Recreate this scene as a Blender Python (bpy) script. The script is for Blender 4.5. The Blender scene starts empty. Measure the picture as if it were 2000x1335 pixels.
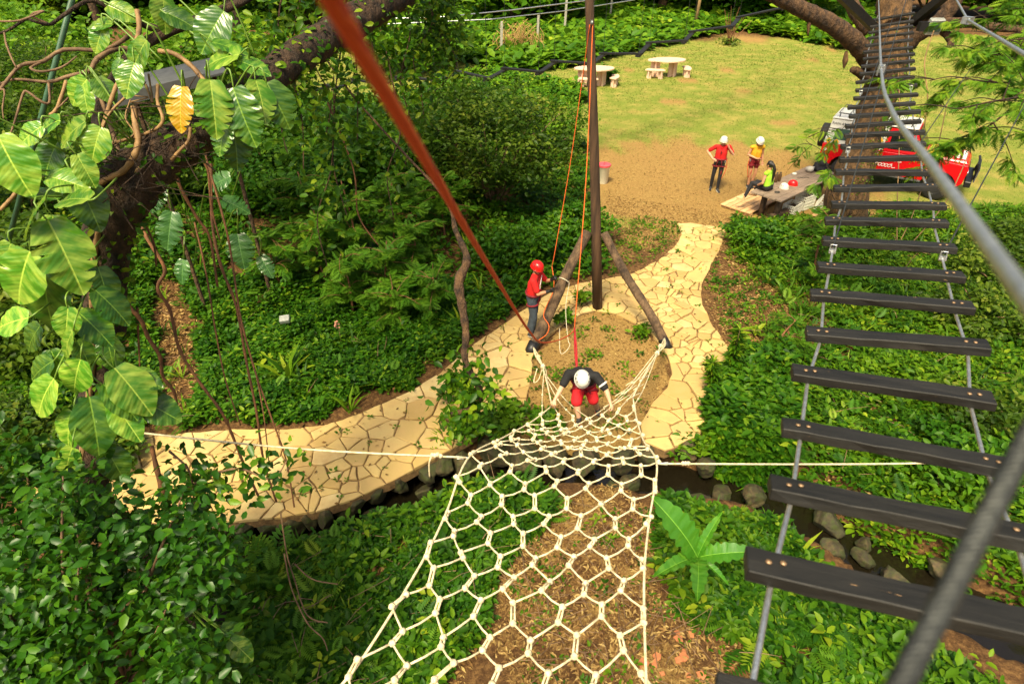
import bpy, bmesh, math, random
import numpy as np
from mathutils import Vector, Matrix

random.seed(11)
RG = np.random.default_rng(11)
SC = bpy.context.scene
COL = SC.collection

# ------------------------------------------------------------------ camera, sky, sun, exposure
FPX = 1200.0                       # focal length in pixels of a 2000 px wide frame
PITCH = math.radians(35.0)
CAMZ = 7.4
cd = bpy.data.cameras.new('camera')
cam = bpy.data.objects.new('camera', cd)
COL.objects.link(cam)
cd.sensor_width = 36.0
cd.lens = 36.0 * FPX / 2000.0
cd.clip_start = 0.05
cd.clip_end = 600.0
cam.location = (0, 0, CAMZ)
cam.rotation_euler = (math.pi / 2 - PITCH, 0, 0)
cd.dof.use_dof = True
cd.dof.focus_distance = 8.0
cd.dof.aperture_fstop = 2.8
SC.camera = cam

SUN_EL = math.radians(58)
SUN_AZ = math.radians(205)          # compass direction the sun stands in (0 = +Y, clockwise)
w = bpy.data.worlds.new('World')
SC.world = w
w.use_nodes = True
nt = w.node_tree
sky = nt.nodes.new('ShaderNodeTexSky')
sky.sky_type = 'NISHITA'
sky.sun_disc = False
sky.sun_elevation = SUN_EL
sky.sun_rotation = SUN_AZ
sky.dust_density = 8.0
sky.air_density = 1.0
sky.ozone_density = 0.6
bg = nt.nodes['Background']
bg.inputs['Strength'].default_value = 0.115
nt.links.new(sky.outputs[0], bg.inputs[0])
ld = bpy.data.lights.new('sun', 'SUN')
ld.energy = 4.2
ld.angle = math.radians(14.0)
ld.color = (1.0, 0.87, 0.56)
sun = bpy.data.objects.new('sun', ld)
COL.objects.link(sun)
sdir = Vector((math.sin(SUN_AZ) * math.cos(SUN_EL), math.cos(SUN_AZ) * math.cos(SUN_EL), math.sin(SUN_EL)))
sun.rotation_euler = sdir.to_track_quat('Z', 'Y').to_euler()
sun.location = (0, 0, 30)
SC.view_settings.view_transform = 'Standard'
SC.view_settings.look = 'None'
SC.view_settings.exposure = 0.68
SC.view_settings.gamma = 1.0
SC.render.engine = 'CYCLES'
SC.cycles.max_bounces = 6
SC.cycles.diffuse_bounces = 3
SC.cycles.glossy_bounces = 2
SC.cycles.transmission_bounces = 4
SC.cycles.transparent_max_bounces = 4
SC.cycles.use_denoising = True
SC.cycles.caustics_reflective = False
SC.cycles.caustics_refractive = False

# ------------------------------------------------------------------ helpers: rays, terrain
CT, ST = math.cos(PITCH), math.sin(PITCH)
def ray(u, v):
    x = (u - 1000) / FPX; y = (v - 667.5) / FPX
    return Vector((x, CT - ST * y, -ST - CT * y))
def P(u, v, d):
    return Vector((0, 0, CAMZ)) + ray(u, v) * d
def PY(u, v, Y):
    r = ray(u, v); return P(u, v, Y / r.y)
def PZ(u, v, z):
    r = ray(u, v); return P(u, v, (z - CAMZ) / r.z)
def sst(a, b, x):
    t = np.clip((x - a) / (b - a), 0, 1); return t * t * (3 - 2 * t)
def n2(x, y, f=1.0, s=0.0):
    return (np.sin(x * f * 1.7 + 3 * np.sin(y * f * .9 + s) + s) + np.sin(y * f * 2.1 + 2.3 * np.sin(x * f * 1.3 - s) + 1.7 * s)
            + .6 * np.sin((x + y) * f * 3.9 + s * 2) + .6 * np.sin((x - y) * f * 4.3 - s)) / 3.2
def poly_ground(pts, z=0.0):
    return np.array([[PZ(u, v, z).x, PZ(u, v, z).y] for u, v in pts])
STREAM = poly_ground([(-350, 1330), (0, 1220), (220, 1150), (420, 1085), (600, 1030), (730, 985), (860, 948), (1000, 928), (1130, 924), (1260, 938),
                      (1400, 955), (1520, 985), (1610, 1040), (1720, 1105), (1850, 1180), (2100, 1300), (2400, 1450)], -0.5)
def seg_dist(x, y, line):
    d = np.full(np.shape(x), 1e9)
    for (ax, ay), (bx, by) in zip(line[:-1], line[1:]):
        dx, dy = bx - ax, by - ay
        t = np.clip(((x - ax) * dx + (y - ay) * dy) / (dx * dx + dy * dy), 0, 1)
        d = np.minimum(d, np.hypot(x - ax - t * dx, y - ay - t * dy))
    return d
def hgt(x, y):
    x = np.asarray(x, float); y = np.asarray(y, float)
    d = seg_dist(x, y, STREAM)
    bed = 1 - sst(.36, .68, d + .08 * n2(x, y, 2.0))
    h = .022 * n2(x, y, 1.3, 2.) - .62 * bed
    rise = sst(0, 7, y - (9.9 + .6 * (x + 6))) * sst(-1.5, 1.5, -x) * (1 - sst(24, 33, y))
    h = h + 1.0 * rise
    near = (1 - sst(4.8, 6.6, y)) * .12
    return h - near
def hz(x, y): return float(hgt(np.array([x]), np.array([y]))[0])
def G(u, v):
    r = ray(u, v); t = 1.0
    lo = None
    for i in range(900):
        p = Vector((0, 0, CAMZ)) + r * t
        if p.z < hz(p.x, p.y): break
        lo = t; t *= 1.01
    hi = t
    for i in range(14):
        m = (lo + hi) / 2; p = Vector((0, 0, CAMZ)) + r * m
        if p.z < hz(p.x, p.y): hi = m
        else: lo = m
    return Vector((0, 0, CAMZ)) + r * hi
def inside(px, py, poly):
    c = np.zeros(np.shape(px), bool); n = len(poly)
    for i in range(n):
        x1, y1 = poly[i]; x2, y2 = poly[(i + 1) % n]
        k = ((y1 > py) != (y2 > py)) & (px < (x2 - x1) * (py - y1) / (y2 - y1 + 1e-12) + x1)
        c ^= k
    return c
def spline(pts, n=6):
    pts = [Vector(p) for p in pts]; out = []
    for i in range(len(pts) - 1):
        p0 = pts[max(i - 1, 0)]; p1 = pts[i]; p2 = pts[i + 1]; p3 = pts[min(i + 2, len(pts) - 1)]
        for k in range(n):
            t = k / n
            out.append(.5 * ((2 * p1) + (p2 - p0) * t + (2 * p0 - 5 * p1 + 4 * p2 - p3) * t * t + (3 * p1 - p0 - 3 * p2 + p3) * t ** 3))
    out.append(pts[-1]); return out
def lerp(a, b, t): return a + (b - a) * t

# ------------------------------------------------------------------ helpers: mesh builder and things
ORIG = {}
class MB:
    def __init__(s): s.v = []; s.f = []
    def add(s, vs, fs):
        o = len(s.v); s.v += [tuple(p) for p in vs]; s.f += [tuple(i + o for i in f) for f in fs]; return s
    def tube(s, pts, rad, n=7, cap=True, tw=0.):
        pts = [Vector(p) for p in pts]; N = len(pts)
        if not hasattr(rad, '__len__'): rad = [rad] * N
        if len(rad) != N: rad = list(np.interp(np.linspace(0, 1, N), np.linspace(0, 1, len(rad)), rad))
        vs = []; up = None
        for i, p in enumerate(pts):
            d = (pts[min(i + 1, N - 1)] - pts[max(i - 1, 0)])
            d = d.normalized() if d.length > 1e-9 else Vector((0, 0, 1))
            if up is None:
                up = Vector((0, 0, 1)) if abs(d.z) < .9 else Vector((1, 0, 0))
            a = d.cross(up).normalized(); b = a.cross(d).normalized(); up = b
            for k in range(n):
                q = 2 * math.pi * k / n + tw * i
                vs.append(p + (a * math.cos(q) + b * math.sin(q)) * rad[i])
        fs = [(i * n + k, i * n + (k + 1) % n, (i + 1) * n + (k + 1) % n, (i + 1) * n + k) for i in range(N - 1) for k in range(n)]
        if cap:
            fs.append(tuple(range(n - 1, -1, -1))); fs.append(tuple((N - 1) * n + k for k in range(n)))
        return s.add(vs, fs)
    def box(s, c, size, rot=None, bev=0.0):
        c = Vector(c); hx, hy, hz_ = [q / 2 for q in size]
        M = rot if rot is not None else Matrix.Identity(3)
        if bev <= 0:
            vs = [M @ Vector((x * hx, y * hy, z * hz_)) + c for z in (-1, 1) for y in (-1, 1) for x in (-1, 1)]
            return s.add(vs, [(0, 2, 3, 1), (4, 5, 7, 6), (0, 1, 5, 4), (2, 6, 7, 3), (0, 4, 6, 2), (1, 3, 7, 5)])
        bm = bmesh.new(); bmesh.ops.create_cube(bm, size=1.0)
        for v in bm.verts: v.co = Vector((v.co.x * hx * 2, v.co.y * hy * 2, v.co.z * hz_ * 2))
        bmesh.ops.bevel(bm, geom=list(bm.edges), offset=bev, segments=1, affect='EDGES')
        bm.verts.index_update()
        s.add([M @ v.co + c for v in bm.verts], [[v.index for v in f.verts] for f in bm.faces]); bm.free(); return s
    def ell(s, c, r, rot=None, nu=10, nv=7, jit=0.0):
        c = Vector(c); M = rot if rot is not None else Matrix.Identity(3); vs = []; fs = []
        if not hasattr(r, '__len__'): r = (r, r, r)
        for j in range(1, nv):
            t = math.pi * j / nv
            for i in range(nu):
                p = 2 * math.pi * i / nu; k = 1 + jit * random.uniform(-1, 1)
                vs.append(M @ Vector((r[0] * k * math.sin(t) * math.cos(p), r[1] * k * math.sin(t) * math.sin(p), r[2] * k * math.cos(t))) + c)
        o = len(vs); vs += [M @ Vector((0, 0, r[2])) + c, M @ Vector((0, 0, -r[2])) + c]
        for j in range(nv - 2):
            for i in range(nu):
                fs.append((j * nu + i, (j + 1) * nu + i, (j + 1) * nu + (i + 1) % nu, j * nu + (i + 1) % nu))
        for i in range(nu):
            fs.append((o, i, (i + 1) % nu)); fs.append((o + 1, (nv - 2) * nu + (i + 1) % nu, (nv - 2) * nu + i))
        return s.add(vs, fs)
    def cap(s, p0, r0, p1, r1, n=10):
        p0 = Vector(p0); p1 = Vector(p1); d = p1 - p0; L = max(d.length, 1e-6); d = d / L
        pts = []; rr = []
        for k in range(4):
            a = math.pi / 2 * (1 - k / 4); pts.append(p0 - d * r0 * math.sin(a)); rr.append(max(r0 * math.cos(a), 1e-4))
        for t in (0, .5, 1): pts.append(p0.lerp(p1, t)); rr.append(lerp(r0, r1, t))
        for k in range(1, 5):
            a = math.pi / 2 * k / 4; pts.append(p1 + d * r1 * math.sin(a)); rr.append(max(r1 * math.cos(a), 1e-4))
        return s.tube(pts, rr, n)
    def prism(s, pts, vec):
        pts = [Vector(p) for p in pts]; vec = Vector(vec); n = len(pts)
        return s.add(pts + [p + vec for p in pts], [tuple(range(n - 1, -1, -1)), tuple(range(n, 2 * n))] + [(i, (i + 1) % n, n + (i + 1) % n, n + i) for i in range(n)])
    def lathe(s, prof, c=(0, 0, 0), n=16, rot=None, capb=True):
        c = Vector(c); M = rot if rot is not None else Matrix.Identity(3); N = len(prof)
        vs = [M @ Vector((r * math.cos(2 * math.pi * k / n), r * math.sin(2 * math.pi * k / n), z)) + c for r, z in prof for k in range(n)]
        fs = [(i * n + k, i * n + (k + 1) % n, (i + 1) * n + (k + 1) % n, (i + 1) * n + k) for i in range(N - 1) for k in range(n)]
        if capb: fs += [tuple(range(n - 1, -1, -1)), tuple((N - 1) * n + k for k in range(n))]
        return s.add(vs, fs)
    def build(s, name, mat, parent=None, local=False, smooth=False, bevel=0.0):
        me = bpy.data.meshes.new(name); v = s.v
        o = ORIG.get(parent.name, Vector()) if (parent is not None and not local) else Vector()
        me.from_pydata([(p[0] - o.x, p[1] - o.y, p[2] - o.z) for p in v], [], s.f)
        if smooth: me.polygons.foreach_set('use_smooth', [True] * len(me.polygons))
        me.materials.append(mat); me.validate(); me.update()
        ob = bpy.data.objects.new(name, me); COL.objects.link(ob)
        if parent is not None: ob.parent = parent; ORIG[ob.name] = o
        if bevel > 0:
            m = ob.modifiers.new('bevel', 'BEVEL'); m.width = bevel; m.segments = 1; m.limit_method = 'ANGLE'
        return ob
    def thing(s, name, mat, label, cat, group=None, base=None, smooth=False, bevel=0.0):
        vs = np.array(s.v)
        b = Vector(base) if base is not None else Vector((vs[:, 0].mean(), vs[:, 1].mean(), vs[:, 2].min()))
        s.v = [tuple(p) for p in (vs - np.array(b))]
        ob = s.build(name, mat, None, True, smooth, bevel); ob.location = b; ORIG[ob.name] = b
        return tag(ob, label, cat, group)
def tag(o, label=None, cat=None, group=None, kind=None):
    if label: o['label'] = label
    if cat: o['category'] = cat
    if group: o['group'] = group
    if kind: o['kind'] = kind
    return o
def thing(name, label, cat, loc=(0, 0, 0), group=None, rz=0.):
    o = bpy.data.objects.new(name, None); COL.objects.link(o); o.empty_display_size = .2
    o.location = loc; o.rotation_euler = (0, 0, rz); ORIG[o.name] = Vector(loc)
    return tag(o, label, cat, group)
def copy_of(o, parent, loc=None):
    c = o.copy(); COL.objects.link(c); c.parent = parent
    if loc is not None: c.location = loc
    return c
def copy_tree(o, parent=None):
    c = o.copy(); COL.objects.link(c); c.parent = parent
    for ch in o.children: copy_tree(ch, c)
    return c
def RX(a): return Matrix.Rotation(a, 3, 'X')
def RY(a): return Matrix.Rotation(a, 3, 'Y')
def RZ(a): return Matrix.Rotation(a, 3, 'Z')
def frame(d, up=(0, 0, 1)):
    """3x3 with columns x = d, z close to up"""
    d = Vector(d).normalized(); u = Vector(up)
    s = u.cross(d)
    s = s.normalized() if s.length > 1e-6 else Vector((0, 1, 0))
    u = d.cross(s); return Matrix((d, s, u)).transposed()

# ------------------------------------------------------------------ materials
def newmat(name):
    m = bpy.data.materials.new(name); m.use_nodes = True
    t = m.node_tree; return m, t, t.nodes['Principled BSDF'], t.nodes, t.links
def noise(N, L, co, scale, detail=4, rough=.6):
    n = N.new('ShaderNodeTexNoise'); n.inputs['Scale'].default_value = scale
    n.inputs['Detail'].default_value = detail; n.inputs['Roughness'].default_value = rough
    L.new(co, n.inputs['Vector']); return n.outputs[0]
def ramp(N, L, fac, stops, interp='LINEAR'):
    r = N.new('ShaderNodeValToRGB'); r.color_ramp.interpolation = interp
    e = r.color_ramp.elements
    while len(e) < len(stops): e.new(.5)
    for q, (p, c) in zip(e, stops): q.position = p; q.color = (*c, 1) if len(c) == 3 else c
    L.new(fac, r.inputs[0]); return r.outputs[0]
def mix(N, L, fac, a, b, mode='MIX'):
    m = N.new('ShaderNodeMix'); m.data_type = 'RGBA'; m.blend_type = mode
    for sock, val in ((m.inputs[0], fac), (m.inputs[6], a), (m.inputs[7], b)):
        if hasattr(val, 'is_output'): L.new(val, sock)
        elif hasattr(val, '__len__'): sock.default_value = (*val, 1)
        else: sock.default_value = val
    return m.outputs[2]
def bump(N, L, h, bsdf, strength=.4, dist=.02):
    b = N.new('ShaderNodeBump'); b.inputs['Strength'].default_value = strength; b.inputs['Distance'].default_value = dist
    L.new(h, b.inputs['Height']); L.new(b.outputs[0], bsdf.inputs['Normal'])
def pm(name, c1, c2=None, scale=6., rough=.6, bmp=.0, metal=0., bscale=None, stretch=None, rnd=0.0, spec=.5, bdist=.02):
    m, t, B, N, L = newmat(name)
    tc = N.new('ShaderNodeTexCoord'); co = tc.outputs['Object']
    if stretch:
        mp = N.new('ShaderNodeMapping'); mp.inputs['Scale'].default_value = stretch; L.new(co, mp.inputs[0]); co = mp.outputs[0]
    c2 = c2 or tuple(x * .75 for x in c1)
    f = noise(N, L, co, scale)
    col = ramp(N, L, f, [(.32, c2), (.68, c1)])
    if rnd:
        oi = N.new('ShaderNodeObjectInfo'); hs = N.new('ShaderNodeHueSaturation')
        mr = N.new('ShaderNodeMapRange'); mr.inputs[3].default_value = 1 - rnd; mr.inputs[4].default_value = 1 + rnd
        L.new(oi.outputs['Random'], mr.inputs[0]); L.new(mr.outputs[0], hs.inputs['Value']); L.new(col, hs.inputs['Color']); col = hs.outputs[0]
    L.new(col, B.inputs['Base Color']); B.inputs['Roughness'].default_value = rough; B.inputs['Metallic'].default_value = metal
    B.inputs['Specular IOR Level'].default_value = spec
    if bmp: bump(N, L, noise(N, L, co, bscale or scale * 3, 5), B, bmp, bdist)
    return m
def leafmat(name, stops, rough=.4, trans=.3, tcol=(.16, .32, .02), spec=.2, veins=False, dim=.95):
    m, t, B, N, L = newmat(name)
    a = N.new('ShaderNodeAttribute'); a.attribute_name = 'rnd'
    col = ramp(N, L, a.outputs['Fac'], [(p_, tuple(x * dim for x in c_)) for p_, c_ in stops])
    tc = N.new('ShaderNodeTexCoord')
    col = mix(N, L, noise(N, L, tc.outputs['Object'], 9., 2), col, mix(N, L, .5, col, (.0, .0, .0)), 'MIX') if not veins else col
    L.new(col, B.inputs['Base Color']); B.inputs['Roughness'].default_value = rough; B.inputs['Specular IOR Level'].default_value = spec
    tr = N.new('ShaderNodeBsdfTranslucent'); L.new(mix(N, L, .5, col, tcol), tr.inputs[0])
    ms = N.new('ShaderNodeMixShader'); ms.inputs[0].default_value = trans
    L.new(B.outputs[0], ms.inputs[1]); L.new(tr.outputs[0], ms.inputs[2]); L.new(ms.outputs[0], N['Material Output'].inputs[0])
    return m
M = {}
M['bark'] = pm('bark', (.14, .075, .032), (.022, .013, .008), 9, .9, 1., stretch=(1, 1, .5), bscale=16, bdist=.10)
M['bark_red'] = pm('bark_red', (.19, .10, .035), (.032, .019, .009), 8, .9, 1., stretch=(1, 1, .35), bscale=12, bdist=.12)
M['bark_dark'] = pm('bark_dark', (.075, .04, .018), (.011, .007, .004), 10, .9, 1., stretch=(1, 1, .5), bscale=18, bdist=.10)
M['pole'] = pm('pole', (.13, .07, .035), (.035, .02, .011), 7, .85, .6, stretch=(1.5, 1.5, .12), bscale=20)
M['log'] = pm('log', (.17, .105, .055), (.028, .017, .010), 7, .9, 1., stretch=(1, 1, .5), bscale=18, bdist=.05)
M['tan_root'] = pm('tan_root', (.34, .20, .075), (.13, .07, .025), 9, .7, .4, stretch=(1, 1, .4))
M['twig'] = pm('twig', (.25, .15, .075), (.09, .05, .025), 9, .8, .3)
M['red_twig'] = pm('red_twig', (.24, .10, .035), (.10, .045, .018), 9, .8, .3)
def plank_mat():
    m, t, B, N, L = newmat('black_plank')
    tc = N.new('ShaderNodeTexCoord'); mp = N.new('ShaderNodeMapping'); mp.inputs['Scale'].default_value = (.8, 7, 7); L.new(tc.outputs['Object'], mp.inputs[0])
    oi = N.new('ShaderNodeObjectInfo'); ad = N.new('ShaderNodeVectorMath'); ad.operation = 'ADD'
    cx = N.new('ShaderNodeCombineXYZ'); mu = N.new('ShaderNodeMath'); mu.operation = 'MULTIPLY'; mu.inputs[1].default_value = 40; L.new(oi.outputs['Random'], mu.inputs[0]); L.new(mu.outputs[0], cx.inputs[0]); L.new(mu.outputs[0], cx.inputs[1])
    L.new(mp.outputs[0], ad.inputs[0]); L.new(cx.outputs[0], ad.inputs[1]); co = ad.outputs[0]
    f = noise(N, L, co, 3, 6, .7)
    col = ramp(N, L, f, [(.35, (.008, .008, .007)), (.62, (.020, .019, .016)), (.75, (.034, .031, .025))])
    g = noise(N, L, co, 9, 5, .7)
    col = mix(N, L, ramp(N, L, g, [(.69, (0, 0, 0)), (.72, (1, 1, 1))]), col, (.34, .21, .10))
    L.new(col, B.inputs['Base Color']); B.inputs['Roughness'].default_value = .55; B.inputs['Specular IOR Level'].default_value = .3; bump(N, L, f, B, .5, .012)
    return m
M['plank'] = plank_mat()
M['steel'] = pm('steel', (.66, .68, .66), (.42, .44, .43), 30, .38, .3, metal=.85)
M['dark_steel'] = pm('dark_steel', (.07, .075, .07), (.035, .038, .035), 30, .5, .3, metal=.6)
M['wire'] = pm('wire', (.42, .43, .42), None, 30, .45, 0, metal=.6)
M['bolt'] = pm('bolt', (.34, .22, .12), (.20, .12, .06), 40, .45, 0, metal=.4)
M['black'] = pm('black', (.012, .012, .012), None, 20, .45)
M['rubber'] = pm('rubber', (.018, .018, .018), (.010, .010, .010), 30, .75, .3)
M['net'] = pm('net', (.80, .71, .46), (.48, .39, .22), 22, .8, .4)
def rope_mat(name, c1, c2):
    m, t, B, N, L = newmat(name)
    tc = N.new('ShaderNodeTexCoord'); wv = N.new('ShaderNodeTexWave'); wv.inputs['Scale'].default_value = 55; wv.inputs['Distortion'].default_value = 2
    L.new(tc.outputs['Object'], wv.inputs[0]); col = ramp(N, L, wv.outputs[0], [(.2, c2), (.7, c1)])
    L.new(col, B.inputs['Base Color']); B.inputs['Roughness'].default_value = .85; bump(N, L, wv.outputs[0], B, .5, .004); return m
M['orange'] = rope_mat('orange_rope', (.82, .17, .02), (.52, .06, .008))
M['orange_near'] = rope_mat('orange_rope_weathered', (.85, .14, .02), (.60, .05, .008))
M['redstrap'] = pm('red_strap', (.42, .008, .012), (.25, .004, .008), 30, .7)
M['white_rope'] = pm('white_rope', (.72, .66, .5), (.5, .44, .3), 60, .8)
M['stone_tbl'] = pm('pink_granite', (.80, .58, .42), (.60, .37, .25), 40, .6, .3)
M['concrete'] = pm('concrete', (.42, .40, .33), (.27, .25, .19), 12, .9, .4)
M['oldwood'] = pm('old_wood', (.29, .215, .15), (.12, .085, .06), 6, .8, .6, stretch=(.6, 8, 8), bscale=12, rnd=.25)
M['newwood'] = pm('pallet_wood', (.66, .42, .20), (.46, .26, .11), 6, .75, .4, stretch=(.6, 8, 8), rnd=.18)
M['crate'] = pm('crate_plastic', (.80, .80, .70), (.62, .62, .52), 8, .5)
M['skin'] = pm('skin', (.52, .27, .15), (.44, .21, .11), 9, .5, spec=.35)
M['skin_pale'] = pm('skin_pale', (.62, .37, .23), (.54, .30, .18), 9, .5, spec=.35)
M['hair'] = pm('hair', (.014, .010, .008), (.006, .005, .004), 40, .4, .4)
M['tee_red'] = pm('red_tee', (.62, .010, .008), (.48, .006, .006), 8, .85, .3)
M['tee_black'] = pm('black_tee', (.010, .010, .011), (.006, .006, .007), 8, .85, .3)
M['top_yellow'] = pm('yellow_top', (.72, .36, .010), (.60, .28, .008), 8, .85, .3)
M['top_green'] = pm('green_top', (.34, .66, .03), (.25, .52, .02), 8, .85, .3)
M['jeans'] = pm('jeans', (.055, .075, .095), (.03, .04, .055), 12, .9, .3)
M['leggings'] = pm('leggings', (.014, .013, .016), (.008, .008, .010), 12, .8, .2)
M['shorts_red'] = pm('red_shorts', (.60, .008, .014), (.46, .005, .010), 8, .85, .3)
M['harness'] = pm('harness_red', (.26, .008, .016), (.12, .005, .010), 20, .7)
M['helmet_white'] = pm('white_helmet', (.66, .65, .58), (.60, .59, .52), 6, .3)
M['helmet_red'] = pm('red_helmet', (.62, .014, .012), (.54, .010, .010), 6, .25)
M['shoe_dark'] = pm('dark_shoe', (.035, .035, .035), (.02, .02, .02), 10, .7)
M['shoe_white'] = pm('white_sole', (.72, .68, .6), None, 10, .7)
M['shoe_tan'] = pm('tan_shoe', (.70, .46, .24), (.58, .34, .16), 10, .7)
M['car_red'] = pm('car_red', (.58, .006, .010), (.54, .005, .009), 3, .22)
M['car_white'] = pm('car_white', (.66, .66, .60), (.60, .60, .53), 3, .3)
M['glass'] = pm('dark_glass', (.012, .016, .015), None, 3, .06)
M['sky_glass'] = pm('tinted_glass', (.05, .09, .075), None, 3, .05)
M['chrome'] = pm('chrome', (.6, .6, .58), None, 3, .2, metal=1.)
M['decal_white'] = pm('decal_white', (.85, .80, .74), None, 10, .5)
M['decal_yellow'] = pm('decal_yellow', (.80, .42, .01), None, 10, .5)
M['bucket'] = pm('bucket', (.74, .72, .58), (.62, .60, .46), 5, .5)
M['lid_red'] = pm('lid_red', (.70, .10, .12), (.60, .06, .08), 8, .45)
M['grey_metal'] = pm('grey_metal', (.10, .103, .10), (.07, .073, .07), 8, .6)
M['lamp'] = pm('lamp_case', (.45, .47, .42), (.33, .35, .3), 10, .4, metal=.4)
M['green_pole'] = pm('green_paint', (.05, .13, .07), (.03, .08, .04), 10, .5)
M['terracotta'] = pm('terracotta', (.52, .20, .075), (.38, .13, .05), 9, .85, .4, rnd=.2)
M['dry'] = pm('dry_straw', (.52, .33, .11), (.30, .17, .05), 14, .9, rnd=.2)
M['flower'] = pm('dry_flower', (.62, .30, .20), (.42, .2, .1), 20, .9)

G_ = lambda a, b, c: (a, b, c)
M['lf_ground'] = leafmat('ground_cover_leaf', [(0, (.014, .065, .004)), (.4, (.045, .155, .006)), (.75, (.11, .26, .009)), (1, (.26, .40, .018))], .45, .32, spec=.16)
M['lf_ground_b'] = leafmat('pale_cover_leaf', [(0, (.022, .085, .004)), (.4, (.075, .20, .006)), (.75, (.17, .32, .010)), (1, (.36, .46, .022))], .48, .35, spec=.16)  # leaf colour paler and yellower than the other ground cover
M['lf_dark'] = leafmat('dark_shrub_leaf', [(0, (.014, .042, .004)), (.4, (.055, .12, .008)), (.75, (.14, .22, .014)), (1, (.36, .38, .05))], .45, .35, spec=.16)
M['lf_fern'] = leafmat('feathery_leaf', [(0, (.03, .12, .006)), (.4, (.085, .25, .014)), (.75, (.18, .37, .020)), (1, (.38, .54, .03))], .5, .4)
M['lf_gloss'] = leafmat('glossy_leaf', [(0, (.010, .055, .003)), (.4, (.035, .14, .005)), (.75, (.10, .26, .009)), (1, (.25, .43, .018))], .38, .3, spec=.32)
M['lf_vine'] = leafmat('vine_leaf', [(0, (.016, .07, .004)), (.4, (.055, .17, .006)), (.75, (.14, .30, .010)), (1, (.34, .47, .02))], .4, .4)
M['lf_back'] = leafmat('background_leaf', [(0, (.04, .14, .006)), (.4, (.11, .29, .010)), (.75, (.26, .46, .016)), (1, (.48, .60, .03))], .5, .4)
M['lf_litter'] = leafmat('leaf_litter', [(0, (.10, .05, .018)), (.4, (.26, .14, .045)), (.75, (.45, .28, .09)), (1, (.62, .44, .16))], .8, .1, (.4, .25, .06))
M['lf_lawn'] = leafmat('lawn_blade', [(0, (.065, .125, .014)), (.35, (.14, .215, .024)), (.7, (.26, .29, .05)), (1, (.44, .37, .11))], .6, .25, (.3, .34, .06), dim=1.)

# ------------------------------------------------------------------ leaf clouds
def arr(*r): return np.array(r, float)
T_DIA = (arr((0, 0, 0), (.45, .28, .06), (1, 0, -.10), (.45, -.28, .06)), [(0, 2, 1), (0, 3, 2)])
T_OVAL = (arr((0, 0, 0), (.28, .25, .07), (.68, .21, .03), (1, 0, -.16), (.68, -.21, .03), (.28, -.25, .07), (.5, 0, -.01)), [(0, 6, 2, 1), (6, 3, 2), (0, 5, 4, 6), (6, 4, 3)])
T_BLADE = (arr((0, .035, 0), (0, -.035, 0), (.55, .04, .05), (.55, -.04, .05), (1, 0, -.15)), [(0, 1, 3, 2), (2, 3, 4)])
def _pinn(n=9, w=.34):
    v = []; f = []
    v += [(0, .008, 0), (0, -.008, 0), (1, 0, -.16)]; f.append((0, 1, 2))
    for i in range(n):
        t = .10 + .88 * i / n; L = w * math.sin(math.pi * (.18 + .80 * t)) + .03; z = -.16 * t * t; g = .056
        for s in (1, -1):
            o = len(v); v += [(t, 0, z), (t + .10 + g, s * L * .55, z + .01), (t + .14, s * L, z - .05), (t + .10 - g, s * L * .55, z + .01)]
            f.append((o, o + 1, o + 2, o + 3))
    return arr(*v), f
T_PINN = _pinn()
def leaves(name, pos, ax, nrm, L, tmpl, mat, parent=None, rnd=None, wid=1.0, kind=None):
    tv, tf = tmpl; pos = np.asarray(pos, float); n = len(pos); k = len(tv)
    ax = np.asarray(ax, float); ax = ax / (np.linalg.norm(ax, axis=1, keepdims=True) + 1e-9)
    nrm = np.asarray(nrm, float); sd = np.cross(nrm, ax); sd /= (np.linalg.norm(sd, axis=1, keepdims=True) + 1e-9); up = np.cross(ax, sd)
    L = np.asarray(L, float)[:, None, None]
    o = ORIG.get(parent.name, Vector()) if parent is not None else Vector()
    V = pos[:, None, :] - np.array(o)[None, None] + L * (tv[None, :, 0:1] * ax[:, None] + wid * tv[None, :, 1:2] * sd[:, None] + tv[None, :, 2:3] * up[:, None])
    V = V.reshape(-1, 3)
    me = bpy.data.meshes.new(name)
    tot = np.array([len(f) for f in tf]); idx = np.concatenate([np.array(f) for f in tf])
    loops = (idx[None] + (np.arange(n) * k)[:, None]).reshape(-1)
    tots = np.tile(tot, n); starts = np.concatenate([[0], np.cumsum(tots)[:-1]])
    me.vertices.add(n * k); me.vertices.foreach_set('co', V.reshape(-1).astype(np.float32))
    me.loops.add(len(loops)); me.loops.foreach_set('vertex_index', loops.astype(np.int32))
    me.polygons.add(len(tots)); me.polygons.foreach_set('loop_start', starts.astype(np.int32))
    try: me.polygons.foreach_set('loop_total', tots.astype(np.int32))
    except Exception: pass
    if rnd is None: rnd = RG.random(n)
    at = me.attributes.new('rnd', 'FLOAT', 'POINT'); at.data.foreach_set('value', np.repeat(np.clip(rnd, 0, 1), k).astype(np.float32))
    me.materials.append(mat); me.update(calc_edges=True)
    ob = bpy.data.objects.new(name, me); COL.objects.link(ob)
    if parent is not None: ob.parent = parent; ORIG[ob.name] = o
    if kind: ob['kind'] = kind
    return ob
def rand_dirs(n, zlo=-.4, zhi=.9):
    a = RG.random(n) * 2 * np.pi; z = RG.uniform(zlo, zhi, n); r = np.sqrt(np.maximum(1 - z * z, 0.05)); return np.stack([r * np.cos(a), r * np.sin(a), z], 1)
def up_normals(n, spread=.6):
    v = RG.normal(0, spread, (n, 3)); v[:, 2] = 1; return v / np.linalg.norm(v, axis=1, keepdims=True)
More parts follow.
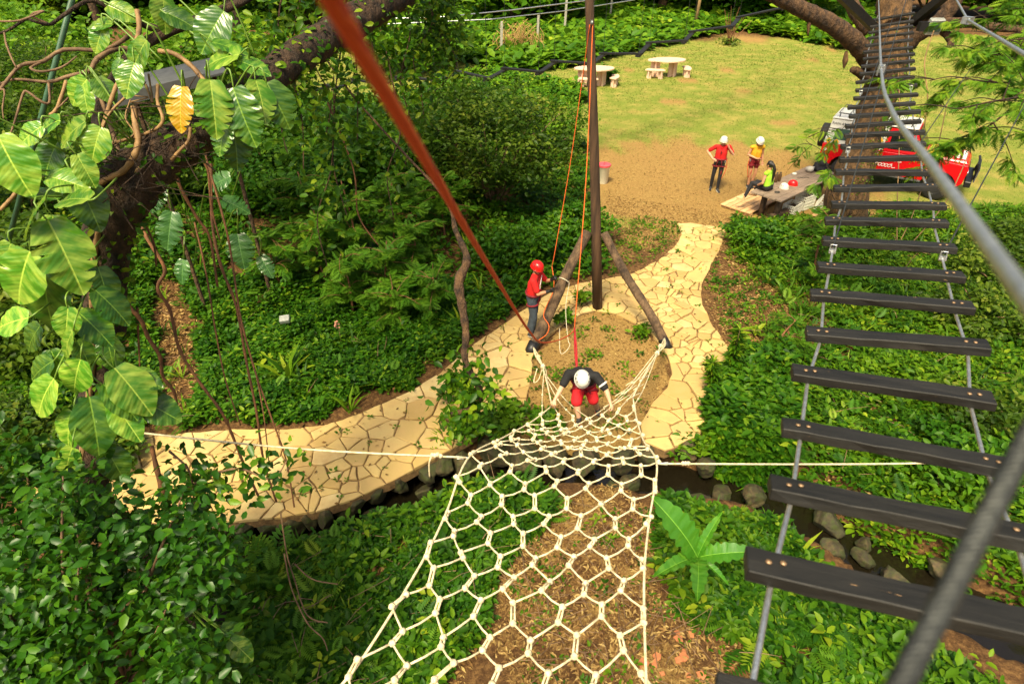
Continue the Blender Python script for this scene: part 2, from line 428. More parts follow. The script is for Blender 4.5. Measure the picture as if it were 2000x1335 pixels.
def sample_poly(poly, n, ok=None):
    lo = poly.min(0); hi = poly.max(0); out = []; c = 0; tries = 0
    while c < n and tries < 60:
        q = RG.random((n * 2, 2)) * (hi - lo) + lo; k = inside(q[:, 0], q[:, 1], poly)
        if ok is not None: k &= ok(q[:, 0], q[:, 1])
        q = q[k]; out.append(q); c += len(q); tries += 1
    return np.concatenate(out)[:n]
def rosette_field(name, q, m, hlo, hhi, Llo, Lhi, tmpl, mat, parent=None, kind=None, spread=.10, seed=0., base=None, el=(-.15, .75), wid=1.):
    """one plant per point of q: m leaves round a short stem"""
    n = len(q); z = hgt(q[:, 0], q[:, 1]) if base is None else base
    ph = RG.uniform(hlo, hhi, n) * (.72 + .5 * n2(q[:, 0], q[:, 1], 1.3, seed + 1))
    fr = np.tile(np.linspace(.35, 1, m), (n, 1)) + RG.normal(0, .06, (n, m))
    yaw = RG.random((n, 1)) * 6.28 + np.arange(m)[None] * 2.4 + RG.normal(0, .3, (n, m))
    e = RG.uniform(el[0], el[1], (n, m))
    ax = np.stack([np.cos(yaw) * np.cos(e), np.sin(yaw) * np.cos(e), np.sin(e)], 2).reshape(-1, 3)
    pos = np.stack([np.repeat(q[:, 0:1], m, 1), np.repeat(q[:, 1:2], m, 1), z[:, None] + ph[:, None] * fr], 2).reshape(-1, 3)
    pos[:, :2] += ax[:, :2] * spread * RG.random((n * m, 1))
    L = np.repeat(RG.uniform(Llo, Lhi, n), m) * RG.uniform(.7, 1.2, n * m)
    r = np.repeat(np.clip(.42 + .26 * n2(q[:, 0], q[:, 1], .9, seed) + RG.normal(0, .20, n), 0, 1), m) + RG.normal(0, .12, n * m)
    nr = np.stack([-np.cos(yaw) * np.sin(e), -np.sin(yaw) * np.sin(e), np.cos(e)], 2).reshape(-1, 3) + RG.normal(0, .25, (n * m, 3))
    return leaves(name, pos, ax, nr, L, tmpl, mat, parent, r, wid, kind)
def crown_points(c, r, n, clumps, shell=.55, csize=.28, zmin=None):
    c = np.array(c, float); r = np.array(r, float)
    d = RG.normal(0, 1, (clumps, 3)); d /= np.linalg.norm(d, axis=1, keepdims=True)
    cc = c + d * r * (shell + (1 - shell) * RG.random((clumps, 1)))
    k = RG.integers(0, clumps, n); p = cc[k] + RG.normal(0, 1, (n, 3)) * r * csize * .6
    if zmin is not None: p[:, 2] = np.maximum(p[:, 2], zmin + RG.random(n) * .2)
    return p, cc, k
def shrub(name, label, cat, base, r, h, n, Ls, tmpl, mat, group=None, clumps=26, stems=5, stem_r=.03, smat=None, low=.15, wid=1., zl=-.5, zh=.8, csize=.3):
    base = Vector(base); t = thing(name, label, cat, base, group)
    c = (base.x, base.y, base.z + h * (.5 + low / 2))
    p, cc, k = crown_points(c, (r, r, h * (.5 - low / 2)), n, clumps, .5, csize, base.z + .03)
    ax = rand_dirs(n, zl, zh); cr = RG.random(clumps)
    leaves('foliage', p, ax, up_normals(n, .7), RG.uniform(Ls[0], Ls[1], n), tmpl, mat, t, .55 * cr[k] + .35 * RG.random(n) + .03, wid, 'stuff')
    b = MB()
    for i in range(stems):
        e = Vector(cc[i % clumps]); q = base + Vector((random.uniform(-.1, .1), random.uniform(-.1, .1), -.05))
        mid = q.lerp(e, .5) + Vector((random.uniform(-.1, .1), random.uniform(-.1, .1), .1 * h))
        b.tube(spline([q, mid, e], 4), [stem_r, stem_r * .3], 5)
    b.build('stem', smat or M['twig'], t, smooth=True)
    return t
# ================================================================== the setting: ground, path, stream
def axis(lo, hi, dlo, dhi, step, grow=1.12):
    a = list(np.arange(dlo, dhi, step)); s = step; x = dhi
    while x < hi: a.append(x); s *= grow; x += s
    a.append(hi); s = step; x = dlo - step
    while x > lo: a.insert(0, x); s *= grow; x -= s
    a.insert(0, lo); return np.array(a)
gx = axis(-160, 160, -8, 9.5, .11); gy = axis(-12, 320, 1.2, 14.0, .11)
XX, YY = np.meshgrid(gx, gy); ZZ = hgt(XX, YY)
ISLAND = poly_ground([(1040, 700), (1090, 650), (1130, 615), (1180, 600), (1250, 630), (1300, 690), (1310, 740), (1260, 810), (1250, 880), (1000, 850), (1030, 790)])
# own colours of the ground: 0 = leaf litter soil, 1 = sandy bare earth, lawn 0..1
DC = PZ(1420, 350, 0)
qd = np.hypot((XX - DC.x + .5) / 5.2, (YY - DC.y + .4) / 4.6) + .30 * n2(XX, YY, .8, 4.) + .14 * n2(XX, YY, 2.3, 1.)
lawnx = sst(1.9, 3.4, XX - .25 * n2(XX, YY, .8) + .12 * np.maximum(YY - 14, 0)) * sst(15.2, 17.5, YY)
back = sst(18, 21, YY) * sst(-20, -9, XX - .0 * YY) * .9
lawn = np.clip(np.maximum(lawnx, back) * sst(.55, 1.45, qd), 0, 1)
lawn *= 1 - .75 * sst(.15, .75, n2(XX, YY, .55, 7.)) * sst(17, 20, YY)
lawn0 = np.maximum(lawnx, back)
far = sst(44, 52, YY + 2.5 * n2(XX, YY, .3))
lawn *= 1 - far
sand = .8 * np.clip(1.0 - sst(.6, 1.6, qd), 0, 1) * sst(12.5, 14.5, YY)
sand = np.maximum(sand, .75 * inside(XX, YY, ISLAND))
sand = np.maximum(sand, lawn0 * (1 - far) * .9)
nearp = poly_ground([(1000, 1335), (930, 1200), (1000, 1080), (1060, 990), (1200, 940), (1290, 1010), (1290, 1150), (1350, 1210), (1500, 1250), (1480, 1400), (1000, 1400)])
sand = np.maximum(sand, (.36 + .3 * n2(XX, YY, 2.)) * inside(XX, YY, nearp))
me = bpy.data.meshes.new('ground')
ny, nx = XX.shape
V = np.stack([XX, YY, ZZ], 2).reshape(-1, 3)
i0 = (np.arange(ny - 1)[:, None] * nx + np.arange(nx - 1)[None]).reshape(-1)
Fq = np.stack([i0, i0 + 1, i0 + nx + 1, i0 + nx], 1)
me.from_pydata(V.tolist(), [], Fq.tolist())
for nm, a_ in (('lawn', lawn), ('sand', sand)):
    at = me.attributes.new(nm, 'FLOAT', 'POINT'); at.data.foreach_set('value', np.clip(a_, 0, 1).reshape(-1).astype(np.float32))
me.polygons.foreach_set('use_smooth', [True] * len(me.polygons))
def ground_mat():
    m, t, B, N, L = newmat('ground')
    tc = N.new('ShaderNodeTexCoord'); co = tc.outputs['Object']
    a = N.new('ShaderNodeAttribute'); a.attribute_name = 'lawn'; s = N.new('ShaderNodeAttribute'); s.attribute_name = 'sand'
    f1 = noise(N, L, co, 1.1, 6, .65); f2 = noise(N, L, co, 11, 6, .75); f3 = noise(N, L, co, 45, 4, .8)
    soil = ramp(N, L, f2, [(.30, (.045, .022, .010)), (.5, (.12, .062, .024)), (.66, (.25, .14, .05)), (.78, (.40, .24, .09))])
    sandc = ramp(N, L, f3, [(.28, (.11, .058, .020)), (.48, (.29, .175, .055)), (.7, (.48, .305, .10))])
    sandc = mix(N, L, ramp(N, L, f1, [(.35, (0, 0, 0)), (.7, (1, 1, 1))]), sandc, ramp(N, L, f2, [(.35, (.19, .11, .034)), (.65, (.42, .28, .088))]))
    grass = ramp(N, L, f3, [(.25, (.085, .125, .018)), (.5, (.17, .215, .03)), (.72, (.29, .305, .055))])
    grass2 = ramp(N, L, f3, [(.25, (.18, .15, .03)), (.5, (.32, .27, .065)), (.75, (.50, .38, .13))])
    grass = mix(N, L, ramp(N, L, f1, [(.44, (0, 0, 0)), (.66, (1, 1, 1))]), grass, grass2)
    def brk(at, k):
        ad = N.new('ShaderNodeMath'); ad.operation = 'MULTIPLY_ADD'; ad.inputs[1].default_value = k; L.new(f2, ad.inputs[0]); L.new(at, ad.inputs[2])
        return ramp(N, L, ad.outputs[0], [(.40 + k * .5 - .10, (0, 0, 0)), (.55 + k * .5 + .10, (1, 1, 1))])
    col = mix(N, L, brk(s.outputs['Fac'], .9), soil, sandc)
    col = mix(N, L, brk(a.outputs['Fac'], .9), col, grass)
    L.new(col, B.inputs['Base Color']); B.inputs['Roughness'].default_value = .95; B.inputs['Specular IOR Level'].default_value = .15
    ad = N.new('ShaderNodeMath'); ad.operation = 'ADD'; L.new(f2, ad.inputs[0]); L.new(f3, ad.inputs[1])
    bump(N, L, ad.outputs[0], B, .7, .05)
    return m
me.materials.append(ground_mat()); me.update()
ground = bpy.data.objects.new('ground', me); COL.objects.link(ground); ground['kind'] = 'structure'

# ---- stone path: a mortar bed with one flagstone after another on it
UP = [(-260, 770), (-60, 800), (120, 838), (320, 852), (420, 840), (560, 838), (640, 830), (720, 800), (800, 765), (860, 730), (900, 692), (950, 657), (1000, 622), (1035, 598), (1080, 570),
      (1130, 554), (1180, 546), (1235, 535), (1285, 510), (1318, 482), (1332, 458), (1323, 437), (1350, 436), (1418, 448), (1408, 480), (1388, 520), (1370, 556), (1370, 590),
      (1388, 630), (1412, 664), (1428, 692), (1412, 722), (1396, 760), (1386, 800), (1366, 850), (1300, 880)]
DN = [(1255, 862), (1252, 830), (1276, 786), (1302, 758), (1313, 732), (1306, 698), (1275, 655), (1240, 632), (1200, 613), (1165, 606), (1138, 612), (1108, 628), (1078, 652), (1050, 676), (1040, 700),
      (1037, 738), (1027, 785), (985, 812), (930, 845), (880, 878), (800, 922), (740, 950), (690, 975), (610, 1000), (530, 1012), (460, 1019), (320, 1022), (200, 1005), (50, 965), (-150, 925), (-300, 900)]
PATH = poly_ground(UP + DN, .03)
def jag(poly, st, am):
    out = []
    for i in range(len(poly)):
        a, b = poly[i], poly[(i + 1) % len(poly)]; n = max(1, int(np.hypot(*(b - a)) / st))
        for k in range(n):
            q = a + (b - a) * k / n; out.append(q + am * np.array([n2(q[0], q[1], 5.), n2(q[1], q[0], 5., 3.)]))
    return np.array(out)
PATHJ = jag(PATH, .16, .035)
mb = MB(); mb.prism([(x, y, -.14) for x, y in PATHJ], (0, 0, .165))
M['mortar'] = pm('mortar', (.27, .16, .055), (.11, .065, .025), 14, .95, .6, bscale=40)
path = mb.build('path', M['mortar']); path['kind'] = 'structure'
def stone_mat():
    m, t, B, N, L = newmat('flagstone')
    g = N.new('ShaderNodeNewGeometry'); co = g.outputs['Position']
    oi = N.new('ShaderNodeObjectInfo')
    base = ramp(N, L, oi.outputs['Random'], [(0, (.36, .24, .078)), (.25, (.49, .345, .118)), (.5, (.55, .405, .15)), (.7, (.41, .29, .10)), (.85, (.47, .355, .14)), (1, (.60, .465, .215))])
    f = noise(N, L, co, 2.6, 6, .7); f2 = noise(N, L, co, 22, 5, .75)
    col = mix(N, L, ramp(N, L, f, [(.38, (0, 0, 0)), (.68, (.85, .85, .85))]), base, (.44, .29, .115))
    col = mix(N, L, ramp(N, L, f2, [(.56, (0, 0, 0)), (.76, (.55, .55, .55))]), col, (.36, .24, .11))
    L.new(col, B.inputs['Base Color']); B.inputs['Roughness'].default_value = .82; B.inputs['Specular IOR Level'].default_value = .25
    bump(N, L, f2, B, .45, .012); return m
M['flag'] = stone_mat()
def clip_half(poly, nx_, ny_, c):          # keep points with n.p <= c
    out = []
    for i in range(len(poly)):
        a = poly[i]; b = poly[(i + 1) % len(poly)]; da = nx_ * a[0] + ny_ * a[1] - c; db = nx_ * b[0] + ny_ * b[1] - c
        if da <= 0: out.append(a)
        if (da < 0) != (db < 0) and abs(da - db) > 1e-12:
            t = da / (da - db); out.append((a[0] + (b[0] - a[0]) * t, a[1] + (b[1] - a[1]) * t))
    return out
PATHS = jag(PATH, .12, .02)
lo, hi = PATH.min(0), PATH.max(0); seeds = []
cand = RG.random((9000, 2)) * (hi - lo) + lo
cand = cand[inside(cand[:, 0], cand[:, 1], PATH)]
for c in cand:
    dm = .34 + .15 * math.sin(c[0] * 2.9 + 1.3 * math.sin(c[1] * 3.3)) + random.uniform(-.16, .12) + (.0 if c[0] < 1 else -.04)
    if all((c[0] - s[0]) ** 2 + (c[1] - s[1]) ** 2 > dm * dm for s in seeds): seeds.append(c)
seeds = np.array(seeds)
for i, s in enumerate(seeds):
    poly = [tuple(q) for q in PATHS]
    for nx_, ny_ in ((1, 0), (-1, 0), (0, 1), (0, -1)): poly = clip_half(poly, nx_, ny_, nx_ * s[0] + ny_ * s[1] + .75)
    d = np.hypot(*(seeds - s).T); order = np.argsort(d)[1:18]
    gap = random.uniform(.007, .016)
    for j in order:
        nx_, ny_ = (seeds[j] - s) / d[j]; ro = .16 * math.sin((i + j) * 12.9 + i * j); nx_, ny_ = nx_ * math.cos(ro) - ny_ * math.sin(ro), nx_ * math.sin(ro) + ny_ * math.cos(ro); m_ = (seeds[j] + s) / 2
        poly = clip_half(poly, nx_, ny_, nx_ * m_[0] + ny_ * m_[1] - gap)
        if len(poly) < 3: break
    if len(poly) < 3: continue
    arr_ = np.array(poly)
    # the outer edge: pull points that overhang the path back onto it
    res = []
    for k in range(len(arr_)):
        a, b = arr_[k], arr_[(k + 1) % len(arr_)]; L_ = np.hypot(*(b - a)); n = max(1, int(L_ / .10))
        for q in range(n):
            p = a + (b - a) * q / n
            am = .016 if 0 < q < n else .006
            res.append(p + am * np.array([n2(p[0] + i, p[1], 9.), n2(p[1], p[0] - i, 8., 2.)]))
    res = np.array(res)
    x, y = res[:, 0], res[:, 1]; area = abs(.5 * np.sum(x * np.roll(y, -1) - np.roll(x, -1) * y))
    if area < .012: continue
    h = .054 + random.uniform(-.014, .014); tl = np.array([random.uniform(-.03, .03), random.uniform(-.03, .03)])
    c = res.mean(0); inner = c + (res - c) * (1 - .018 / max(np.sqrt(area / 3.14), .05))
    n = len(res); vs = [(q[0], q[1], .0) for q in res] + [(q[0], q[1], h - .010 + (q - c) @ tl) for q in res] + [(q[0], q[1], h + (q - c) @ tl) for q in inner]
    fs = [(a + k, a + (k + 1) % n, a + n + (k + 1) % n, a + n + k) for a in (0, n) for k in range(n)] + [tuple(range(2 * n, 3 * n))]
    b = MB(); b.v = vs; b.f = fs; b.build('flagstone', M['flag'], path)

# ---- stream water
mb = MB(); pts = [Vector((x, y, -.50)) for x, y in STREAM]; sp = spline(pts, 5); vs = []
for i, p in enumerate(sp):
    d = (sp[min(i + 1, len(sp) - 1)] - sp[max(i - 1, 0)]).normalized(); s = Vector((-d.y, d.x, 0))
    for k in (-1.0, -.33, .33, 1.0): vs.append(p + s * k * .95)
mb.add(vs, [(i * 4 + k, i * 4 + k + 1, i * 4 + 5 + k, i * 4 + 4 + k) for i in range(len(sp) - 1) for k in range(3)])
def water_mat():
    m, t, B, N, L = newmat('stream_water'); tc = N.new('ShaderNodeTexCoord')
    B.inputs['Base Color'].default_value = (.010, .008, .004, 1); B.inputs['Roughness'].default_value = .03; B.inputs['IOR'].default_value = 1.6
    tr = N.new('ShaderNodeBsdfTransparent'); tr.inputs[0].default_value = (.45, .36, .22, 1); ms = N.new('ShaderNodeMixShader'); ms.inputs[0].default_value = .10
    L.new(B.outputs[0], ms.inputs[1]); L.new(tr.outputs[0], ms.inputs[2]); L.new(ms.outputs[0], N['Material Output'].inputs[0])
    bump(N, L, noise(N, L, tc.outputs['Object'], 7, 3), B, .30, .03); return m
water = mb.build('stream_water', water_mat(), smooth=True); water['kind'] = 'structure'

# ---- rocks along the stream, each a thing
def rock_mat():
    m, t, B, N, L = newmat('rock'); tc = N.new('ShaderNodeTexCoord'); co = tc.outputs['Object']; oi = N.new('ShaderNodeObjectInfo')
    base = ramp(N, L, oi.outputs['Random'], [(0, (.045, .03, .014)), (.5, (.085, .056, .025)), (1, (.16, .10, .042))])
    f = noise(N, L, co, 5, 6, .7); col = mix(N, L, ramp(N, L, f, [(.34, (0, 0, 0)), (.56, (1, 1, 1))]), base, (.035, .046, .006))
    col = mix(N, L, ramp(N, L, noise(N, L, co, 14, 5), [(.35, (.8, .8, .8)), (.6, (0, 0, 0))]), col, (.02, .014, .008))
    L.new(col, B.inputs['Base Color']); B.inputs['Roughness'].default_value = .8; bump(N, L, noise(N, L, co, 9, 6, .7), B, .6, .04); return m
M['rock'] = rock_mat()
def rock(u, v, w_, h_, dz, label):
    p = PZ(u, v, dz) - Vector((0, 0, .05))
    bm = bmesh.new(); bmesh.ops.create_icosphere(bm, subdivisions=4, radius=1.0)
    sd = random.uniform(0, 50); ang = random.uniform(0, 3.14)
    pl = [Vector((random.uniform(-1, 1), random.uniform(-1, 1), random.uniform(-.5, 1))).normalized() for _ in range(13)]; asp = random.uniform(.45, .62)
    for vv in bm.verts:
        c = vv.co.copy()
        for n_ in pl:
            k = c.dot(n_) - .58
            if k > 0: c -= n_ * k * .97
        c *= 1 + .07 * n2(c.x * 2 + sd, c.y * 2 + c.z * 3, 1.6) + .03 * n2(c.x * 5 + sd, c.y * 5 - c.z * 4, 2.)
        c = Vector((c.x * w_ * .72, c.y * w_ * asp, c.z * h_ * .62)); vv.co = RZ(ang) @ c
    me_ = bpy.data.meshes.new('rock'); bm.to_mesh(me_); bm.free(); me_.materials.append(M['rock'])
    me_.polygons.foreach_set('use_smooth', [True] * len(me_.polygons))
    o = bpy.data.objects.new('rock', me_); COL.objects.link(o); o.location = p; return tag(o, label, 'rock', 'rocks along the stream')
for u, v, w_, h_, dz, lb in [
    (965, 872, .62, .42, -.12, 'large flat mossy boulder on the far bank just left of the net'), (1015, 878, .60, .55, -.10, 'square brown boulder on the far bank under the left side of the net'),
    (905, 900, .50, .42, -.2, 'rounded brown boulder on the bank below the tied end of the left net rope'), (835, 905, .42, .34, -.1, 'reddish block at the corner of the stone path above the stream'),
    (1085, 890, .55, .5, -.15, 'dark boulder on the far bank under the middle of the net'), (1150, 893, .5, .45, -.15, 'mossy boulder on the far bank in the shade under the net'),
    (1215, 893, .45, .42, -.12, 'brown boulder at the far bank near the right net edge'), (1262, 885, .42, .4, -.08, 'pale boulder beneath the end of the right-hand path'),
    (1335, 868, .5, .4, -.05, 'grey boulder beside the lower end of the right-hand path'), (1380, 905, .4, .3, -.15, 'small mossy boulder on the bank right of the side rope knot'),
    (828, 955, .34, .20, -.42, 'lone flat moss-topped stone standing in the stream'),
    (952, 905, .30, .3, -.4, 'square mossy block in the stream left of the net centre'), (1078, 912, .28, .2, -.42, 'yellowish flat stone in the water under the net'),
    (1155, 968, .46, .3, -.25, 'pale stone on the near bank under the net centre'), (1200, 962, .50, .3, -.28, 'broad tan stone on the near bank beside the shining water'),
    (1232, 995, .30, .24, -.2, 'round tan stone on the near bank inside the net right edge'), (1262, 1012, .42, .26, -.2, 'flat brown stone on the near bank behind the net right edge'),
    (1225, 940, .42, .34, -.42, 'dark wet boulder in the stream between two bright reflections'), (1470, 958, .42, .3, -.2, 'mossy yellow boulder on the far bank beside the dark plank end'),
    (1410, 960, .40, .2, -.38, 'dark flat stone in the stream right of the net'), (1365, 975, .45, .2, -.38, 'dark slab in the stream above the banana plant'),
    (1633, 1068, .34, .26, -.3, 'angular ochre stone between the two nearest large planks'), (1690, 1060, .32, .3, -.35, 'brown stone behind the angular ochre stone'),
    (1690, 1088, .30, .26, -.35, 'round mossy stone beside the angular ochre stone'), (1745, 1125, .40, .3, -.38, 'wide mossy stone in the stream below the round mossy one'),
    (1615, 1010, .45, .34, -.3, 'mossy boulder on the bank under the large plank near the stream bend'), (1850, 1110, .45, .34, -.3, 'brown boulder on the far bank behind the dark cable'),
    (1800, 1165, .4, .3, -.35, 'dark boulder in the stream beside the dark cable'), (640, 1045, .4, .22, -.42, 'dark wet slab in the stream below the path kerb'),
    (370, 1085, .42, .26, -.3, 'pale stone among leaves in the left stream'), (735, 1000, .4, .18, -.44, 'dark wet slab in the stream upstream of the lone flat stone')]:
    rock(u, v, w_, h_, dz, lb)

kerb = [Vector((x, y, 0)) for x, y in poly_ground([(868, 893), (800, 931), (740, 960), (690, 985), (610, 1011), (530, 1024), (460, 1031), (330, 1034), (210, 1018)], -.05)]
ORDN = ['first', 'second', 'third', 'fourth', 'fifth', 'sixth', 'seventh', 'eighth', 'ninth', 'tenth', 'eleventh', 'twelfth', 'thirteenth', 'fourteenth', 'fifteenth', 'sixteenth', 'seventeenth', 'eighteenth', 'nineteenth', 'twentieth']
ks_ = spline(kerb, 12); acc = 0.; nk_ = 0; nxt = 0.
for a, c_ in zip(ks_[:-1], ks_[1:]):
    acc += (c_ - a).length
    if acc >= nxt and nk_ < 20:
        w0 = random.uniform(.24, .46); nxt = acc + w0 * .92; r_ = c_ - Vector((0, 0, CAMZ)); d_ = r_.y * CT - r_.z * ST
        rock(1000 + FPX * r_.x / d_, 667.5 + FPX * (-r_.z * CT - r_.y * ST) / d_ + random.uniform(-3, 5), w0, random.uniform(.26, .42), -.10 + random.uniform(-.05, .03), 'mossy kerb stone along the lower path edge, ' + ORDN[nk_] + ' counting left from the net rope'); nk_ += 1
# ---- path-like leaf litter: straw scraps on bare earth (uncountable)
def litter(name, poly, n, Lr, label, mat='lf_litter', ok=None):
    q = sample_poly(poly, n, ok); z = hgt(q[:, 0], q[:, 1]) + .012
    a = RG.random(n) * 6.28
    ob = leaves(name, np.column_stack([q, z + RG.random(n) * .015]), np.stack([np.cos(a), np.sin(a), RG.normal(0, .15, n)], 1), up_normals(n, .35), RG.uniform(Lr[0], Lr[1], n), T_DIA, M[mat], None, RG.random(n), .55)
    return tag(ob, label, 'leaf litter', None, 'stuff')
offpath = lambda x, y: ~inside(x, y, PATH)
litter('leaf_litter', nearp, 7000, (.03, .11), 'dry straw and leaf scraps on the bare earth below the net')
litter('leaf_litter', ISLAND, 3500, (.02, .07), 'dry leaf scraps on the bare patch inside the tripod')
litter('leaf_litter', poly_ground([(1380, 500), (1440, 420), (1180, 380), (1200, 470), (1280, 500), (1330, 470)]), 2500, (.03, .09), 'dry leaf scraps beside the upper end of the stone path', ok=offpath)
litter('leaf_litter', poly_ground([(1430, 740), (1370, 560), (1420, 450), (1560, 540), (1650, 640), (1560, 700)]), 4500, (.03, .10), 'dry leaves on the earth right of the stone path', ok=offpath)
litter('leaf_litter', poly_ground([(310, 560), (390, 560), (430, 740), (380, 830), (280, 830), (320, 700)]), 2500, (.04, .14), 'straw on the little earth track through the left ground cover', ok=offpath)
litter('leaf_litter', poly_ground([(0, 1335), (0, 1050), (430, 1110), (850, 980), (960, 940), (1080, 1000), (950, 1200), (900, 1335)]), 5000, (.04, .12), 'dry leaves between the plants of the near left bank')

litter('leaf_litter', poly_ground([(1180, 250), (1600, 290), (1500, 420), (1420, 450), (1190, 440)]), 3500, (.03, .09), 'dry leaf scraps on the trodden earth of the clearing', ok=offpath)
litter('leaf_litter', poly_ground([(1430, 430), (2050, 400), (2100, 1050), (1500, 930), (1400, 860)]), 9000, (.05, .15), 'straw and dry leaves on the ground under the plank bridge', ok=offpath)
q = sample_poly(PATH, 420); a_ = RG.random(420) * 6.28
ob = leaves('fallen_leaves', np.column_stack([q, np.full(420, .072) + RG.random(420) * .012]), np.stack([np.cos(a_), np.sin(a_), RG.normal(0, .2, 420)], 1), up_normals(420, .3), RG.uniform(.03, .085, 420), T_DIA, M['lf_litter'], None, RG.random(420) * .7, .9); tag(ob, 'fallen brown leaves on the stone path', 'leaf litter', None, 'stuff')
# ---- lawn blades (uncountable)
q = sample_poly(np.array([[-12, 15.5], [30, 15.5], [40, 46], [-20, 46]]), 110000)
iy = np.clip(np.searchsorted(gy, q[:, 1]), 1, ny - 1); ix = np.clip(np.searchsorted(gx, q[:, 0]), 1, nx - 1)
dens = lawn[iy, ix]; keep = RG.random(len(q)) < np.maximum(dens, .10 * (q[:, 0] > 2)) * np.clip(30 / q[:, 1], .3, 1); q = q[keep]
n = len(q); a = RG.random(n) * 6.28; e = RG.uniform(.3, 1.2, n); sc = np.clip(q[:, 1] / 22, .7, 2.)
ob = leaves('grass', np.column_stack([q, hgt(q[:, 0], q[:, 1])]), np.stack([np.cos(a) * np.cos(e), np.sin(a) * np.cos(e), np.sin(e)], 1), rand_dirs(n), RG.uniform(.025, .055, n) * sc, T_DIA, M['lf_lawn'], None,
            np.clip(.42 + .28 * n2(q[:, 0], q[:, 1], .42, 7.) + RG.normal(0, .13, n), 0, 1), .8)
tag(ob, 'short yellow-green lawn grass of the clearing', 'grass', None, 'stuff')
# ================================================================== net, tripod, ropes, plank bridge
def poly3(pts): return [P(u, v, d) for u, v, d in pts]
# ---- tripod pole with two braces
pb = PZ(1167, 607, -.05); ptop = Vector((PY(1152, 40, 11.65).x - .10, 11.62, 7.9))
pa = PY(1152, 40, 11.65)
t = thing('rope_pole', 'tall dark wooden pole rising from the tripod with ropes at its top', 'pole', pb)
MB().tube([pb, lerp(pb, pa, .33) + Vector((.015, 0, 0)), lerp(pb, pa, .66) + Vector((.02, 0, 0)), pa, pa + (pa - pb).normalized() * 2.2], [.115, .105, .09, .075, .06], 14).build('shaft', M['pole'], t, smooth=True)
pul = pa + Vector((.02, -.12, -.02))
b = MB(); b.tube([pa + Vector((.02, .0, 0)), pul], .012, 6); b.lathe([(.02, -.02), (.045, -.015), (.03, 0), (.045, .015), (.02, .02)], pul, 12, RY(math.pi / 2)); b.build('pulley', M['steel'], t)
brl = PZ(1033, 692, -.04); brr = PZ(1307, 684, -.04)
jl = lerp(pb, pa, 1.93 / pa.z)
def brace(base, tip, r0, r1, lb):
    pts = spline([base, lerp(base, tip, .3) + Vector((.02, .02, .01)), lerp(base, tip, .65) - Vector((.025, 0, .01)), tip], 5)
    rr = [r0 * (1 + .05 * math.sin(i * 1.9)) for i in range(len(pts))]
    rr = [lerp(a_, a_ * r1 / r0, i / len(pts)) for i, a_ in enumerate(rr)]
    t = thing('brace_log', lb, 'log', base, 'brace logs of the tripod')
    MB().tube(pts, rr, 12).build('log', M['log'], t, smooth=True)
    d = (tip - base).normalized(); b = MB(); b.tube([base - d * .01, base + d * .28], [r0 * 1.06, r0 * 1.04], 12); b.build('tarred_foot', M['black'], t, smooth=True)
    return t
brace(brl, jl + Vector((-.17, -.03, .05)), .115, .10, 'dark leaning brace log in front of the person in red helmet')
brace(brr, jl + Vector((.17, -.03, .03)), .10, .085, 'grey leaning brace log ending on the right-hand path')

# ---- net
rows = [((-1.05, .35, 5.9), (1.05, .35, 5.9)), ((-1.1, .62, 4.9), (1.05, .62, 4.9)), ((-1.2, 1.15, 3.7), (1.05, 1.15, 3.7))]
rows = [(Vector(a), Vector(b)) for a, b in rows]
for l, r in [((575, 1430, 4.25), (1268, 1440, 4.15)), ((690, 1310, 4.65), (1262, 1325, 4.5)), ((818, 1108, 5.45), (1258, 1130, 5.25)), ((872, 1000, 6.15), (1268, 1015, 6.0)),
             ((915, 893, 6.95), (1283, 905, 6.9)), ((985, 853, 8.0), (1256, 858, 7.9)), ((1040, 822, 8.95), (1243, 815, 8.9)), ((1078, 792, 9.7), (1236, 775, 9.6))]:
    rows.append((P(*l), P(*r)))
LE = spline([a for a, _ in rows], 8); RE = spline([b for _, b in rows], 8)
cum = [0.]
for i in range(1, len(LE)): cum.append(cum[-1] + ((LE[i] + RE[i]) / 2 - (LE[i - 1] + RE[i - 1]) / 2).length)
TOT = cum[-1]
def netp(s, x):
    """s metres along the net, x 0..1 across; slight sag in the middle"""
    s = min(max(s, 0), TOT); i = min(max(np.searchsorted(cum, s) - 1, 0), len(LE) - 2); t_ = (s - cum[i]) / max(cum[i + 1] - cum[i], 1e-6)
    a = LE[i].lerp(LE[i + 1], t_); b = RE[i].lerp(RE[i + 1], t_)
    ex = .10 * max(0, (s - (TOT - 2.3)) / 2.3) ** 1.5
    return a.lerp(b, x) - Vector((0, 0, (.06 + ex) * 4 * x * (1 - x)))
net = thing('climbing_net', 'cream rope climbing net of knotted hexagons slung down to the tripod', 'net', (0, 6, 1.5))
NC = 6; PER = .285; LINK = .125
cords = MB(); knots = {}; nrow = int(TOT / PER)
def wob(key): 
    random.seed(hash(key) % 99991); return Vector((random.gauss(0, .018), random.gauss(0, .018), random.gauss(0, .018)))
def node(j, k, top):
    off = .5 if j % 2 else 0.
    x = (k + off) / NC; s = j * PER + (LINK if top else 0.)
    return netp(s, min(max(x, 0), 1)) + wob((j, k, top))
for j in range(nrow):
    ks = range(0, NC + 1) if j % 2 == 0 else range(0, NC)
    for k in ks:
        a = node(j, k, False); b_ = node(j, k, True); knots[(j, k, 0)] = a; knots[(j, k, 1)] = b_
        o = Vector((.014, 0, .002))
        cords.tube([a + o, b_ + o], .0102, 5); cords.tube([a - o, b_ - o], .0102, 5)
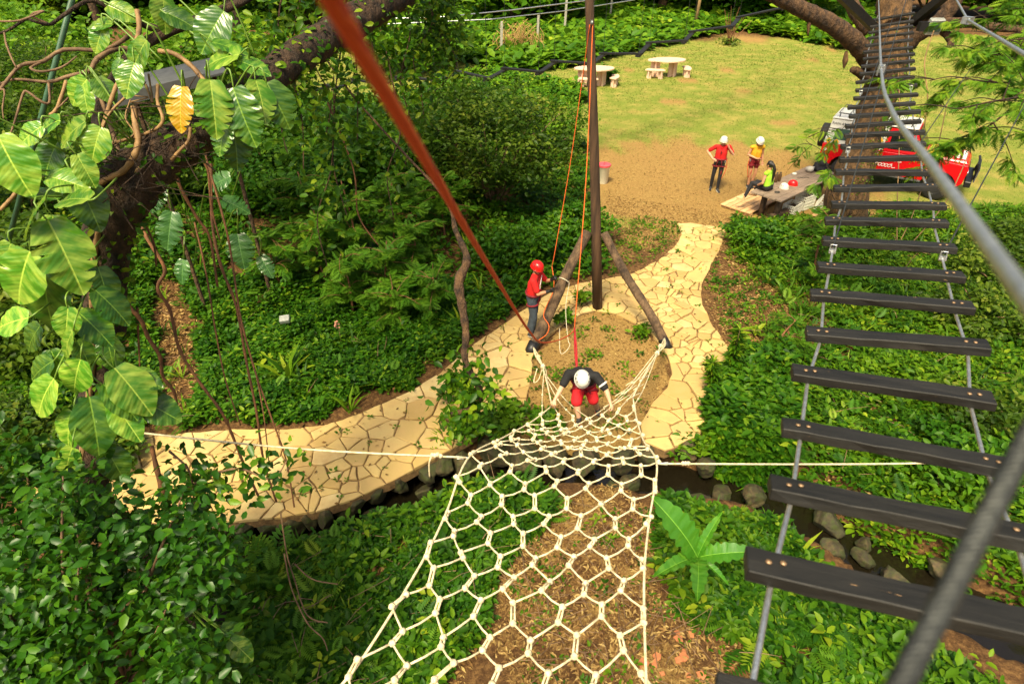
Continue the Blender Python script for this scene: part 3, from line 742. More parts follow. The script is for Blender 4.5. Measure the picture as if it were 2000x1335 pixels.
for j in range(nrow - 1):
    ks = range(0, NC + 1) if j % 2 == 0 else range(0, NC)
    for k in ks:
        b_ = knots[(j, k, 1)]
        for k2 in ((k - 1, k) if j % 2 == 0 else (k, k + 1)):
            q = knots.get((j + 1, k2, 0))
            if q: cords.tube([b_, b_.lerp(q, .5) - Vector((0, 0, random.uniform(0, .03))), q], .0098, 5)
# edge ropes
el_ = [netp(s_, 0) + Vector((-.0, 0, 0)) for s_ in np.linspace(0, TOT, 70)]; er_ = [netp(s_, 1) for s_ in np.linspace(0, TOT, 70)]
MB().tube(el_, .012, 6).build('edge_rope', M['net'], net, smooth=True); MB().tube(er_, .012, 6).build('edge_rope', M['net'], net, smooth=True)
# gathered ends to the two log feet
la = P(1060, 715, 11.2); ra = P(1283, 690, 11.3); ll = P(1042, 678, 12.05); rr_ = P(1298, 660, 12.35)
j = nrow - 1; ks = list(range(0, NC + 1) if j % 2 == 0 else range(0, NC))
fan = MB()
for i, k in enumerate(ks):
    a = knots[(j, k, 1)]; x = i / (len(ks) - 1)
    for tgt, wgt in ((la, x < .62), (ra, x > .38)):
        if not wgt: continue
        m_ = a.lerp(tgt, .45) - Vector((0, 0, .10 + .08 * random.random()))
        pts = spline([a, m_, tgt + Vector((random.gauss(0, .03), random.gauss(0, .03), random.gauss(0, .03)))], 6)
        fan.tube(pts, .0085, 5)
        if tgt is ra or i % 2 == 0:
            for q in (.25, .5): fan.ell(pts[int(q * 12)], .02, None, 6, 4)
    if x > .4 and i < len(ks) - 1:
        nx2 = knots[(j, ks[i + 1], 1)]
        for q in (.18, .34, .5): fan.tube([a.lerp(ra, q) - Vector((0, 0, .05)), nx2.lerp(ra, q + .08) - Vector((0, 0, .05))], .0085, 4)
for e in (el_[-1],): fan.tube(spline([e, e.lerp(la, .5) + Vector((0, 0, .03)), la], 5), .012, 6)
for e in (er_[-1],): fan.tube(spline([e, e.lerp(ra, .5) + Vector((0, 0, .05)), ra], 5), .012, 6)
for a, c_ in ((la, ll), (ra, rr_)):
    for q in range(4): fan.tube(spline([a, a.lerp(c_, .5) + Vector((random.gauss(0, .03), 0, random.gauss(0, .03))), c_], 4), .013, 6)
    fan.ell(a, (.05, .05, .06), None, 8, 6, .2); fan.ell(a.lerp(c_, .45), (.045, .045, .055), None, 8, 6, .2)
fan.tube(spline([la, la + Vector((-.07, -.1, -.22)), la + Vector((-.16, -.08, -.30)), la + Vector((-.10, .0, -.05))], 5), .010, 5)
fan.build('gathered_cord', M['net'], net, smooth=True)
cords.build('cord_mesh', M['net'], net, smooth=True)
bm = bmesh.new(); bmesh.ops.create_icosphere(bm, subdivisions=2, radius=.030)
for v in bm.verts: v.co *= 1 + .18 * math.sin(v.co.x * 150 + v.co.z * 120) * math.cos(v.co.y * 130)
kme = bpy.data.meshes.new('knot'); bm.to_mesh(kme); bm.free(); kme.materials.append(M['net']); kme.polygons.foreach_set('use_smooth', [True] * len(kme.polygons))
upper = MB(); ko = ORIG[net.name]; nk = 0
for (j, k, e), p in knots.items():
    r = p - Vector((0, 0, CAMZ)); dpt = r.y * CT - r.z * ST; vv = 667.5 + FPX * (-(r.z) * CT - r.y * ST) / max(dpt, .1)
    if vv < 1420 and nk < 298:
        o = bpy.data.objects.new('knot', kme); COL.objects.link(o); o.parent = net; o.location = p - ko; o.rotation_euler = (random.random() * 6, random.random() * 6, 0); nk += 1
    else: upper.ell(p, .035, None, 7, 5, .1)
ob = upper.build('upper_knots', M['net'], net, smooth=True); ob['kind'] = 'stuff'
# side ropes
nl = LE[7 * 8]; nr = RE[7 * 8]
lend = P(212, 838, 6.35); rend = P(2150, 894, 7.4)
t = thing('side_rope', 'cream rope running left from the net edge to the leafy tree', 'rope', lend, 'side ropes holding the net open')
MB().tube(spline([nl + Vector((-.03, 0, 0)), nl.lerp(lend, .5) - Vector((0, 0, .07)), lend], 10), .0115, 6).build('line', M['net'], t, smooth=True)
b = MB(); kp = nl.lerp(lend, .085)
for q in range(4): b.ell(kp + Vector((-.03 * q, 0, random.gauss(0, .006))), (.028, .026, .028), None, 8, 6, .15)
b.tube(spline([kp + Vector((-.09, 0, 0)), kp + Vector((-.13, -.02, -.10)), kp + Vector((-.14, -.03, -.32))], 5), .010, 5); b.build('knot', M['net'], t, smooth=True)
MB().tube([nl + Vector((-.02, 0, 0)), nl + Vector((-.14, 0, .02)), nl + Vector((-.13, 0, -.02)), nl], .008, 5).build('shackle', M['steel'], t)
t = thing('side_rope', 'cream rope running right from the net edge behind the planks', 'rope', rend, 'side ropes holding the net open')
MB().tube(spline([nr + Vector((.02, 0, 0)), nr.lerp(rend, .5) - Vector((0, 0, .05)), rend], 10), .0115, 6).build('line', M['net'], t, smooth=True)
b = MB(); kp = nr.lerp(rend, .055)
for q in range(3): b.ell(kp + Vector((.03 * q, 0, 0)), (.026, .024, .026), None, 8, 6, .15)
b.build('knot', M['net'], t, smooth=True)
MB().tube([nr, nr + Vector((.12, 0, .02)), nr + Vector((.12, 0, -.02)), nr], .008, 5).build('shackle', M['steel'], t)

# ---- climbing ropes
cl_att = P(1127, 728, 9.75)                       # on the climber's harness, behind the helmet
joint = P(1122, 640, 10.15)
t = thing('climbing_rope', 'thin orange climbing rope hanging from the pole top to the climber', 'rope', joint, 'orange climbing ropes')
MB().tube(spline([pul + Vector((.02, 0, -.03)), pul.lerp(joint, .5) + Vector((.06, .05, -.08)), joint], 10), .0085, 6).build('line', M['orange'], t, smooth=True)
b = MB(); d = (cl_att - joint); sid = Vector((1, 0, 0))
for o in (-.012, .012): b.tube(spline([joint, joint.lerp(cl_att, .5) + sid * (o * 1.2), cl_att + Vector((0, 0, .02))], 5), .013, 6)
b.build('red_sling', M['redstrap'], t, smooth=True)
bel = P(1069, 546, 12.75)
t = thing('belay_rope', 'thin orange belay rope from the pole top to the gloved person', 'rope', (bel.x, bel.y, 0), 'orange climbing ropes')
MB().tube(spline([pul + Vector((-.03, 0, -.03)), PY(1138, 150, 11.7), PY(1112, 330, 11.6), P(1084, 490, 12.5), P(1078, 520, 12.7)], 8), .0085, 6).build('line', M['orange'], t, smooth=True)
MB().tube(spline([P(1078, 520, 12.7), P(1082, 552, 12.6), P(1078, 575, 12.5), P(1066, 600, 12.5), P(1062, 618, 12.4), P(1072, 635, 12.2), P(1068, 652, 12.2), P(1052, 664, 12.2)], 6), .0085, 6).build('slack_loop', M['orange'], t, smooth=True)
t = thing('guide_rope', 'blurred thick orange rope sweeping close past the lens to the red sling', 'rope', joint, 'orange climbing ropes')
gp = poly3([(1121, 646, 10.1), (1105, 658, 9.2), (1080, 667, 7.8), (1055, 668, 6.2), (1035, 648, 4.6), (1008, 608, 3.4), (962, 532, 2.25), (900, 430, 1.4), (830, 310, .92), (760, 195, .66), (700, 92, .52), (648, 0, .42), (590, -110, .34), (500, -300, .26)])
MB().tube(spline(gp, 8), [.009] * 4 + [.0085] * 10, 8).build('line', M['orange_near'], t, smooth=True)
t = thing('tie_cord', 'thin white cord tied around the left brace log', 'cord', P(1103, 553, 12.4))
b = MB(); c0 = lerp(brl, jl + Vector((-.17, -.03, .05)), .60)
dd = (jl - brl).normalized(); fr = frame(dd)
b.tube([c0 + fr @ Vector((.0, .125 * math.cos(a_), .125 * math.sin(a_))) for a_ in np.linspace(0, 6.28, 14)], .009, 5); b.build('loop', M['white_rope'], t)
MB().tube(spline([c0 + Vector((.10, -.08, 0)), P(1105, 600, 12.1), P(1109, 660, 11.6), P(1113, 673, 11.5), P(1104, 687, 11.4), P(1094, 686, 11.4), P(1093, 640, 11.9)], 6), .0055, 5).build('hanging_end', M['white_rope'], t, smooth=True)

# ---- swinging plank bridge on the right
LBR = .92
def brc(Y):
    x = 1.444 + (Y - 1.48) * (9.97 - 1.444) / (18.1 - 1.48) - .04 * max(0., min(1., (2.2 - Y) / .8))
    z = np.interp(Y, [1.0, 1.48, 2.05, 3., 4., 5., 6.5, 8., 10., 12., 14., 16., 18.1, 19.2], [5.72, 5.60, 5.42, 5.38, 5.31, 5.22, 5.12, 5.01, 4.92, 4.91, 4.97, 5.08, 5.35, 5.5])
    return Vector((x, Y, z))
def broll(Y): return np.interp(Y, [1.5, 3., 8., 18.], [.01, .07, .13, .19])
def proj(p):
    r = Vector(p) - Vector((0, 0, CAMZ)); d = r.y * CT - r.z * ST
    return 1000 + FPX * r.x / d, 667.5 + FPX * (-r.z * CT - r.y * ST) / d
bdir = (brc(10) - brc(3)); bdir.z = 0; bdir.normalize(); blat0 = Vector((.95, -.31, 0)).normalized()
bridge = thing('plank_bridge', 'swinging bridge of black planks on two steel cables leading to the big tree', 'bridge', brc(10))
bo = ORIG[bridge.name]
vlist = [5, 20, 33, 47, 58, 70, 84, 98, 111, 125, 140, 156, 172, 189, 206, 223, 242, 262, 284, 310, 337, 367, 401, 434, 478, 531, 588, 664, 754, 872, 1000, 1172, 1480]
pme = []
for q in range(3):
    bm = bmesh.new(); bmesh.ops.create_cube(bm, size=1.0)
    bmesh.ops.subdivide_edges(bm, edges=[e for e in bm.edges if abs(e.verts[0].co.x - e.verts[1].co.x) > .5], cuts=9)
    for v in bm.verts:
        x = v.co.x; v.co = Vector((x * LBR, v.co.y * (.112 + .002 * math.sin(x * 9 + q * 2)), v.co.z * .05 + .0015 * math.sin(x * 6 + q)))
        v.co += Vector((random.gauss(0, .0015), random.gauss(0, .002), random.gauss(0, .0015)))
    bmesh.ops.bevel(bm, geom=[e for e in bm.edges if e.calc_face_angle(0) > .6], offset=.004, segments=1, affect='EDGES')
    m_ = bpy.data.meshes.new('plank'); bm.to_mesh(m_); bm.free(); m_.materials.append(M['plank']); pme.append(m_)
b = MB(); b.lathe([(.0, .0), (.011, 0), (.010, .004), (.0, .007)], (0, 0, 0), 8, capb=False)
bme = bpy.data.meshes.new('bolt'); bme.from_pydata(b.v, [], b.f); bme.materials.append(M['bolt']); bme.polygons.foreach_set('use_smooth', [True] * len(bme.polygons))
cabL = []; cabR = []; planks = []
for i, v in enumerate(vlist):
    lo_, hi_ = .2, 24.
    for it in range(40):
        m_ = (lo_ + hi_) / 2
        if proj(brc(m_))[1] > v: lo_ = m_
        else: hi_ = m_
    Y = (lo_ + hi_) / 2; c = brc(Y); lat = (blat0 * LBR + Vector((0, 0, broll(Y)))).normalized(); lat = (lat + Vector((random.gauss(0, .012), random.gauss(0, .02), random.gauss(0, .014)))).normalized(); c = c + lat * random.gauss(0, .012)
    tan = (brc(Y + .3) - brc(Y - .3)).normalized(); nz = lat.cross(tan).normalized()
    if nz.z < 0: nz = -nz
    yv = nz.cross(lat); R3 = Matrix((lat, yv, nz)).transposed()
    o = bpy.data.objects.new('plank', pme[i % 3]); COL.objects.link(o); o.parent = bridge; o.location = c - bo; o.rotation_euler = R3.to_euler(); ORIG[o.name] = c
    if Y < 9:
        for s_ in (-1, 1):
            for q in (-1, 1):
                bb = bpy.data.objects.new('bolt', bme); COL.objects.link(bb); bb.parent = o
                bb.location = (s_ * .405 * LBR + q * .022, random.uniform(-.008, .008), .0265)
    cabL.append(c - lat * .405 * LBR - nz * .034); cabR.append(c + lat * .405 * LBR - nz * .034); planks.append((c, lat, nz, tan))
endt = brc(18.6)
for cb in (cabL, cabR):
    pts = [cb[0] + (cb[0] - cb[1]) * 2.0] + cb + [cb[-1] + (cb[-1] - cb[-2]) * 1.6]
    MB().tube(pts, .0095, 8).build('cable', M['steel'], bridge, smooth=True)
for (uu, vv) in ((0, 24), (0, 18), (0, 12)):                      # cable clamps with hangers
    c, lat, nz, tan = planks[vv]
    for s_ in (-1, 1):
        p = c + lat * s_ * .405 * LBR - nz * .03 - tan * .14
        b = MB(); b.box(p, (.05, .035, .03), Matrix((lat, tan, nz)).transposed()); b.tube([p + lat * .02, p + nz * .05 + lat * .02, p + nz * .05 - lat * .02, p - lat * .02], .006, 5)
        b.build('cable_clamp', M['steel'], bridge)
# hand cables and thin hangers
t = thing('hand_cable', 'thick pale steel cable crossing in front of the planks, blurred near the lens', 'cable', P(1740, 210, 1.9), 'steel cables of the plank bridge')
h0 = P(2000, 575, .43); h1 = P(1740, 212, 1.85); h2 = P(1721, 135, 3.0); h3 = P(1716, 0, 11.5); h4 = h3 + (h3 - h2) * .6
MB().tube(spline([h0 + (h0 - h1) * .35, h0, h0.lerp(h1, .35), h1, h2, h2.lerp(h3, .4), h3, h4], 8), .0068, 8).build('line', M['steel'], t, smooth=True)
b = MB(); b.box(h2, (.022, .03, .03)); b.tube([h2 + Vector((-.012, 0, -.03)), h2 + Vector((-.012, 0, .02)), h2 + Vector((.012, 0, .02)), h2 + Vector((.012, 0, -.03))], .004, 5); b.build('clamp', M['steel'], t)
t = thing('hand_cable', 'pale steel cable with a clamp bending through the upper right foliage', 'cable', P(1890, 40, 4.6), 'steel cables of the plank bridge')
MB().tube([P(1856, -25, 7.5), P(1868, 0, 6.3), P(1890, 39, 4.7), P(1945, 72, 3.0), P(2000, 106, 2.1), P(2150, 190, 1.2)], .0085, 8).build('line', M['steel'], t, smooth=True)
MB().box(P(1890, 40, 4.7), (.06, .06, .05), RZ(.5)).build('clamp', M['steel'], t)
t = thing('stay_cable', 'dark blurred twisted steel cable crossing the nearest planks in the lower right', 'cable', P(1800, 1250, .62), 'steel cables of the plank bridge')
p0 = P(2060, 755, .54); p1 = P(1735, 1385, .44)
b = MB(); ax = (p1 - p0).normalized(); f_ = frame(ax)
for k in range(6):
    b.tube([p0.lerp(p1, s_) + f_ @ Vector((0, .0062 * math.cos(6.28 * (k / 6 + s_ * 9)), .0062 * math.sin(6.28 * (k / 6 + s_ * 9)))) for s_ in np.linspace(-.1, 1.1, 90)], .0038, 5)
b.build('strands', M['dark_steel'], t, smooth=True)
for k, (s_, i0_) in enumerate(((-1, 24), (1, 24), (-1, 18), (1, 18))):
    c, lat, nz, tan = planks[i0_]; p = c + lat * s_ * .405 * LBR - tan * .14
    topp = [P(1752, 60, 8.9), P(1990, 225, 6.6), P(1725, 90, 12.), P(1905, 120, 11.)][k]
    t = MB().tube([p, topp + (topp - p) * .8], .006, 5).thing('hanger_wire', M['dark_steel'], ['thin dark hanger wire rising from the left bridge cable in mid bridge', 'thin dark hanger wire slanting up to the right edge from the right bridge cable',
        'thin dark hanger wire before the tree trunk on the left bridge cable', 'thin dark hanger wire slanting past the feathery branch'][k], 'wire', 'hanger wires of the plank bridge', base=p)
for k, pts in enumerate(([(1752, 470, 13.5), (1752, 400, 14), (1756, 300, 14.4), (1757, 200, 14.4), (1752, 100, 14.4)], [(1760, 468, 13.), (1782, 420, 13.3), (1800, 370, 13.6), (1830, 290, 14), (1850, 200, 14)],
                         [(1785, 470, 13), (1820, 430, 13.3), (1850, 390, 13.5), (1875, 340, 13.8), (1900, 280, 14), (1935, 200, 14)], [(1805, 250, 12), (1812, 190, 12), (1806, 120, 12), (1824, 60, 12)])):
    g = spline(poly3(pts), 6); gb = [q for q in g if q.z > .05]
    MB().tube(gb, .011, 5).thing('dangling_root', M['tan_root'], ['straight tan root hanging behind the planks in front of the trunk', 'tan root slanting across the red door of the vehicle', 'tan root slanting past the front wheel of the vehicle',
        'curved thin tan root hanging below the floodlight'][k], 'root', 'thin roots hanging behind the plank bridge', base=gb[0], smooth=True)
# ================================================================== people
def blob(name, prims, voxel, mat, parent, it=4):
    b = MB()
    for p in prims:
        if p[0] == 'c': b.cap(p[1], p[2], p[3], p[4])
        else: b.ell(p[1], p[2], p[3] if len(p) > 3 else None, 14, 10)
    me = bpy.data.meshes.new(name); o = ORIG[parent.name]
    me.from_pydata([(q[0] - o.x, q[1] - o.y, q[2] - o.z) for q in b.v], [], b.f); me.update()
    ob = bpy.data.objects.new(name, me); COL.objects.link(ob)
    m = ob.modifiers.new('r', 'REMESH'); m.mode = 'VOXEL'; m.voxel_size = voxel
    s = ob.modifiers.new('s', 'SMOOTH'); s.iterations = it; s.factor = .5
    dg = bpy.context.evaluated_depsgraph_get(); ev = ob.evaluated_get(dg)
    nm = bpy.data.meshes.new_from_object(ev); ob.modifiers.clear(); ob.data = nm; nm.name = name
    bpy.data.meshes.remove(me)
    nm.materials.clear(); nm.materials.append(mat); nm.polygons.foreach_set('use_smooth', [True] * len(nm.polygons))
    ob.parent = parent; ORIG[ob.name] = o
    return ob
def helmet_parts(c, F, mat, parent, sc=1.0, sub=None):
    """F: 3x3 columns x = right, y = forward, z = up"""
    prof = [(.128, -.035), (.130, -.02), (.127, .0), (.120, .035), (.104, .068), (.080, .092), (.045, .108), (.0, .114)]
    b = MB()
    n = 20; N = len(prof)
    vs = [F @ Vector((r * math.cos(6.283 * k / n) * .92 * sc, r * math.sin(6.283 * k / n) * 1.10 * sc, z * sc)) + c for r, z in prof for k in range(n)]
    fs = [(i * n + k, i * n + (k + 1) % n, (i + 1) * n + (k + 1) % n, (i + 1) * n + k) for i in range(N - 1) for k in range(n)]
    b.add(vs, fs)
    vs2 = [F @ Vector((r * math.cos(6.283 * k / n) * .92 * sc, r * math.sin(6.283 * k / n) * 1.10 * sc, -.035 * sc)) + c for r in (.128, .112) for k in range(n)]
    b.add(vs2, [(k, (k + 1) % n, n + (k + 1) % n, n + k) for k in range(n)])
    b.tube([F @ Vector((.130 * math.cos(6.283 * k / n) * .92 * sc, .130 * math.sin(6.283 * k / n) * 1.10 * sc, -.034 * sc)) + c for k in range(n + 1)], .006 * sc, 5, cap=False)
    h = b.build('helmet', mat, parent, smooth=True)
    v = MB()
    for s in (-1, 1):
        for yy, zz in ((.05, .065), (-.05, .065), (.0, .055)):
            r = .118
            v.ell(F @ (Vector((s * (.088 if yy else .105) * sc, yy * sc, zz * sc))) + c, (.010 * sc, .020 * sc, .009 * sc), F, 8, 5)
    v.build('vent', M['black'], h, smooth=True)
    return h
def hand(p, d, n, side, grip=.5):
    """prims of a hand at wrist p pointing along d, palm normal n"""
    d = Vector(d).normalized(); n = Vector(n); n = (n - d * n.dot(d)).normalized(); s = d.cross(n) * side; pr = []
    pr.append(('c', p, .026, p + d * .05, .030)); pr.append(('c', p + d * .03 - s * .018, .020, p + d * .085 - s * .02, .017)); pr.append(('c', p + d * .03 + s * .018, .020, p + d * .085 + s * .02, .017))
    for k, L in enumerate((.062, .074, .07, .055)):
        o = p + d * .085 + s * ((k - 1.5) * .0185); a = o + (d * (1 - grip * .6) + n * grip * .9).normalized() * L * .55; e = a + (d * (1 - grip * 1.5) + n * grip * 1.6).normalized() * L * .5
        pr += [('c', o, .0095, a, .0088), ('c', a, .0088, e, .0075)]
    o = p + d * .03 + s * .03; a = o + (d * .7 + s * .7 + n * .3).normalized() * .045; e = a + (d * .9 + n * .5).normalized() * .032
    pr += [('c', o, .013, a, .011), ('c', a, .011, e, .009)]
    return pr
def person(label, J, look, base):
    """J: joints in world space. look: materials and options"""
    t = thing('person', label, 'person', base)
    w = look.get('w', 1.0); sk = look.get('skin', M['skin'])
    ax_ = (J['shR'] - J['shL']).normalized(); fwd = J['face'].normalized(); hu = J.get('hup', Vector((0, 0, 1)))
    z_ = (hu - fwd * hu.dot(fwd)).normalized(); x_ = fwd.cross(z_).normalized(); F = Matrix((x_, fwd, z_)).transposed()
    hc = J['head']
    hx = (J['hipR'] - J['hipL']).normalized()
    def torso(e):
        pr = []
        for s in (-1, 1):
            pr.append(('c', J['pelvis'] + hx * s * .065 * w, .112 * w + e, J['chest'] + ax_ * s * .068 * w, .112 * w + e))
            pr.append(('c', J['chest'] + ax_ * s * .06, .108 * w + e, J['neck'] + ax_ * s * .10 * w - (J['neck'] - J['chest']).normalized() * .06, .062 + e))
        pr.append(('c', J['neck'] - (J['neck'] - J['chest']).normalized() * .05, .062 + e, J['shR'], .058 * w + e)); pr.append(('c', J['neck'] - (J['neck'] - J['chest']).normalized() * .05, .062 + e, J['shL'], .058 * w + e))
        return pr
    def arm(s, e, upto=1.0, el_=None):
        a, m, z = J['sh' + s], J['el' + s], J['wr' + s]
        if upto <= .5: return [('c', a, .056 * w + e, a.lerp(m, upto * 2), .047 * w + e)]
        return [('c', a, .054 * w + e, m, .041 * w + e), ('c', m, .042 * w + e, m.lerp(z, .35), .040 * w + e), ('c', m.lerp(z, .35), .040 * w + e, z, .026 + e)]
    def leg(s, e, upto=1.0):
        a, m, z = J['hip' + s], J['kn' + s], J['an' + s]
        if upto <= .5: return [('c', a, .090 * w + e, a.lerp(m, upto * 2), .068 * w + e * 1.4)]
        return [('c', a, .088 * w + e, m, .060 * w + e), ('c', m, .058 * w + e, m.lerp(z, .35), .058 * w + e), ('c', m.lerp(z, .35), .057 * w + e, z, .038 + e)]
    pr = torso(0)
    for s, sg in (('R', 1), ('L', -1)):
        pr += arm(s, 0) + leg(s, 0)
        d = (J['wr' + s] - J['el' + s]); pr += hand(J['wr' + s], J.get('hd' + s, d), J.get('hn' + s, fwd), sg, look.get('grip', .5))
        td = J['toe' + s] - J['an' + s]; pr += [('c', J['an' + s], .038, J['an' + s] - Vector((0, 0, .03)), .036), ('c', J['an' + s] - Vector((0, 0, .035)) - td * .25, .032, J['toe' + s], .028)]
    pr += [('c', J['neck'] - Vector((0, 0, .03)), .056, hc - F @ Vector((0, .015, .05)), .052)]
    pr += [('e', hc + F @ Vector((0, -.008, .02)), (.076, .095, .100), F), ('e', hc + F @ Vector((0, .020, -.050)), (.058, .068, .070), F), ('e', hc + F @ Vector((0, .055, -.088)), (.028, .026, .024), F)]
    pr += [('c', hc + F @ Vector((0, .088, .005)), .010, hc + F @ Vector((0, .108, -.030)), .014), ('e', hc + F @ Vector((.079, -.01, -.01)), (.010, .022, .032), F), ('e', hc + F @ Vector((-.079, -.01, -.01)), (.010, .022, .032), F),
           ('c', hc + F @ Vector((-.035, .078, .022)), .012, hc + F @ Vector((.035, .078, .022)), .012), ('c', hc + F @ Vector((-.018, .082, -.058)), .008, hc + F @ Vector((.018, .082, -.058)), .008)]
    body = blob('body', pr, .0095, sk, t, 3)
    b = MB()
    for s in (-1, 1): b.ell(hc + F @ Vector((s * .031, .083, .003)), (.012, .008, .006), F, 8, 6); b.tube([hc + F @ Vector((s * .016, .090, .022)), hc + F @ Vector((s * .048, .082, .024))], .0045, 5)
    b.build('eye', M['hair'], body, smooth=True)
    b = MB(); b.tube([hc + F @ Vector((-.022, .088, -.058)), hc + F @ Vector((0, .0925, -.059)), hc + F @ Vector((.022, .088, -.058))], .004, 5); b.build('mouth', M['redstrap'], body, smooth=True)
    # clothes
    top = [q for q in torso(.016)]
    sl = look.get('sleeve', .36)
    if sl > 0:
        for s in 'RL': top += arm(s, .020, sl)
    shirt = blob('shirt', top, .013, look['top'], t, 4)
    bt = [('c', J['pelvis'] + hx * s * .06 * w, .118 * w + .018, J['pelvis'] + hx * s * .065 * w + (J['chest'] - J['pelvis']).normalized() * .07, .112 * w + .016) for s in (-1, 1)]
    for s in 'RL': bt += leg(s, look.get('loose', .014), look.get('leglen', 1.0))
    if look.get('bottom'): blob('trousers', bt, .013, look['bottom'], t, 4)
    for s in 'RL':
        a = J['an' + s]; td = J['toe' + s] - a; td2 = Vector((td.x, td.y, 0)); td2 = td2.normalized() if td2.length > 1e-4 else fwd
        sh = blob('shoe', [('c', a + Vector((0, 0, .02)), .045, a - Vector((0, 0, .02)), .045), ('c', a - Vector((0, 0, .03)) - td2 * .04, .042, J['toe' + s] + td.normalized() * .01, .036)], .012, look['shoe'], t, 3)
        so = MB(); c0 = a - Vector((0, 0, .062)) - td2 * .06; c1 = J['toe' + s] + td.normalized() * .03 - Vector((0, 0, .026)); d_ = (c1 - c0); sd = Vector((-td2.y, td2.x, 0))
        so.prism([c0 - sd * .034, c0.lerp(c1, .7) - sd * .042, c1 - sd * .018, c1 + sd * .018, c0.lerp(c1, .7) + sd * .042, c0 + sd * .034], (0, 0, .02)); so.build('sole', look.get('sole', M['shoe_white']), sh)
    if look.get('glove'):
        for s, sg in (('R', 1), ('L', -1)):
            d = (J['wr' + s] - J['el' + s]).normalized()
            blob('glove', [(q[0], q[1], q[2] + .005, q[3], q[4] + .005) for q in hand(J['wr' + s], J.get('hd' + s, d), J.get('hn' + s, fwd), sg, look.get('grip', .5))] + [('c', J['wr' + s] - d * .06, .036, J['wr' + s], .033)], .0085, look['glove'], t, 2)
    if look.get('helmet'):
        helmet_parts(hc + F @ Vector((0, 0, .045)), F, look['helmet'], t)
        b = MB(); b.tube(spline([hc + F @ Vector((-.088, .01, .02)), hc + F @ Vector((-.068, .04, -.07)), hc + F @ Vector((0, .06, -.116)), hc + F @ Vector((.068, .04, -.07)), hc + F @ Vector((.088, .01, .02))], 4), .006, 5); b.build('chin_strap', M['black'], t)
    hb = [('e', hc + F @ Vector((0, -.016, .026)), (.086, .100, .104), F)]
    if look.get('pony'):
        hb += [('e', hc + F @ Vector((0, -.10, .03)), (.045, .045, .045), F)]
        q0 = hc + F @ Vector((0, -.12, .02)); q1 = q0 + F @ Vector((.02, -.05, -.12)); q2 = q1 + Vector((0, 0, -.2)) + F @ Vector((.0, -.01, 0)); q3 = q2 + Vector((0, 0, -.16))
        hb += [('c', q0, .045, q1, .045), ('c', q1, .045, q2, .038), ('c', q2, .038, q3, .012)]
        blob('hair', hb, .011, M['hair'], t, 2)
    elif look.get('hairlen', 0) >= 0:
        hb = [('e', hc + F @ Vector((0, -.026, .012)), (.084, .090, .092), F)]
        if look.get('hairlen'): hb += [('c', hc + F @ Vector((0, -.07, -.02)), .055, hc + F @ Vector((0, -.07, -look['hairlen'])), .035)]
        blob('hair', hb, .011, M['hair'], t, 2)
    if look.get('harness'):
        hm = look['harness']; b = MB(); up = (J['chest'] - J['pelvis']).normalized(); fw = ax_.cross(up) * -1
        fw = hx.cross(up).normalized(); 
        if fw.dot(fwd) < 0: fw = -fw
        c = J['pelvis'] + up * .075
        b.tube([c + hx * .205 * w * math.cos(a_) + fw * .15 * w * math.sin(a_) for a_ in np.linspace(0, 6.283, 20)], .024, 6, cap=False)
        for s, sg in (('R', 1), ('L', -1)):
            d = (J['kn' + s] - J['hip' + s]).normalized(); c2 = J['hip' + s] + d * .10; f2 = frame(d)
            b.tube([c2 + f2 @ Vector((0, .116 * w * math.cos(a_), .116 * w * math.sin(a_))) for a_ in np.linspace(0, 6.283, 16)], .018, 6, cap=False)
            b.tube([c + hx * sg * .05 + fw * .15 * w, c2 + fw * .115 * w], .012, 5)
        hh = b.build('harness', hm, t, smooth=True)
        b = MB()
        for q in range(5):
            p = c + hx * (random.choice((-1, 1)) * random.uniform(.14, .2)) + fw * random.uniform(-.02, .12) - up * .06
            b.tube([p + Vector((0, 0, .05)), p + hx * .02, p - Vector((0, 0, .05)), p - hx * .02, p + Vector((0, 0, .05))], .006, 5)
        b.build('carabiner', M['steel'], hh)
        if look.get('lanyard'):
            p = c + hx * look['lanyard'] * .2 + fw * .06
            MB().tube(spline([p, p + Vector((0, 0, -.2)) + hx * .03 * look['lanyard'], p + Vector((0, 0, -.45)) + fw * .05, p + Vector((0, 0, -.62)) - hx * look['lanyard'] * .08, p + Vector((0, 0, -.35)) - hx * look['lanyard'] * .1 + fw * .08], 6), .009, 5).build('lanyard', M['tee_red'], hh, smooth=True)
    return t, shirt
def standing(base, yaw, H=1.70, **k):
    """default joints, then overrides given in the local frame (x right, y forward, z up)"""
    s = H / 1.72; z = lambda a: a * s
    D = dict(head=(0, .03, z(1.60)), neck=(0, 0, z(1.455)), chest=(0, .0, z(1.25)), pelvis=(0, 0, z(.97)), shR=(.185, 0, z(1.405)), shL=(-.185, 0, z(1.405)), elR=(.24, -.03, z(1.13)), elL=(-.24, -.03, z(1.13)),
             wrR=(.24, .06, z(.90)), wrL=(-.24, .06, z(.90)), hipR=(.09, 0, z(.91)), hipL=(-.09, 0, z(.91)), knR=(.10, .03, z(.50)), knL=(-.10, .03, z(.50)), anR=(.11, -.02, .085), anL=(-.11, -.02, .085),
             toeR=(.13, .14, .036), toeL=(-.13, .14, .036), face=(0, 1, -.1))
    D.update(k); Rm = RZ(yaw); out = {}
    for q, v in D.items():
        v = Vector(v); out[q] = Rm @ v if q in ('face', 'hup') or q[:2] in ('hd', 'hn') else Rm @ v + Vector(base)
    return out
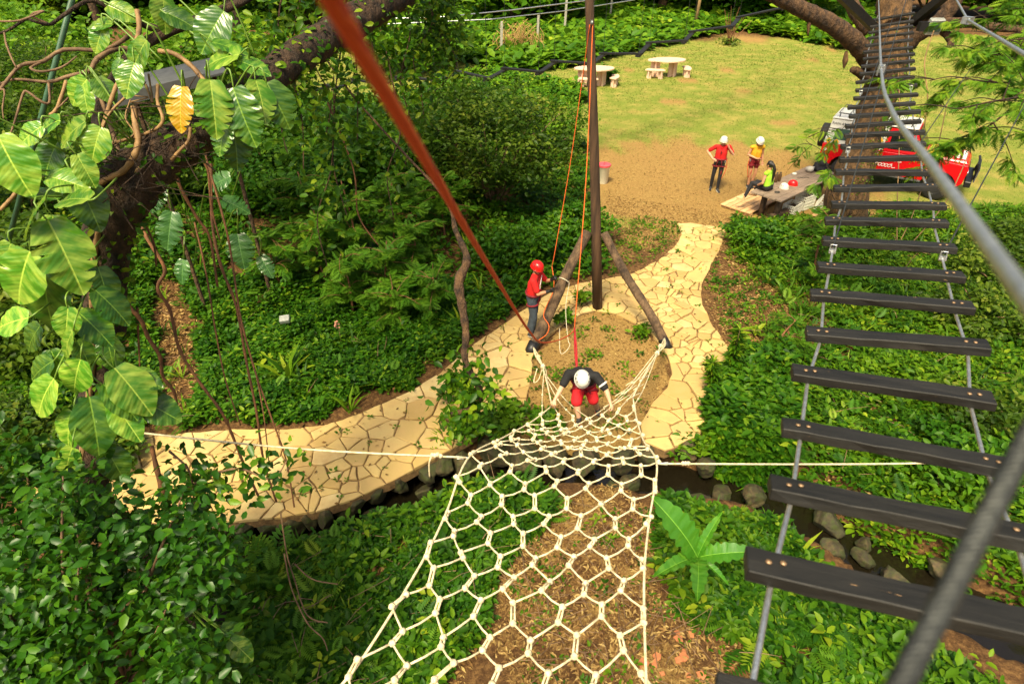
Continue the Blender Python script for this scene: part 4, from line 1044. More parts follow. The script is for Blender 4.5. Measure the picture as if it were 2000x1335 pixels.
# belayer: faces +x (to the ropes), hands on the rope
bb = PZ(1040, 652, .06); byaw = -math.pi / 2 - .30
J = standing(bb, byaw, 1.70, head=(.0, .06, 1.585), face=(.45, 1, -.30), chest=(0, .02, 1.25), neck=(0, .03, 1.45), shR=(.19, .04, 1.39), shL=(-.19, .04, 1.39), elR=(.24, .16, 1.14), wrR=(.10, .34, 1.16), elL=(-.25, .20, 1.18), wrL=(-.12, .37, 1.32),
             hnR=(-.6, .2, .4), hnL=(.6, .2, .2), hdL=(.1, .5, .5), hdR=(-.2, .8, .1), knR=(.12, .05, .50), anR=(.12, .0, .085), anL=(-.12, -.10, .085), toeR=(.14, .17, .036), toeL=(-.14, .07, .036), knL=(-.11, .0, .5))
_, sh = person('person in red helmet, red t-shirt and jeans paying out rope beside the brace log', J, dict(top=M['tee_red'], bottom=M['jeans'], shoe=M['shoe_dark'], helmet=M['helmet_red'], glove=M['black'], harness=M['harness'], grip=.85, loose=.022), bb)
b = MB(); Rm = RZ(byaw)
for k in range(4):                                  # white lettering across the chest
    for q in range(5):
        a_ = bb + Rm @ Vector((.11 - .030 * q - .008 * k, .158 - .002 * q, 1.19 + .028 * q + .026 * k)); b.tube([a_, a_ + Rm @ Vector((-.022, .0, .03))], .006, 4)
b.build('print', M['decal_white'], sh)
# climber, bent forward on the net
def C(u, v, d): return P(u, v, d)
J = dict(head=C(1137, 740, 9.42), neck=C(1137, 730, 9.58), chest=C(1138, 731, 9.80), pelvis=C(1141, 746, 10.02), shR=C(1111, 729, 9.60), shL=C(1164, 734, 9.60), elR=C(1098, 754, 9.60), elL=C(1184, 761, 9.58), wrR=C(1084, 780, 9.55), wrL=C(1193, 789, 9.55),
         hipR=C(1131, 754, 10.02), hipL=C(1152, 754, 10.06), knR=C(1126, 785, 9.86), knL=C(1159, 781, 9.98), anR=C(1131, 818, 9.98), anL=C(1167, 798, 10.36), toeR=C(1127, 830, 9.84), toeL=C(1168, 808, 10.24),
         face=Vector((0, -.75, -.75)), hup=Vector((0, -.55, .85)), hnR=Vector((.3, -.3, -.9)), hnL=Vector((-.3, -.3, -.9)))
base = Vector((J['anR'].x, J['anR'].y, J['anR'].z - .09))
ct, sh = person('climber in white helmet, black t-shirt and red shorts bending over the net', J, dict(top=M['tee_black'], bottom=M['shorts_red'], shoe=M['shoe_dark'], helmet=M['helmet_white'], skin=M['skin_pale'], harness=M['harness'], leglen=.47, loose=.020, grip=.9, sleeve=.40, sole=M['tee_red']), base)
ea = J['shL'].lerp(J['elL'], .62); d = (J['elL'] - J['shL']).normalized(); f2 = frame(d); b = MB()
b.tube([ea + f2 @ Vector((0, .074 * math.cos(a_), .074 * math.sin(a_))) for a_ in np.linspace(0, 3.2, 8)], .016, 5); b.build('sleeve_badge', M['decal_white'], sh)
# the three at the wooden table
b1 = PZ(1395, 371, .0)
J = standing(b1, math.pi - .35, 1.70, face=(-.1, 1, -.15), elR=(.42, -.05, 1.20), wrR=(.22, .08, 1.02), hdR=(-.7, .3, -.2), elL=(-.36, .02, 1.20), wrL=(-.20, .14, 1.42), hdL=(.35, .1, .9), shL=(-.19, 0, 1.42), hnL=(.5, .2, .0), anR=(.13, -.04, .085), anL=(-.09, .06, .085), toeL=(-.16, .22, .036), toeR=(.13, .13, .036), knR=(.12, .02, .5), knL=(-.09, .06, .5))
_, sh = person('standing person in white helmet, red t-shirt and black leggings, hand on hip', J, dict(top=M['tee_red'], bottom=M['leggings'], shoe=M['shoe_dark'], helmet=M['helmet_white'], skin=M['skin_pale'], harness=M['harness'], loose=.006, w=.92, lanyard=-1, grip=.3), b1)
b = MB(); Rm = RZ(math.pi - .35)
for z0, z1, x0, x1 in ((1.20, 1.36, 0, 0), (1.30, 1.33, -.03, .03), (1.20, 1.30, .02, .02), (1.24, 1.27, -.03, .01)): b.tube([b1 + Rm @ Vector((x0, .135, z0)), b1 + Rm @ Vector((x1, .128, z1))], .006, 4)
b.build('print', M['black'], sh)
b2 = PZ(1462, 366, .0)
J = standing(b2, math.pi + .12, 1.62, face=(-.2, 1, -.55), elR=(.25, -.02, 1.08), wrR=(.06, .20, 1.02), hdR=(-.8, .3, .0), elL=(-.24, -.04, 1.08), wrL=(-.25, .02, .86), head=(0, .05, 1.50), anR=(.05, .02, .085), anL=(-.07, -.04, .085), knR=(.08, .06, .48), toeR=(.06, .18, .036), toeL=(-.08, .12, .036))
person('standing person in white helmet, yellow tank top and red harness', J, dict(top=M['top_yellow'], bottom=M['harness'], shoe=M['shoe_dark'], helmet=M['helmet_white'], harness=M['harness'], loose=.010, leglen=.22, sleeve=0, w=.86, hairlen=.10, lanyard=1, grip=.5), b2)

# ================================================================== wooden table group
TZ = .78
A_ = PZ(1466, 373, TZ); B_ = PZ(1527, 393, TZ); Cc = PZ(1640, 339, TZ)
ex_ = (Cc - B_); tl = ex_.length; ex_.normalize(); ey_ = (A_ - B_); ey_ -= ex_ * ey_.dot(ex_); tw = ey_.length; ey_.normalize()
tyaw = math.atan2(ex_.y, ex_.x); tl = min(max(tl, 2.4), 4.2)
def TB(x, y, z): return B_ + ex_ * x + ey_ * y + Vector((0, 0, z - TZ))
tab = thing('wooden_table', 'long weathered wooden plank table under the big tree', 'table', TB(tl / 2, tw / 2, 0))
Rt = Matrix((ex_, ey_, Vector((0, 0, 1)))).transposed(); nb = 5
for k in range(nb):
    wv = tw / nb; MB().box(TB(tl / 2, wv * (k + .5), TZ - .022 + random.uniform(-.003, .003)), (tl + random.uniform(-.03, .03), wv - .008, .045), Rt, .004).build('board', M['oldwood'], tab)
for x in (.45, tl - .45):
    MB().tube([TB(x, tw * .28, -.05), TB(x, tw * .28, TZ - .10)], .085, 10).build('leg', M['log'], tab, smooth=True)
    MB().tube([TB(x, tw * .74, -.05), TB(x, tw * .74, TZ - .10)], .085, 10).build('leg', M['log'], tab, smooth=True)
    MB().box(TB(x, tw / 2, TZ - .075), (.10, tw * .9, .06), Rt).build('crossbar', M['oldwood'], tab)
MB().tube(spline([TB(.25, tw * .3, .11), TB(.9, tw * .25, .12), TB(1.5, tw * .3, .11)], 4), [.13, .12, .11], 12).thing('log', M['log'], 'thick round log lying on the ground under the near table end', 'log', smooth=True)
# seated woman on the table corner, back to the camera
sp_ = TB(.42, tw * .72, TZ + .115); bk = (B_ + A_) / 2
fdir = Vector((-.66, .75, 0)).normalized(); rdir = fdir.cross(Vector((0, 0, 1)))
fl = PZ(1470, 400, .14); fr_ = PZ(1455, 370, .55)
J = dict(pelvis=sp_, chest=sp_ + Vector((0, 0, .28)) + fdir * .03, neck=sp_ + Vector((0, 0, .46)) + fdir * .06, head=sp_ + Vector((0, 0, .61)) + fdir * .09, shR=sp_ + Vector((0, 0, .41)) + rdir * .17 + fdir * .05, shL=sp_ + Vector((0, 0, .41)) - rdir * .17 + fdir * .05,
         elR=sp_ + Vector((0, 0, .16)) + rdir * .25, elL=sp_ + Vector((0, 0, .15)) - rdir * .26 + fdir * .05, wrR=sp_ + Vector((0, 0, .03)) + rdir * .14 + fdir * .18, wrL=sp_ + Vector((0, 0, .0)) - rdir * .13 + fdir * .26,
         hipR=sp_ + rdir * .09 + fdir * .03, hipL=sp_ - rdir * .09 + fdir * .03, face=fdir + Vector((.15, .1, -.1)))
J['knL'] = J['hipL'] + fdir * .40 + Vector((0, 0, .02)) - rdir * .02; J['anL'] = J['knL'] + fdir * .06 + Vector((0, 0, -.41)) - rdir * .16; J['toeL'] = J['anL'] + fdir * .16 - Vector((0, 0, .04)) - rdir * .08
J['knR'] = J['hipR'] + fdir * .41 + rdir * .10 + Vector((0, 0, -.02)); J['anR'] = J['knR'] + Vector((0, 0, -.36)) - fdir * .02; J['toeR'] = J['anR'] + fdir * .16 - Vector((0, 0, .05))
low_ = min(J['anL'].z, J['anR'].z)
person('person with black ponytail in lime green top sitting on the table edge', J, dict(top=M['top_green'], bottom=M['leggings'], shoe=M['shoe_tan'], pony=True, loose=.010, sleeve=0, w=.9, grip=.4, sole=M['shoe_tan']), sp_ - Vector((0, 0, .12)))
# pallet deck
pd = [PZ(1410, 397, .10), PZ(1465, 418, .10), PZ(1530, 385, .10), PZ(1478, 366, .10)]
px_ = (pd[2] - pd[1]); pl_ = px_.length; px_.normalize(); py_ = (pd[0] - pd[1]); py_ -= px_ * py_.dot(px_); pw_ = py_.length; py_.normalize()
pal = thing('pallet_deck', 'pale wooden pallet deck on the ground in front of the table', 'pallet', (pd[0] + pd[2]) / 2 - Vector((0, 0, .1)))
Rp = Matrix((px_, py_, Vector((0, 0, 1)))).transposed(); nb = 6
for k in range(nb): MB().box(pd[1] + px_ * pl_ / 2 + py_ * (pw_ * (k + .5) / nb), (pl_, pw_ / nb - .018, .025), Rp, .003).build('board', M['newwood'], pal)
for k in (.06, .5, .94): MB().box(pd[1] + px_ * pl_ * k + py_ * pw_ / 2 - Vector((0, 0, .058)), (.09, pw_, .085), Rp).build('bearer', M['newwood'], pal)
# crates under the table
def crate(c, yaw, lb, tilt=0., sx=.52, sy=.34, sz=.30):
    t = thing('crate', lb, 'crate', c, 'white plastic crates under the table', yaw); t.rotation_euler = (tilt, 0, yaw)
    for (cx, cy, lx, ly) in ((0, -sy / 2, sx, .02), (0, sy / 2, sx, .02), (-sx / 2, 0, .02, sy), (sx / 2, 0, .02, sy)):
        b = MB(); h = lx > ly; n = 9 if h else 6; L = lx if h else ly
        for k in range(n + 1):
            o = -L / 2 + L * k / n; b.box((cx + (o if h else 0), cy + (0 if h else o), sz / 2), (.014 if h else .018, .018 if h else .014, sz))
        for z in (.02, sz * .27, sz * .52, sz * .76, sz - .02): b.box((cx, cy, z), (L if h else .02, .02 if h else L, .03 if z in (.02, sz - .02) else .014))
        b.build('side', M['crate'], t, True)
    b = MB()
    for k in range(8): b.box((-sx / 2 + sx * (k + .5) / 8, 0, .01), (.03, sy, .016))
    b.build('bottom', M['crate'], t, True); return t
crate(TB(1.25, .22, .03), tyaw + .05, 'white slatted plastic crate standing nearest under the table')
crate(TB(1.9, .18, .03), tyaw - .1, 'white plastic crate under the table beside the open one', sz=.42)
crate(TB(2.15, -.25, .03), tyaw + .35, 'tipped white plastic crate lying open beside the tree trunk', tilt=.5, sx=.6, sy=.42)
MB().box(TB(2.0, -.3, .015), (.9, .12, .03), RZ(tyaw + .1)).thing('board', M['newwood'], 'loose pale board on the ground under the crates', 'board')
# things on the table
def loose_helmet(p, mat, lb, yaw=0., tilt=(0, 0)):
    t = thing('helmet', lb, 'helmet', p, 'helmets on the table'); helmet_parts(p + Vector((0, 0, .036)), RZ(yaw) @ RX(tilt[0]), mat, t).name = 'shell'; return t
loose_helmet(PZ(1531, 367, TZ), M['helmet_white'], 'white climbing helmet set down on the table', .3)
h_ = loose_helmet(PZ(1548, 361, TZ), M['helmet_red'], 'red climbing helmet on the table next to the white one', 1.0)
t = thing('helmet', 'upturned white helmet with red lining beside the backpack', 'helmet', PZ(1580, 336, TZ), 'helmets on the table')
hh = helmet_parts(PZ(1580, 336, TZ) + Vector((0, 0, .115)), RX(math.pi - .5), M['helmet_white'], t); hh.name = 'shell'; MB().ell(PZ(1580, 336, TZ) + Vector((0, -.01, .11)), (.10, .11, .05), None, 12, 8).build('lining', M['tee_red'], t, smooth=True)
bp = PZ(1600, 334, TZ); t = thing('backpack', 'black backpack slumped on the far end of the table', 'backpack', bp)
blob('bag', [('c', bp + Vector((-.12, 0, .12)), .12, bp + Vector((.16, .08, .13)), .13), ('e', bp + Vector((0, .02, .22)), (.2, .14, .12)), ('c', bp + Vector((-.1, -.1, .08)), .07, bp + Vector((.12, -.08, .08)), .08)], .02, M['leggings'], t, 2)
b = MB(); b.tube(spline([bp + Vector((.1, -.12, .2)), bp + Vector((.2, -.2, .05)), bp + Vector((.12, -.26, .015)), bp + Vector((.0, -.15, .1))], 5), .014, 5); b.build('strap', M['black'], t, smooth=True)
def bottle(u, v, r, h, mat, lb):
    p = PZ(u, v, TZ); t = thing('bottle', lb, 'bottle', p, 'bottles on the table')
    MB().lathe([(r * .9, 0), (r, .01), (r, h * .72), (r * .5, h * .86), (r * .45, h * .95)], p, 12).build('flask', mat, t, smooth=True); MB().lathe([(r * .5, h * .94), (r * .5, h), (r * .3, h * 1.01)], p, 10).build('cap', M['black'], t)
M['brown_glass'] = pm('brown_bottle', (.09, .05, .02), None, 5, .3)
bottle(1514, 356, .055, .30, M['brown_glass'], 'tall brown flask beside the seated person'); bottle(1521, 354, .05, .28, M['brown_glass'], 'second brown flask right of the tall one'); bottle(1507, 367, .035, .24, M['grey_metal'], 'small grey bottle just behind the seated person')
p = PZ(1518, 375, TZ + .012); MB().tube(spline([p + Vector((.07 * math.cos(a_), .05 * math.sin(a_), .004 * math.sin(3 * a_))) for a_ in np.linspace(0, 9, 16)], 3), .012, 5).thing('carabiner_chain', M['dark_steel'], 'small heap of dark carabiners near the table corner', 'carabiners')
p = PZ(1506, 370, TZ); MB().ell(p + Vector((0, 0, .03)), (.06, .045, .035), None, 10, 6, .1).thing('pouch', M['shoe_dark'], 'small dark pouch on the near edge of the table', 'pouch')
p = PZ(1551, 341, TZ); MB().ell(p + Vector((0, 0, .03)), (.07, .05, .032), None, 9, 6, .2).thing('paper_wad', M['crate'], 'crumpled white paper on the middle of the table', 'paper')
p = PZ(1563, 347, TZ + .008); MB().tube(spline([p + Vector(q) for q in ((-.1, 0, 0), (0, .04, 0), (.08, -.03, 0), (.2, .03, 0), (.26, -.04, 0))], 4), .008, 5).thing('cord', M['black'], 'thin black cord lying across the table boards', 'cord')

# ================================================================== off-road vehicle
def jeep():
    ya = -math.radians(34.5); c = Vector((12.45, 19.85, 0))
    t = thing('off_road_vehicle', 'red and white off-road wagon parked behind the big tree', 'car', c, None, ya)
    W = .84; WB = (-1.28, 1.42); RW = .39
    def side_profile():
        pts = [(-2.10, .62)]
        for wx in WB:
            pts += [(wx - .50, .52)] + [(wx + .48 * math.cos(a), .40 + .48 * math.sin(a)) for a in np.linspace(math.pi * .93, math.pi * .07, 9)] + [(wx + .50, .52)]
        pts += [(2.02, .62), (2.05, 1.05), (1.98, 1.16), (.85, 1.22), (-2.10, 1.16)]
        return pts
    b = MB(); b.prism([(x, -W, z) for x, z in side_profile()], (0, 2 * W, 0)); b.build('body', M['car_red'], t, True, bevel=.012)
    b = MB(); b.prism([(-2.08, -.80, 1.162), (.62, -.80, 1.222), (.45, -.70, 1.90), (-2.02, -.70, 1.95)], (0, .001, 0))
    # hard top: tapered box
    def shell(x0b, x1b, x0t, x1t, z0a, z0b, z1a, z1b, yb, yt, nm, mat):
        b = MB(); v = [(x0b, -yb, z0a), (x1b, -yb, z0b), (x1b, yb, z0b), (x0b, yb, z0a), (x0t, -yt, z1a), (x1t, -yt, z1b), (x1t, yt, z1b), (x0t, yt, z1a)]
        b.add(v, [(3, 2, 1, 0), (4, 5, 6, 7), (0, 1, 5, 4), (1, 2, 6, 5), (2, 3, 7, 6), (3, 0, 4, 7)]); return b.build(nm, mat, t, True, bevel=.03)
    shell(-2.09, -.35, -2.02, -.35, 1.163, 1.19, 1.93, 1.93, .83, .70, 'hard_top', M['car_white'])
    cabn = shell(-.348, .80, -.348, .42, 1.192, 1.222, 1.90, 1.88, .83, .70, 'cab', M['car_red'])
    shell(-2.06, .44, -2.0, .40, 1.932, 1.932, 1.99, 1.985, .74, .68, 'roof', M['car_white'])
    def quad(pts, nm, mat, par=t, th=.006):
        pts = [Vector(p) for p in pts]; n = (pts[1] - pts[0]).cross(pts[2] - pts[0]).normalized(); 
        b = MB(); b.prism([p + n * .001 for p in pts], n * th); return b.build(nm, mat, par, True)
    def sy(z): return -(.83 - .13 * (z - 1.19) / .74) - .003      # right-hand side surface of the upper body
    for sgn in (1, -1):
        def S(x, z): return (x, sgn * sy(z), z)
        def Q(pts, nm, mat, par=t): quad([S(x, z) for x, z in (pts if sgn > 0 else pts[::-1])], nm, mat, par)
        Q([(-.22, 1.30), (.55, 1.32), (.34, 1.78), (-.22, 1.80)], 'door_window', M['glass'])
        Q([(-1.85, 1.32), (-.95, 1.33), (-.95, 1.66), (-1.80, 1.66)], 'side_window', M['sky_glass'])
        for k, (x, z) in enumerate(((-.72, 1.30), (-.50, 1.30), (-.72, 1.50), (-.50, 1.50), (-1.95, 1.26), (-1.72, 1.25))):
            r = .095
            Q([(x - r, z), (x, z - r), (x + r, z), (x, z + r)], 'warning_sticker', M['decal_yellow'])
            quad([Vector(S(x_, z_)) + Vector((0, -sgn * .008, 0)) for x_, z_ in ([(x - .03, z - .03), (x + .03, z - .03), (x + .012, z + .045), (x - .012, z + .045)] if sgn > 0 else [(x - .03, z - .03), (x + .03, z - .03), (x + .012, z + .045), (x - .012, z + .045)][::-1])], 'sticker_figure', M['black'])
        # script lettering on the doors, drawn as white strokes
        b = MB(); y0 = -sgn * (W + .004)
        def stroke(p, r=.012): b.tube([Vector((x * sgn - (.0 if sgn > 0 else .9), y0, z)) for x, z in p], r, 4)
        def word(x0, z0, s, n):
            stroke([(x0, z0 + .10 * s), (x0 + .25 * s, z0 + .17 * s), (x0 + .55 * s, z0 + .20 * s), (x0 + .42 * s, z0 + .02 * s), (x0 + .18 * s, z0 - .10 * s), (x0 - .05 * s, z0 - .14 * s)], .014)
            stroke([(x0 + .62 * s, z0 + .22 * s), (x0 + .50 * s, z0 - .02 * s), (x0 + .64 * s, z0 - .0 * s)], .014)
            xx = x0 + .66 * s
            for k in range(n):
                stroke([(xx + (.055 * math.cos(a) + .02 * math.sin(a)) * s, z0 + .02 * s + .06 * math.sin(a) * s) for a in np.linspace(0, 6.0, 8)], .010); xx += .115 * s
            stroke([(xx - .05 * s, z0 + .12 * s), (xx - .02 * s, z0 - .04 * s), (xx + .1 * s, z0 - .02 * s)], .010)
        word(-.95, .98, .85, 6); word(-1.0, .78, .8, 6)
        b.build('script_lettering', M['decal_white'], t, True)
        MB().box((.55, -sgn * (W + .006), .62), (.22, .012, .03)).build('badge', M['decal_white'], t, True)
        MB().box((.1, -sgn * (W + .02), .50), (1.7, .08, .04)).build('sill', M['grey_metal'], t, True)
        MB().box((.05, -sgn * (W + .01), 1.08), (.12, .02, .03)).build('door_handle', M['black'], t, True)
        MB().box((.62, -sgn * (W + .10), 1.36), (.05, .16, .18), None, .01).build('mirror', M['black'], t, True)
        MB().lathe([(.0, 0), (.05, 0), (.05, .02), (0, .025)], (-1.98, -sgn * (W + .0), .98), 10, RX(sgn * math.pi / 2), False).build('marker_light', M['decal_white'], t, True)
    # lettering strip under the roof edge
    for txt, x, sz_ in (('RAIN AS', -2.0, .11), ('WIFI', -.95, .10)):
        cu = bpy.data.curves.new('t', 'FONT'); cu.body = txt; cu.size = sz_; cu.extrude = .002
        tmp = bpy.data.objects.new('t', cu); COL.objects.link(tmp); dg = bpy.context.evaluated_depsgraph_get(); mm = bpy.data.meshes.new_from_object(tmp.evaluated_get(dg)); bpy.data.objects.remove(tmp)
        o = bpy.data.objects.new('lettering', mm); mm.materials.append(M['shoe_dark']); COL.objects.link(o); o.parent = t; o.location = (x, sy(1.76) - .004, 1.76); o.rotation_euler = (math.radians(80), 0, 0)
    # bonnet with flames and white lettering blocks
    b = MB(); b.add([(.86, -.70, 1.222), (2.0, -.66, 1.165), (2.0, .66, 1.165), (.86, .70, 1.222), (.86, -.64, 1.29), (1.92, -.60, 1.245), (1.92, .60, 1.245), (.86, .64, 1.29)], [(3, 2, 1, 0), (4, 5, 6, 7), (0, 1, 5, 4), (1, 2, 6, 5), (2, 3, 7, 6), (3, 0, 4, 7)])
    bon = b.build('bonnet', M['car_red'], t, True, bevel=.02)
    def bz(x): return 1.29 - (x - .86) * .0425 + .006
    b = MB()
    for k in range(7):
        y = -.52 + k * .17; L_ = .42 + .18 * math.sin(k * 2.1); b.add([(.88, y - .09, bz(.88)), (.88 + L_, y, bz(.88 + L_)), (.88, y + .09, bz(.88)), (.88 + L_ * .5, y + .05, bz(.88 + L_ * .5))], [(0, 1, 3, 2)])
    b.build('flame_decal', M['decal_yellow'], bon, True)
    b = MB()
    for x, y0_, y1_, wd in ((1.45, -.16, .34, .05), (1.66, -.50, .50, .11), (1.84, -.50, .50, .10)):
        b.add([(x - wd / 2, y0_, bz(x - wd / 2) + .002), (x + wd / 2, y0_, bz(x + wd / 2) + .002), (x + wd / 2, y1_, bz(x + wd / 2) + .002), (x - wd / 2, y1_, bz(x - wd / 2) + .002)], [(0, 1, 2, 3)])
    b.build('lettering_block', M['decal_white'], bon, True)
    quad([(.80, -.66, 1.26), (.80, .66, 1.26), (.46, .60, 1.84), (.46, -.60, 1.84)], 'windscreen', M['glass'], t, .01)
    quad([(-2.095, .55, 1.30), (-2.095, -.2, 1.30), (-2.05, -.2, 1.72), (-2.05, .55, 1.72)], 'rear_window', M['glass'], t, .01)
    # wheels
    b = MB(); b.lathe([(.20, -.11), (.36, -.12), (RW, -.09), (RW, .09), (.36, .12), (.20, .11)], (0, 0, 0), 26, RX(math.pi / 2)); tyre = b
    def wheel(x, y, z, steer=0., flat=False, nm='wheel'):
        o = bpy.data.objects.new(nm, tme); COL.objects.link(o); o.parent = t; o.location = (x, y, z); o.rotation_euler = (0, 0, steer) if not flat else (0, 0, math.pi / 2)
        r = bpy.data.objects.new('rim', rme); COL.objects.link(r); r.parent = o; return o
    tme = bpy.data.meshes.new('wheel'); tme.from_pydata(tyre.v, [], tyre.f); tme.materials.append(M['rubber']); tme.polygons.foreach_set('use_smooth', [True] * len(tme.polygons))
    b = MB(); b.lathe([(.215, -.125), (.20, -.10), (.17, -.06), (.09, -.08), (.07, -.13), (.0, -.135)], (0, 0, 0), 16, RX(math.pi / 2), False); b.lathe([(.215, .125), (.20, .10), (.17, .06), (.09, .08), (.07, .13), (.0, .135)], (0, 0, 0), 16, RX(math.pi / 2), False)
    rme = bpy.data.meshes.new('rim'); rme.from_pydata(b.v, [], b.f); rme.materials.append(M['chrome'])
    for wx in WB:
        for s in (-1, 1): wheel(wx, s * .74, RW, -.2 if wx > 0 else 0)
    wheel(-2.27, .28, 1.12, 0, True, 'spare_wheel')
    MB().box((-2.14, .28, 1.12), (.10, .2, .2)).build('spare_bracket', M['black'], t, True)
    # chassis, bumpers, guard, rack, flares
    MB().box((-.05, 0, .50), (4.0, 1.1, .22)).build('chassis', M['black'], t, True)
    b = MB(); b.box((2.16, 0, .62), (.18, 1.62, .18), None, .02); bar = b.build('front_bumper', M['black'], t, True)
    b = MB()
    for y in (-.5, .5): b.tube([(2.22, y, .66), (2.30, y, 1.0), (2.24, y, 1.16)], .035, 7)
    b.tube([(2.24, -.5, 1.16), (2.25, 0, 1.20), (2.24, .5, 1.16)], .035, 7); b.tube([(2.30, -.5, .92), (2.31, .5, .92)], .03, 7); b.prism([(2.27, -.75, .70), (2.30, -.62, 1.05), (2.30, .62, 1.05), (2.27, .75, .70)], (.03, 0, 0)); b.build('bull_bar', M['black'], t, True)
    MB().box((-2.14, 0, .60), (.12, 1.5, .14), None, .02).build('rear_bumper', M['black'], t, True)
    quad([(2.056, -.42, .70), (2.056, .42, .70), (2.056, .42, 1.02), (2.056, -.42, 1.02)], 'grille', M['black'], t, .01)
    for s in (-1, 1):
        MB().lathe([(.10, 0), (.10, .02), (.0, .04)], (2.05, s * .58, .90), 14, RY(math.pi / 2), False).build('headlight', M['chrome'], t, True)
    b = MB()
    for s in (-1, 1):
        b.tube([(-1.9, s * .62, 2.10), (.30, s * .62, 2.10)], .016, 6)
        for x in (-1.85, -.8, .2): b.tube([(x, s * .66, 1.98), (x, s * .62, 2.10)], .014, 6)
    for x in np.linspace(-1.9, .3, 8): b.tube([(x, -.62, 2.10), (x, .62, 2.10)], .012, 6)
    b.build('roof_rack', M['black'], t, True)
    return t
jeep()
# ================================================================== picnic tables, bucket, zigzag walk, posts
def crescent(r0, r1, a0, a1, z, th, n=14):
    o = [(r1 * math.cos(a), r1 * math.sin(a), z) for a in np.linspace(a0, a1, n)] + [(r0 * math.cos(a), r0 * math.sin(a), z) for a in np.linspace(a1, a0, n)]
    b = MB(); b.prism(o, (0, 0, th)); return b
def stone_bench(p, yaw, lb):
    t = thing('stone_bench', lb, 'bench', p, 'curved stone benches on the lawn', yaw)
    crescent(.95, 1.32, -.42, .42, .40, .07, 10).build('seat', M['stone_tbl'], t, True, bevel=.01)
    for a in (-.27, .27):
        c = (1.135 * math.cos(a), 1.135 * math.sin(a)); MB().box((c[0], c[1], .19), (.30, .07, .42), RZ(a)).build('leg', M['stone_tbl'], t, True); MB().box((c[0], c[1], .17), (.07, .24, .38), RZ(a)).build('leg_rib', M['stone_tbl'], t, True)
    return t
def stone_table(p, yaw, lb):
    t = thing('stone_table', lb, 'table', p, 'curved stone tables on the lawn', yaw)
    # kidney-shaped top: a full ellipse with a bite at the front
    pts = []
    for a in np.linspace(0, 6.283, 40)[:-1]:
        r = 1.0; x = 1.05 * math.cos(a); y = .62 * math.sin(a)
        bite = .42 * math.exp(-((a - 3.9) / .55) ** 2); pts.append((x * (1 - bite * .6), y * (1 - bite), .80))
    b = MB(); b.prism(pts, (0, 0, .075)); b.build('top', M['stone_tbl'], t, True, bevel=.01)
    for x, y, a in ((.42, .05, .2), (-.55, .12, -.3)):
        MB().box((x, y, .385), (.50, .08, .82), RZ(a)).build('leg', M['stone_tbl'], t, True); MB().box((x, y, .37), (.08, .40, .80), RZ(a)).build('leg_rib', M['stone_tbl'], t, True)
    return t
p1 = PZ(1298, 150, 0)
stone_table(p1, .15, 'curved pink stone table standing free on the lawn')
pp = PZ(1278, 154, 0); stone_bench(pp - Vector((1.135 * math.cos(1.35 - math.pi), 1.135 * math.sin(1.35 - math.pi), 0)), 1.35 - math.pi, 'curved stone bench in front of the free-standing stone table')
pp = PZ(1341, 150, 0); stone_bench(pp - Vector((1.135 * math.cos(-.1), 1.135 * math.sin(-.1), 0)), -.1, 'curved stone bench to the right of the free-standing stone table')
p2 = PZ(1158, 168, 0)
stone_table(p2, .1, 'curved pink stone table half hidden behind the rope pole')
pp = PZ(1147, 172, 0); stone_bench(pp - Vector((1.135 * math.cos(1.45 - math.pi), 1.135 * math.sin(1.45 - math.pi), 0)), 1.45 - math.pi, 'curved stone bench behind the hanging orange ropes')
pp = PZ(1201, 168, 0); stone_bench(pp - Vector((1.135 * math.cos(-.25), 1.135 * math.sin(-.25), 0)), -.25, 'curved stone bench just right of the rope pole')
p = PZ(1177, 357, 0); t = thing('bucket', 'white plastic bucket with red lid behind the rope pole', 'bucket', p)
MB().lathe([(.15, 0), (.155, .01), (.205, .56), (.215, .57), (.215, .60)], p, 20).build('pail', M['bucket'], t, smooth=True)
MB().lathe([(.225, .575), (.228, .63), (.20, .645), (.06, .655), (0, .655)], p, 20).build('lid', M['lid_red'], t, smooth=False); MB().tube([p + Vector((-.03, -.1, .66)), p + Vector((0, 0, .70)), p + Vector((.03, .1, .66))], .014, 5).build('lid_handle', M['lid_red'], t)

# zigzag plank walk
zz = [(560, 190), (640, 168), (655, 172), (692, 156), (740, 166), (778, 152), (850, 158), (894, 141), (951, 154), (986, 135), (1052, 142), (1082, 121), (1153, 126), (1178, 106), (1247, 107), (1268, 85), (1336, 81), (1352, 63), (1427, 53), (1443, 35), (1527, 17), (1545, 2)]
def zzp(u, v): return PZ(u, v, 2.2 + np.interp(u, [560, 1545], [0, 1.7]))
zpts = [zzp(u, v) for u, v in zz]
zb = thing('zigzag_walk', 'suspended zigzag walkway of black planks above the lawn edge', 'walkway', zpts[10]); zo = ORIG[zb.name]
for i in range(len(zpts) - 1):
    a, b_ = zpts[i], zpts[i + 1]; d = b_ - a; f3 = frame(d)
    MB().box((a + b_) / 2 + Vector((0, 0, .028 if i % 2 else -.03)), (d.length + .28, .17, .055), f3).build('plank', M['plank'], zb)
cabz = [PZ(560, 60, 6.0), PZ(690, 39, 5.6), PZ(1000, 22, 5.5), PZ(1180, 0, 5.6)]
for i in range(0, len(zpts)):
    MB().tube([zpts[i], zpts[i] + Vector((0, 0, 3.2))], .007, 4).build('hanger', M['dark_steel'], zb)
for k, dz in enumerate((3.2, 3.2)):
    MB().tube([q + Vector((0, 0, dz)) for q in zpts[k::2]], .012, 5).build('overhead_cable', M['wire'], zb)
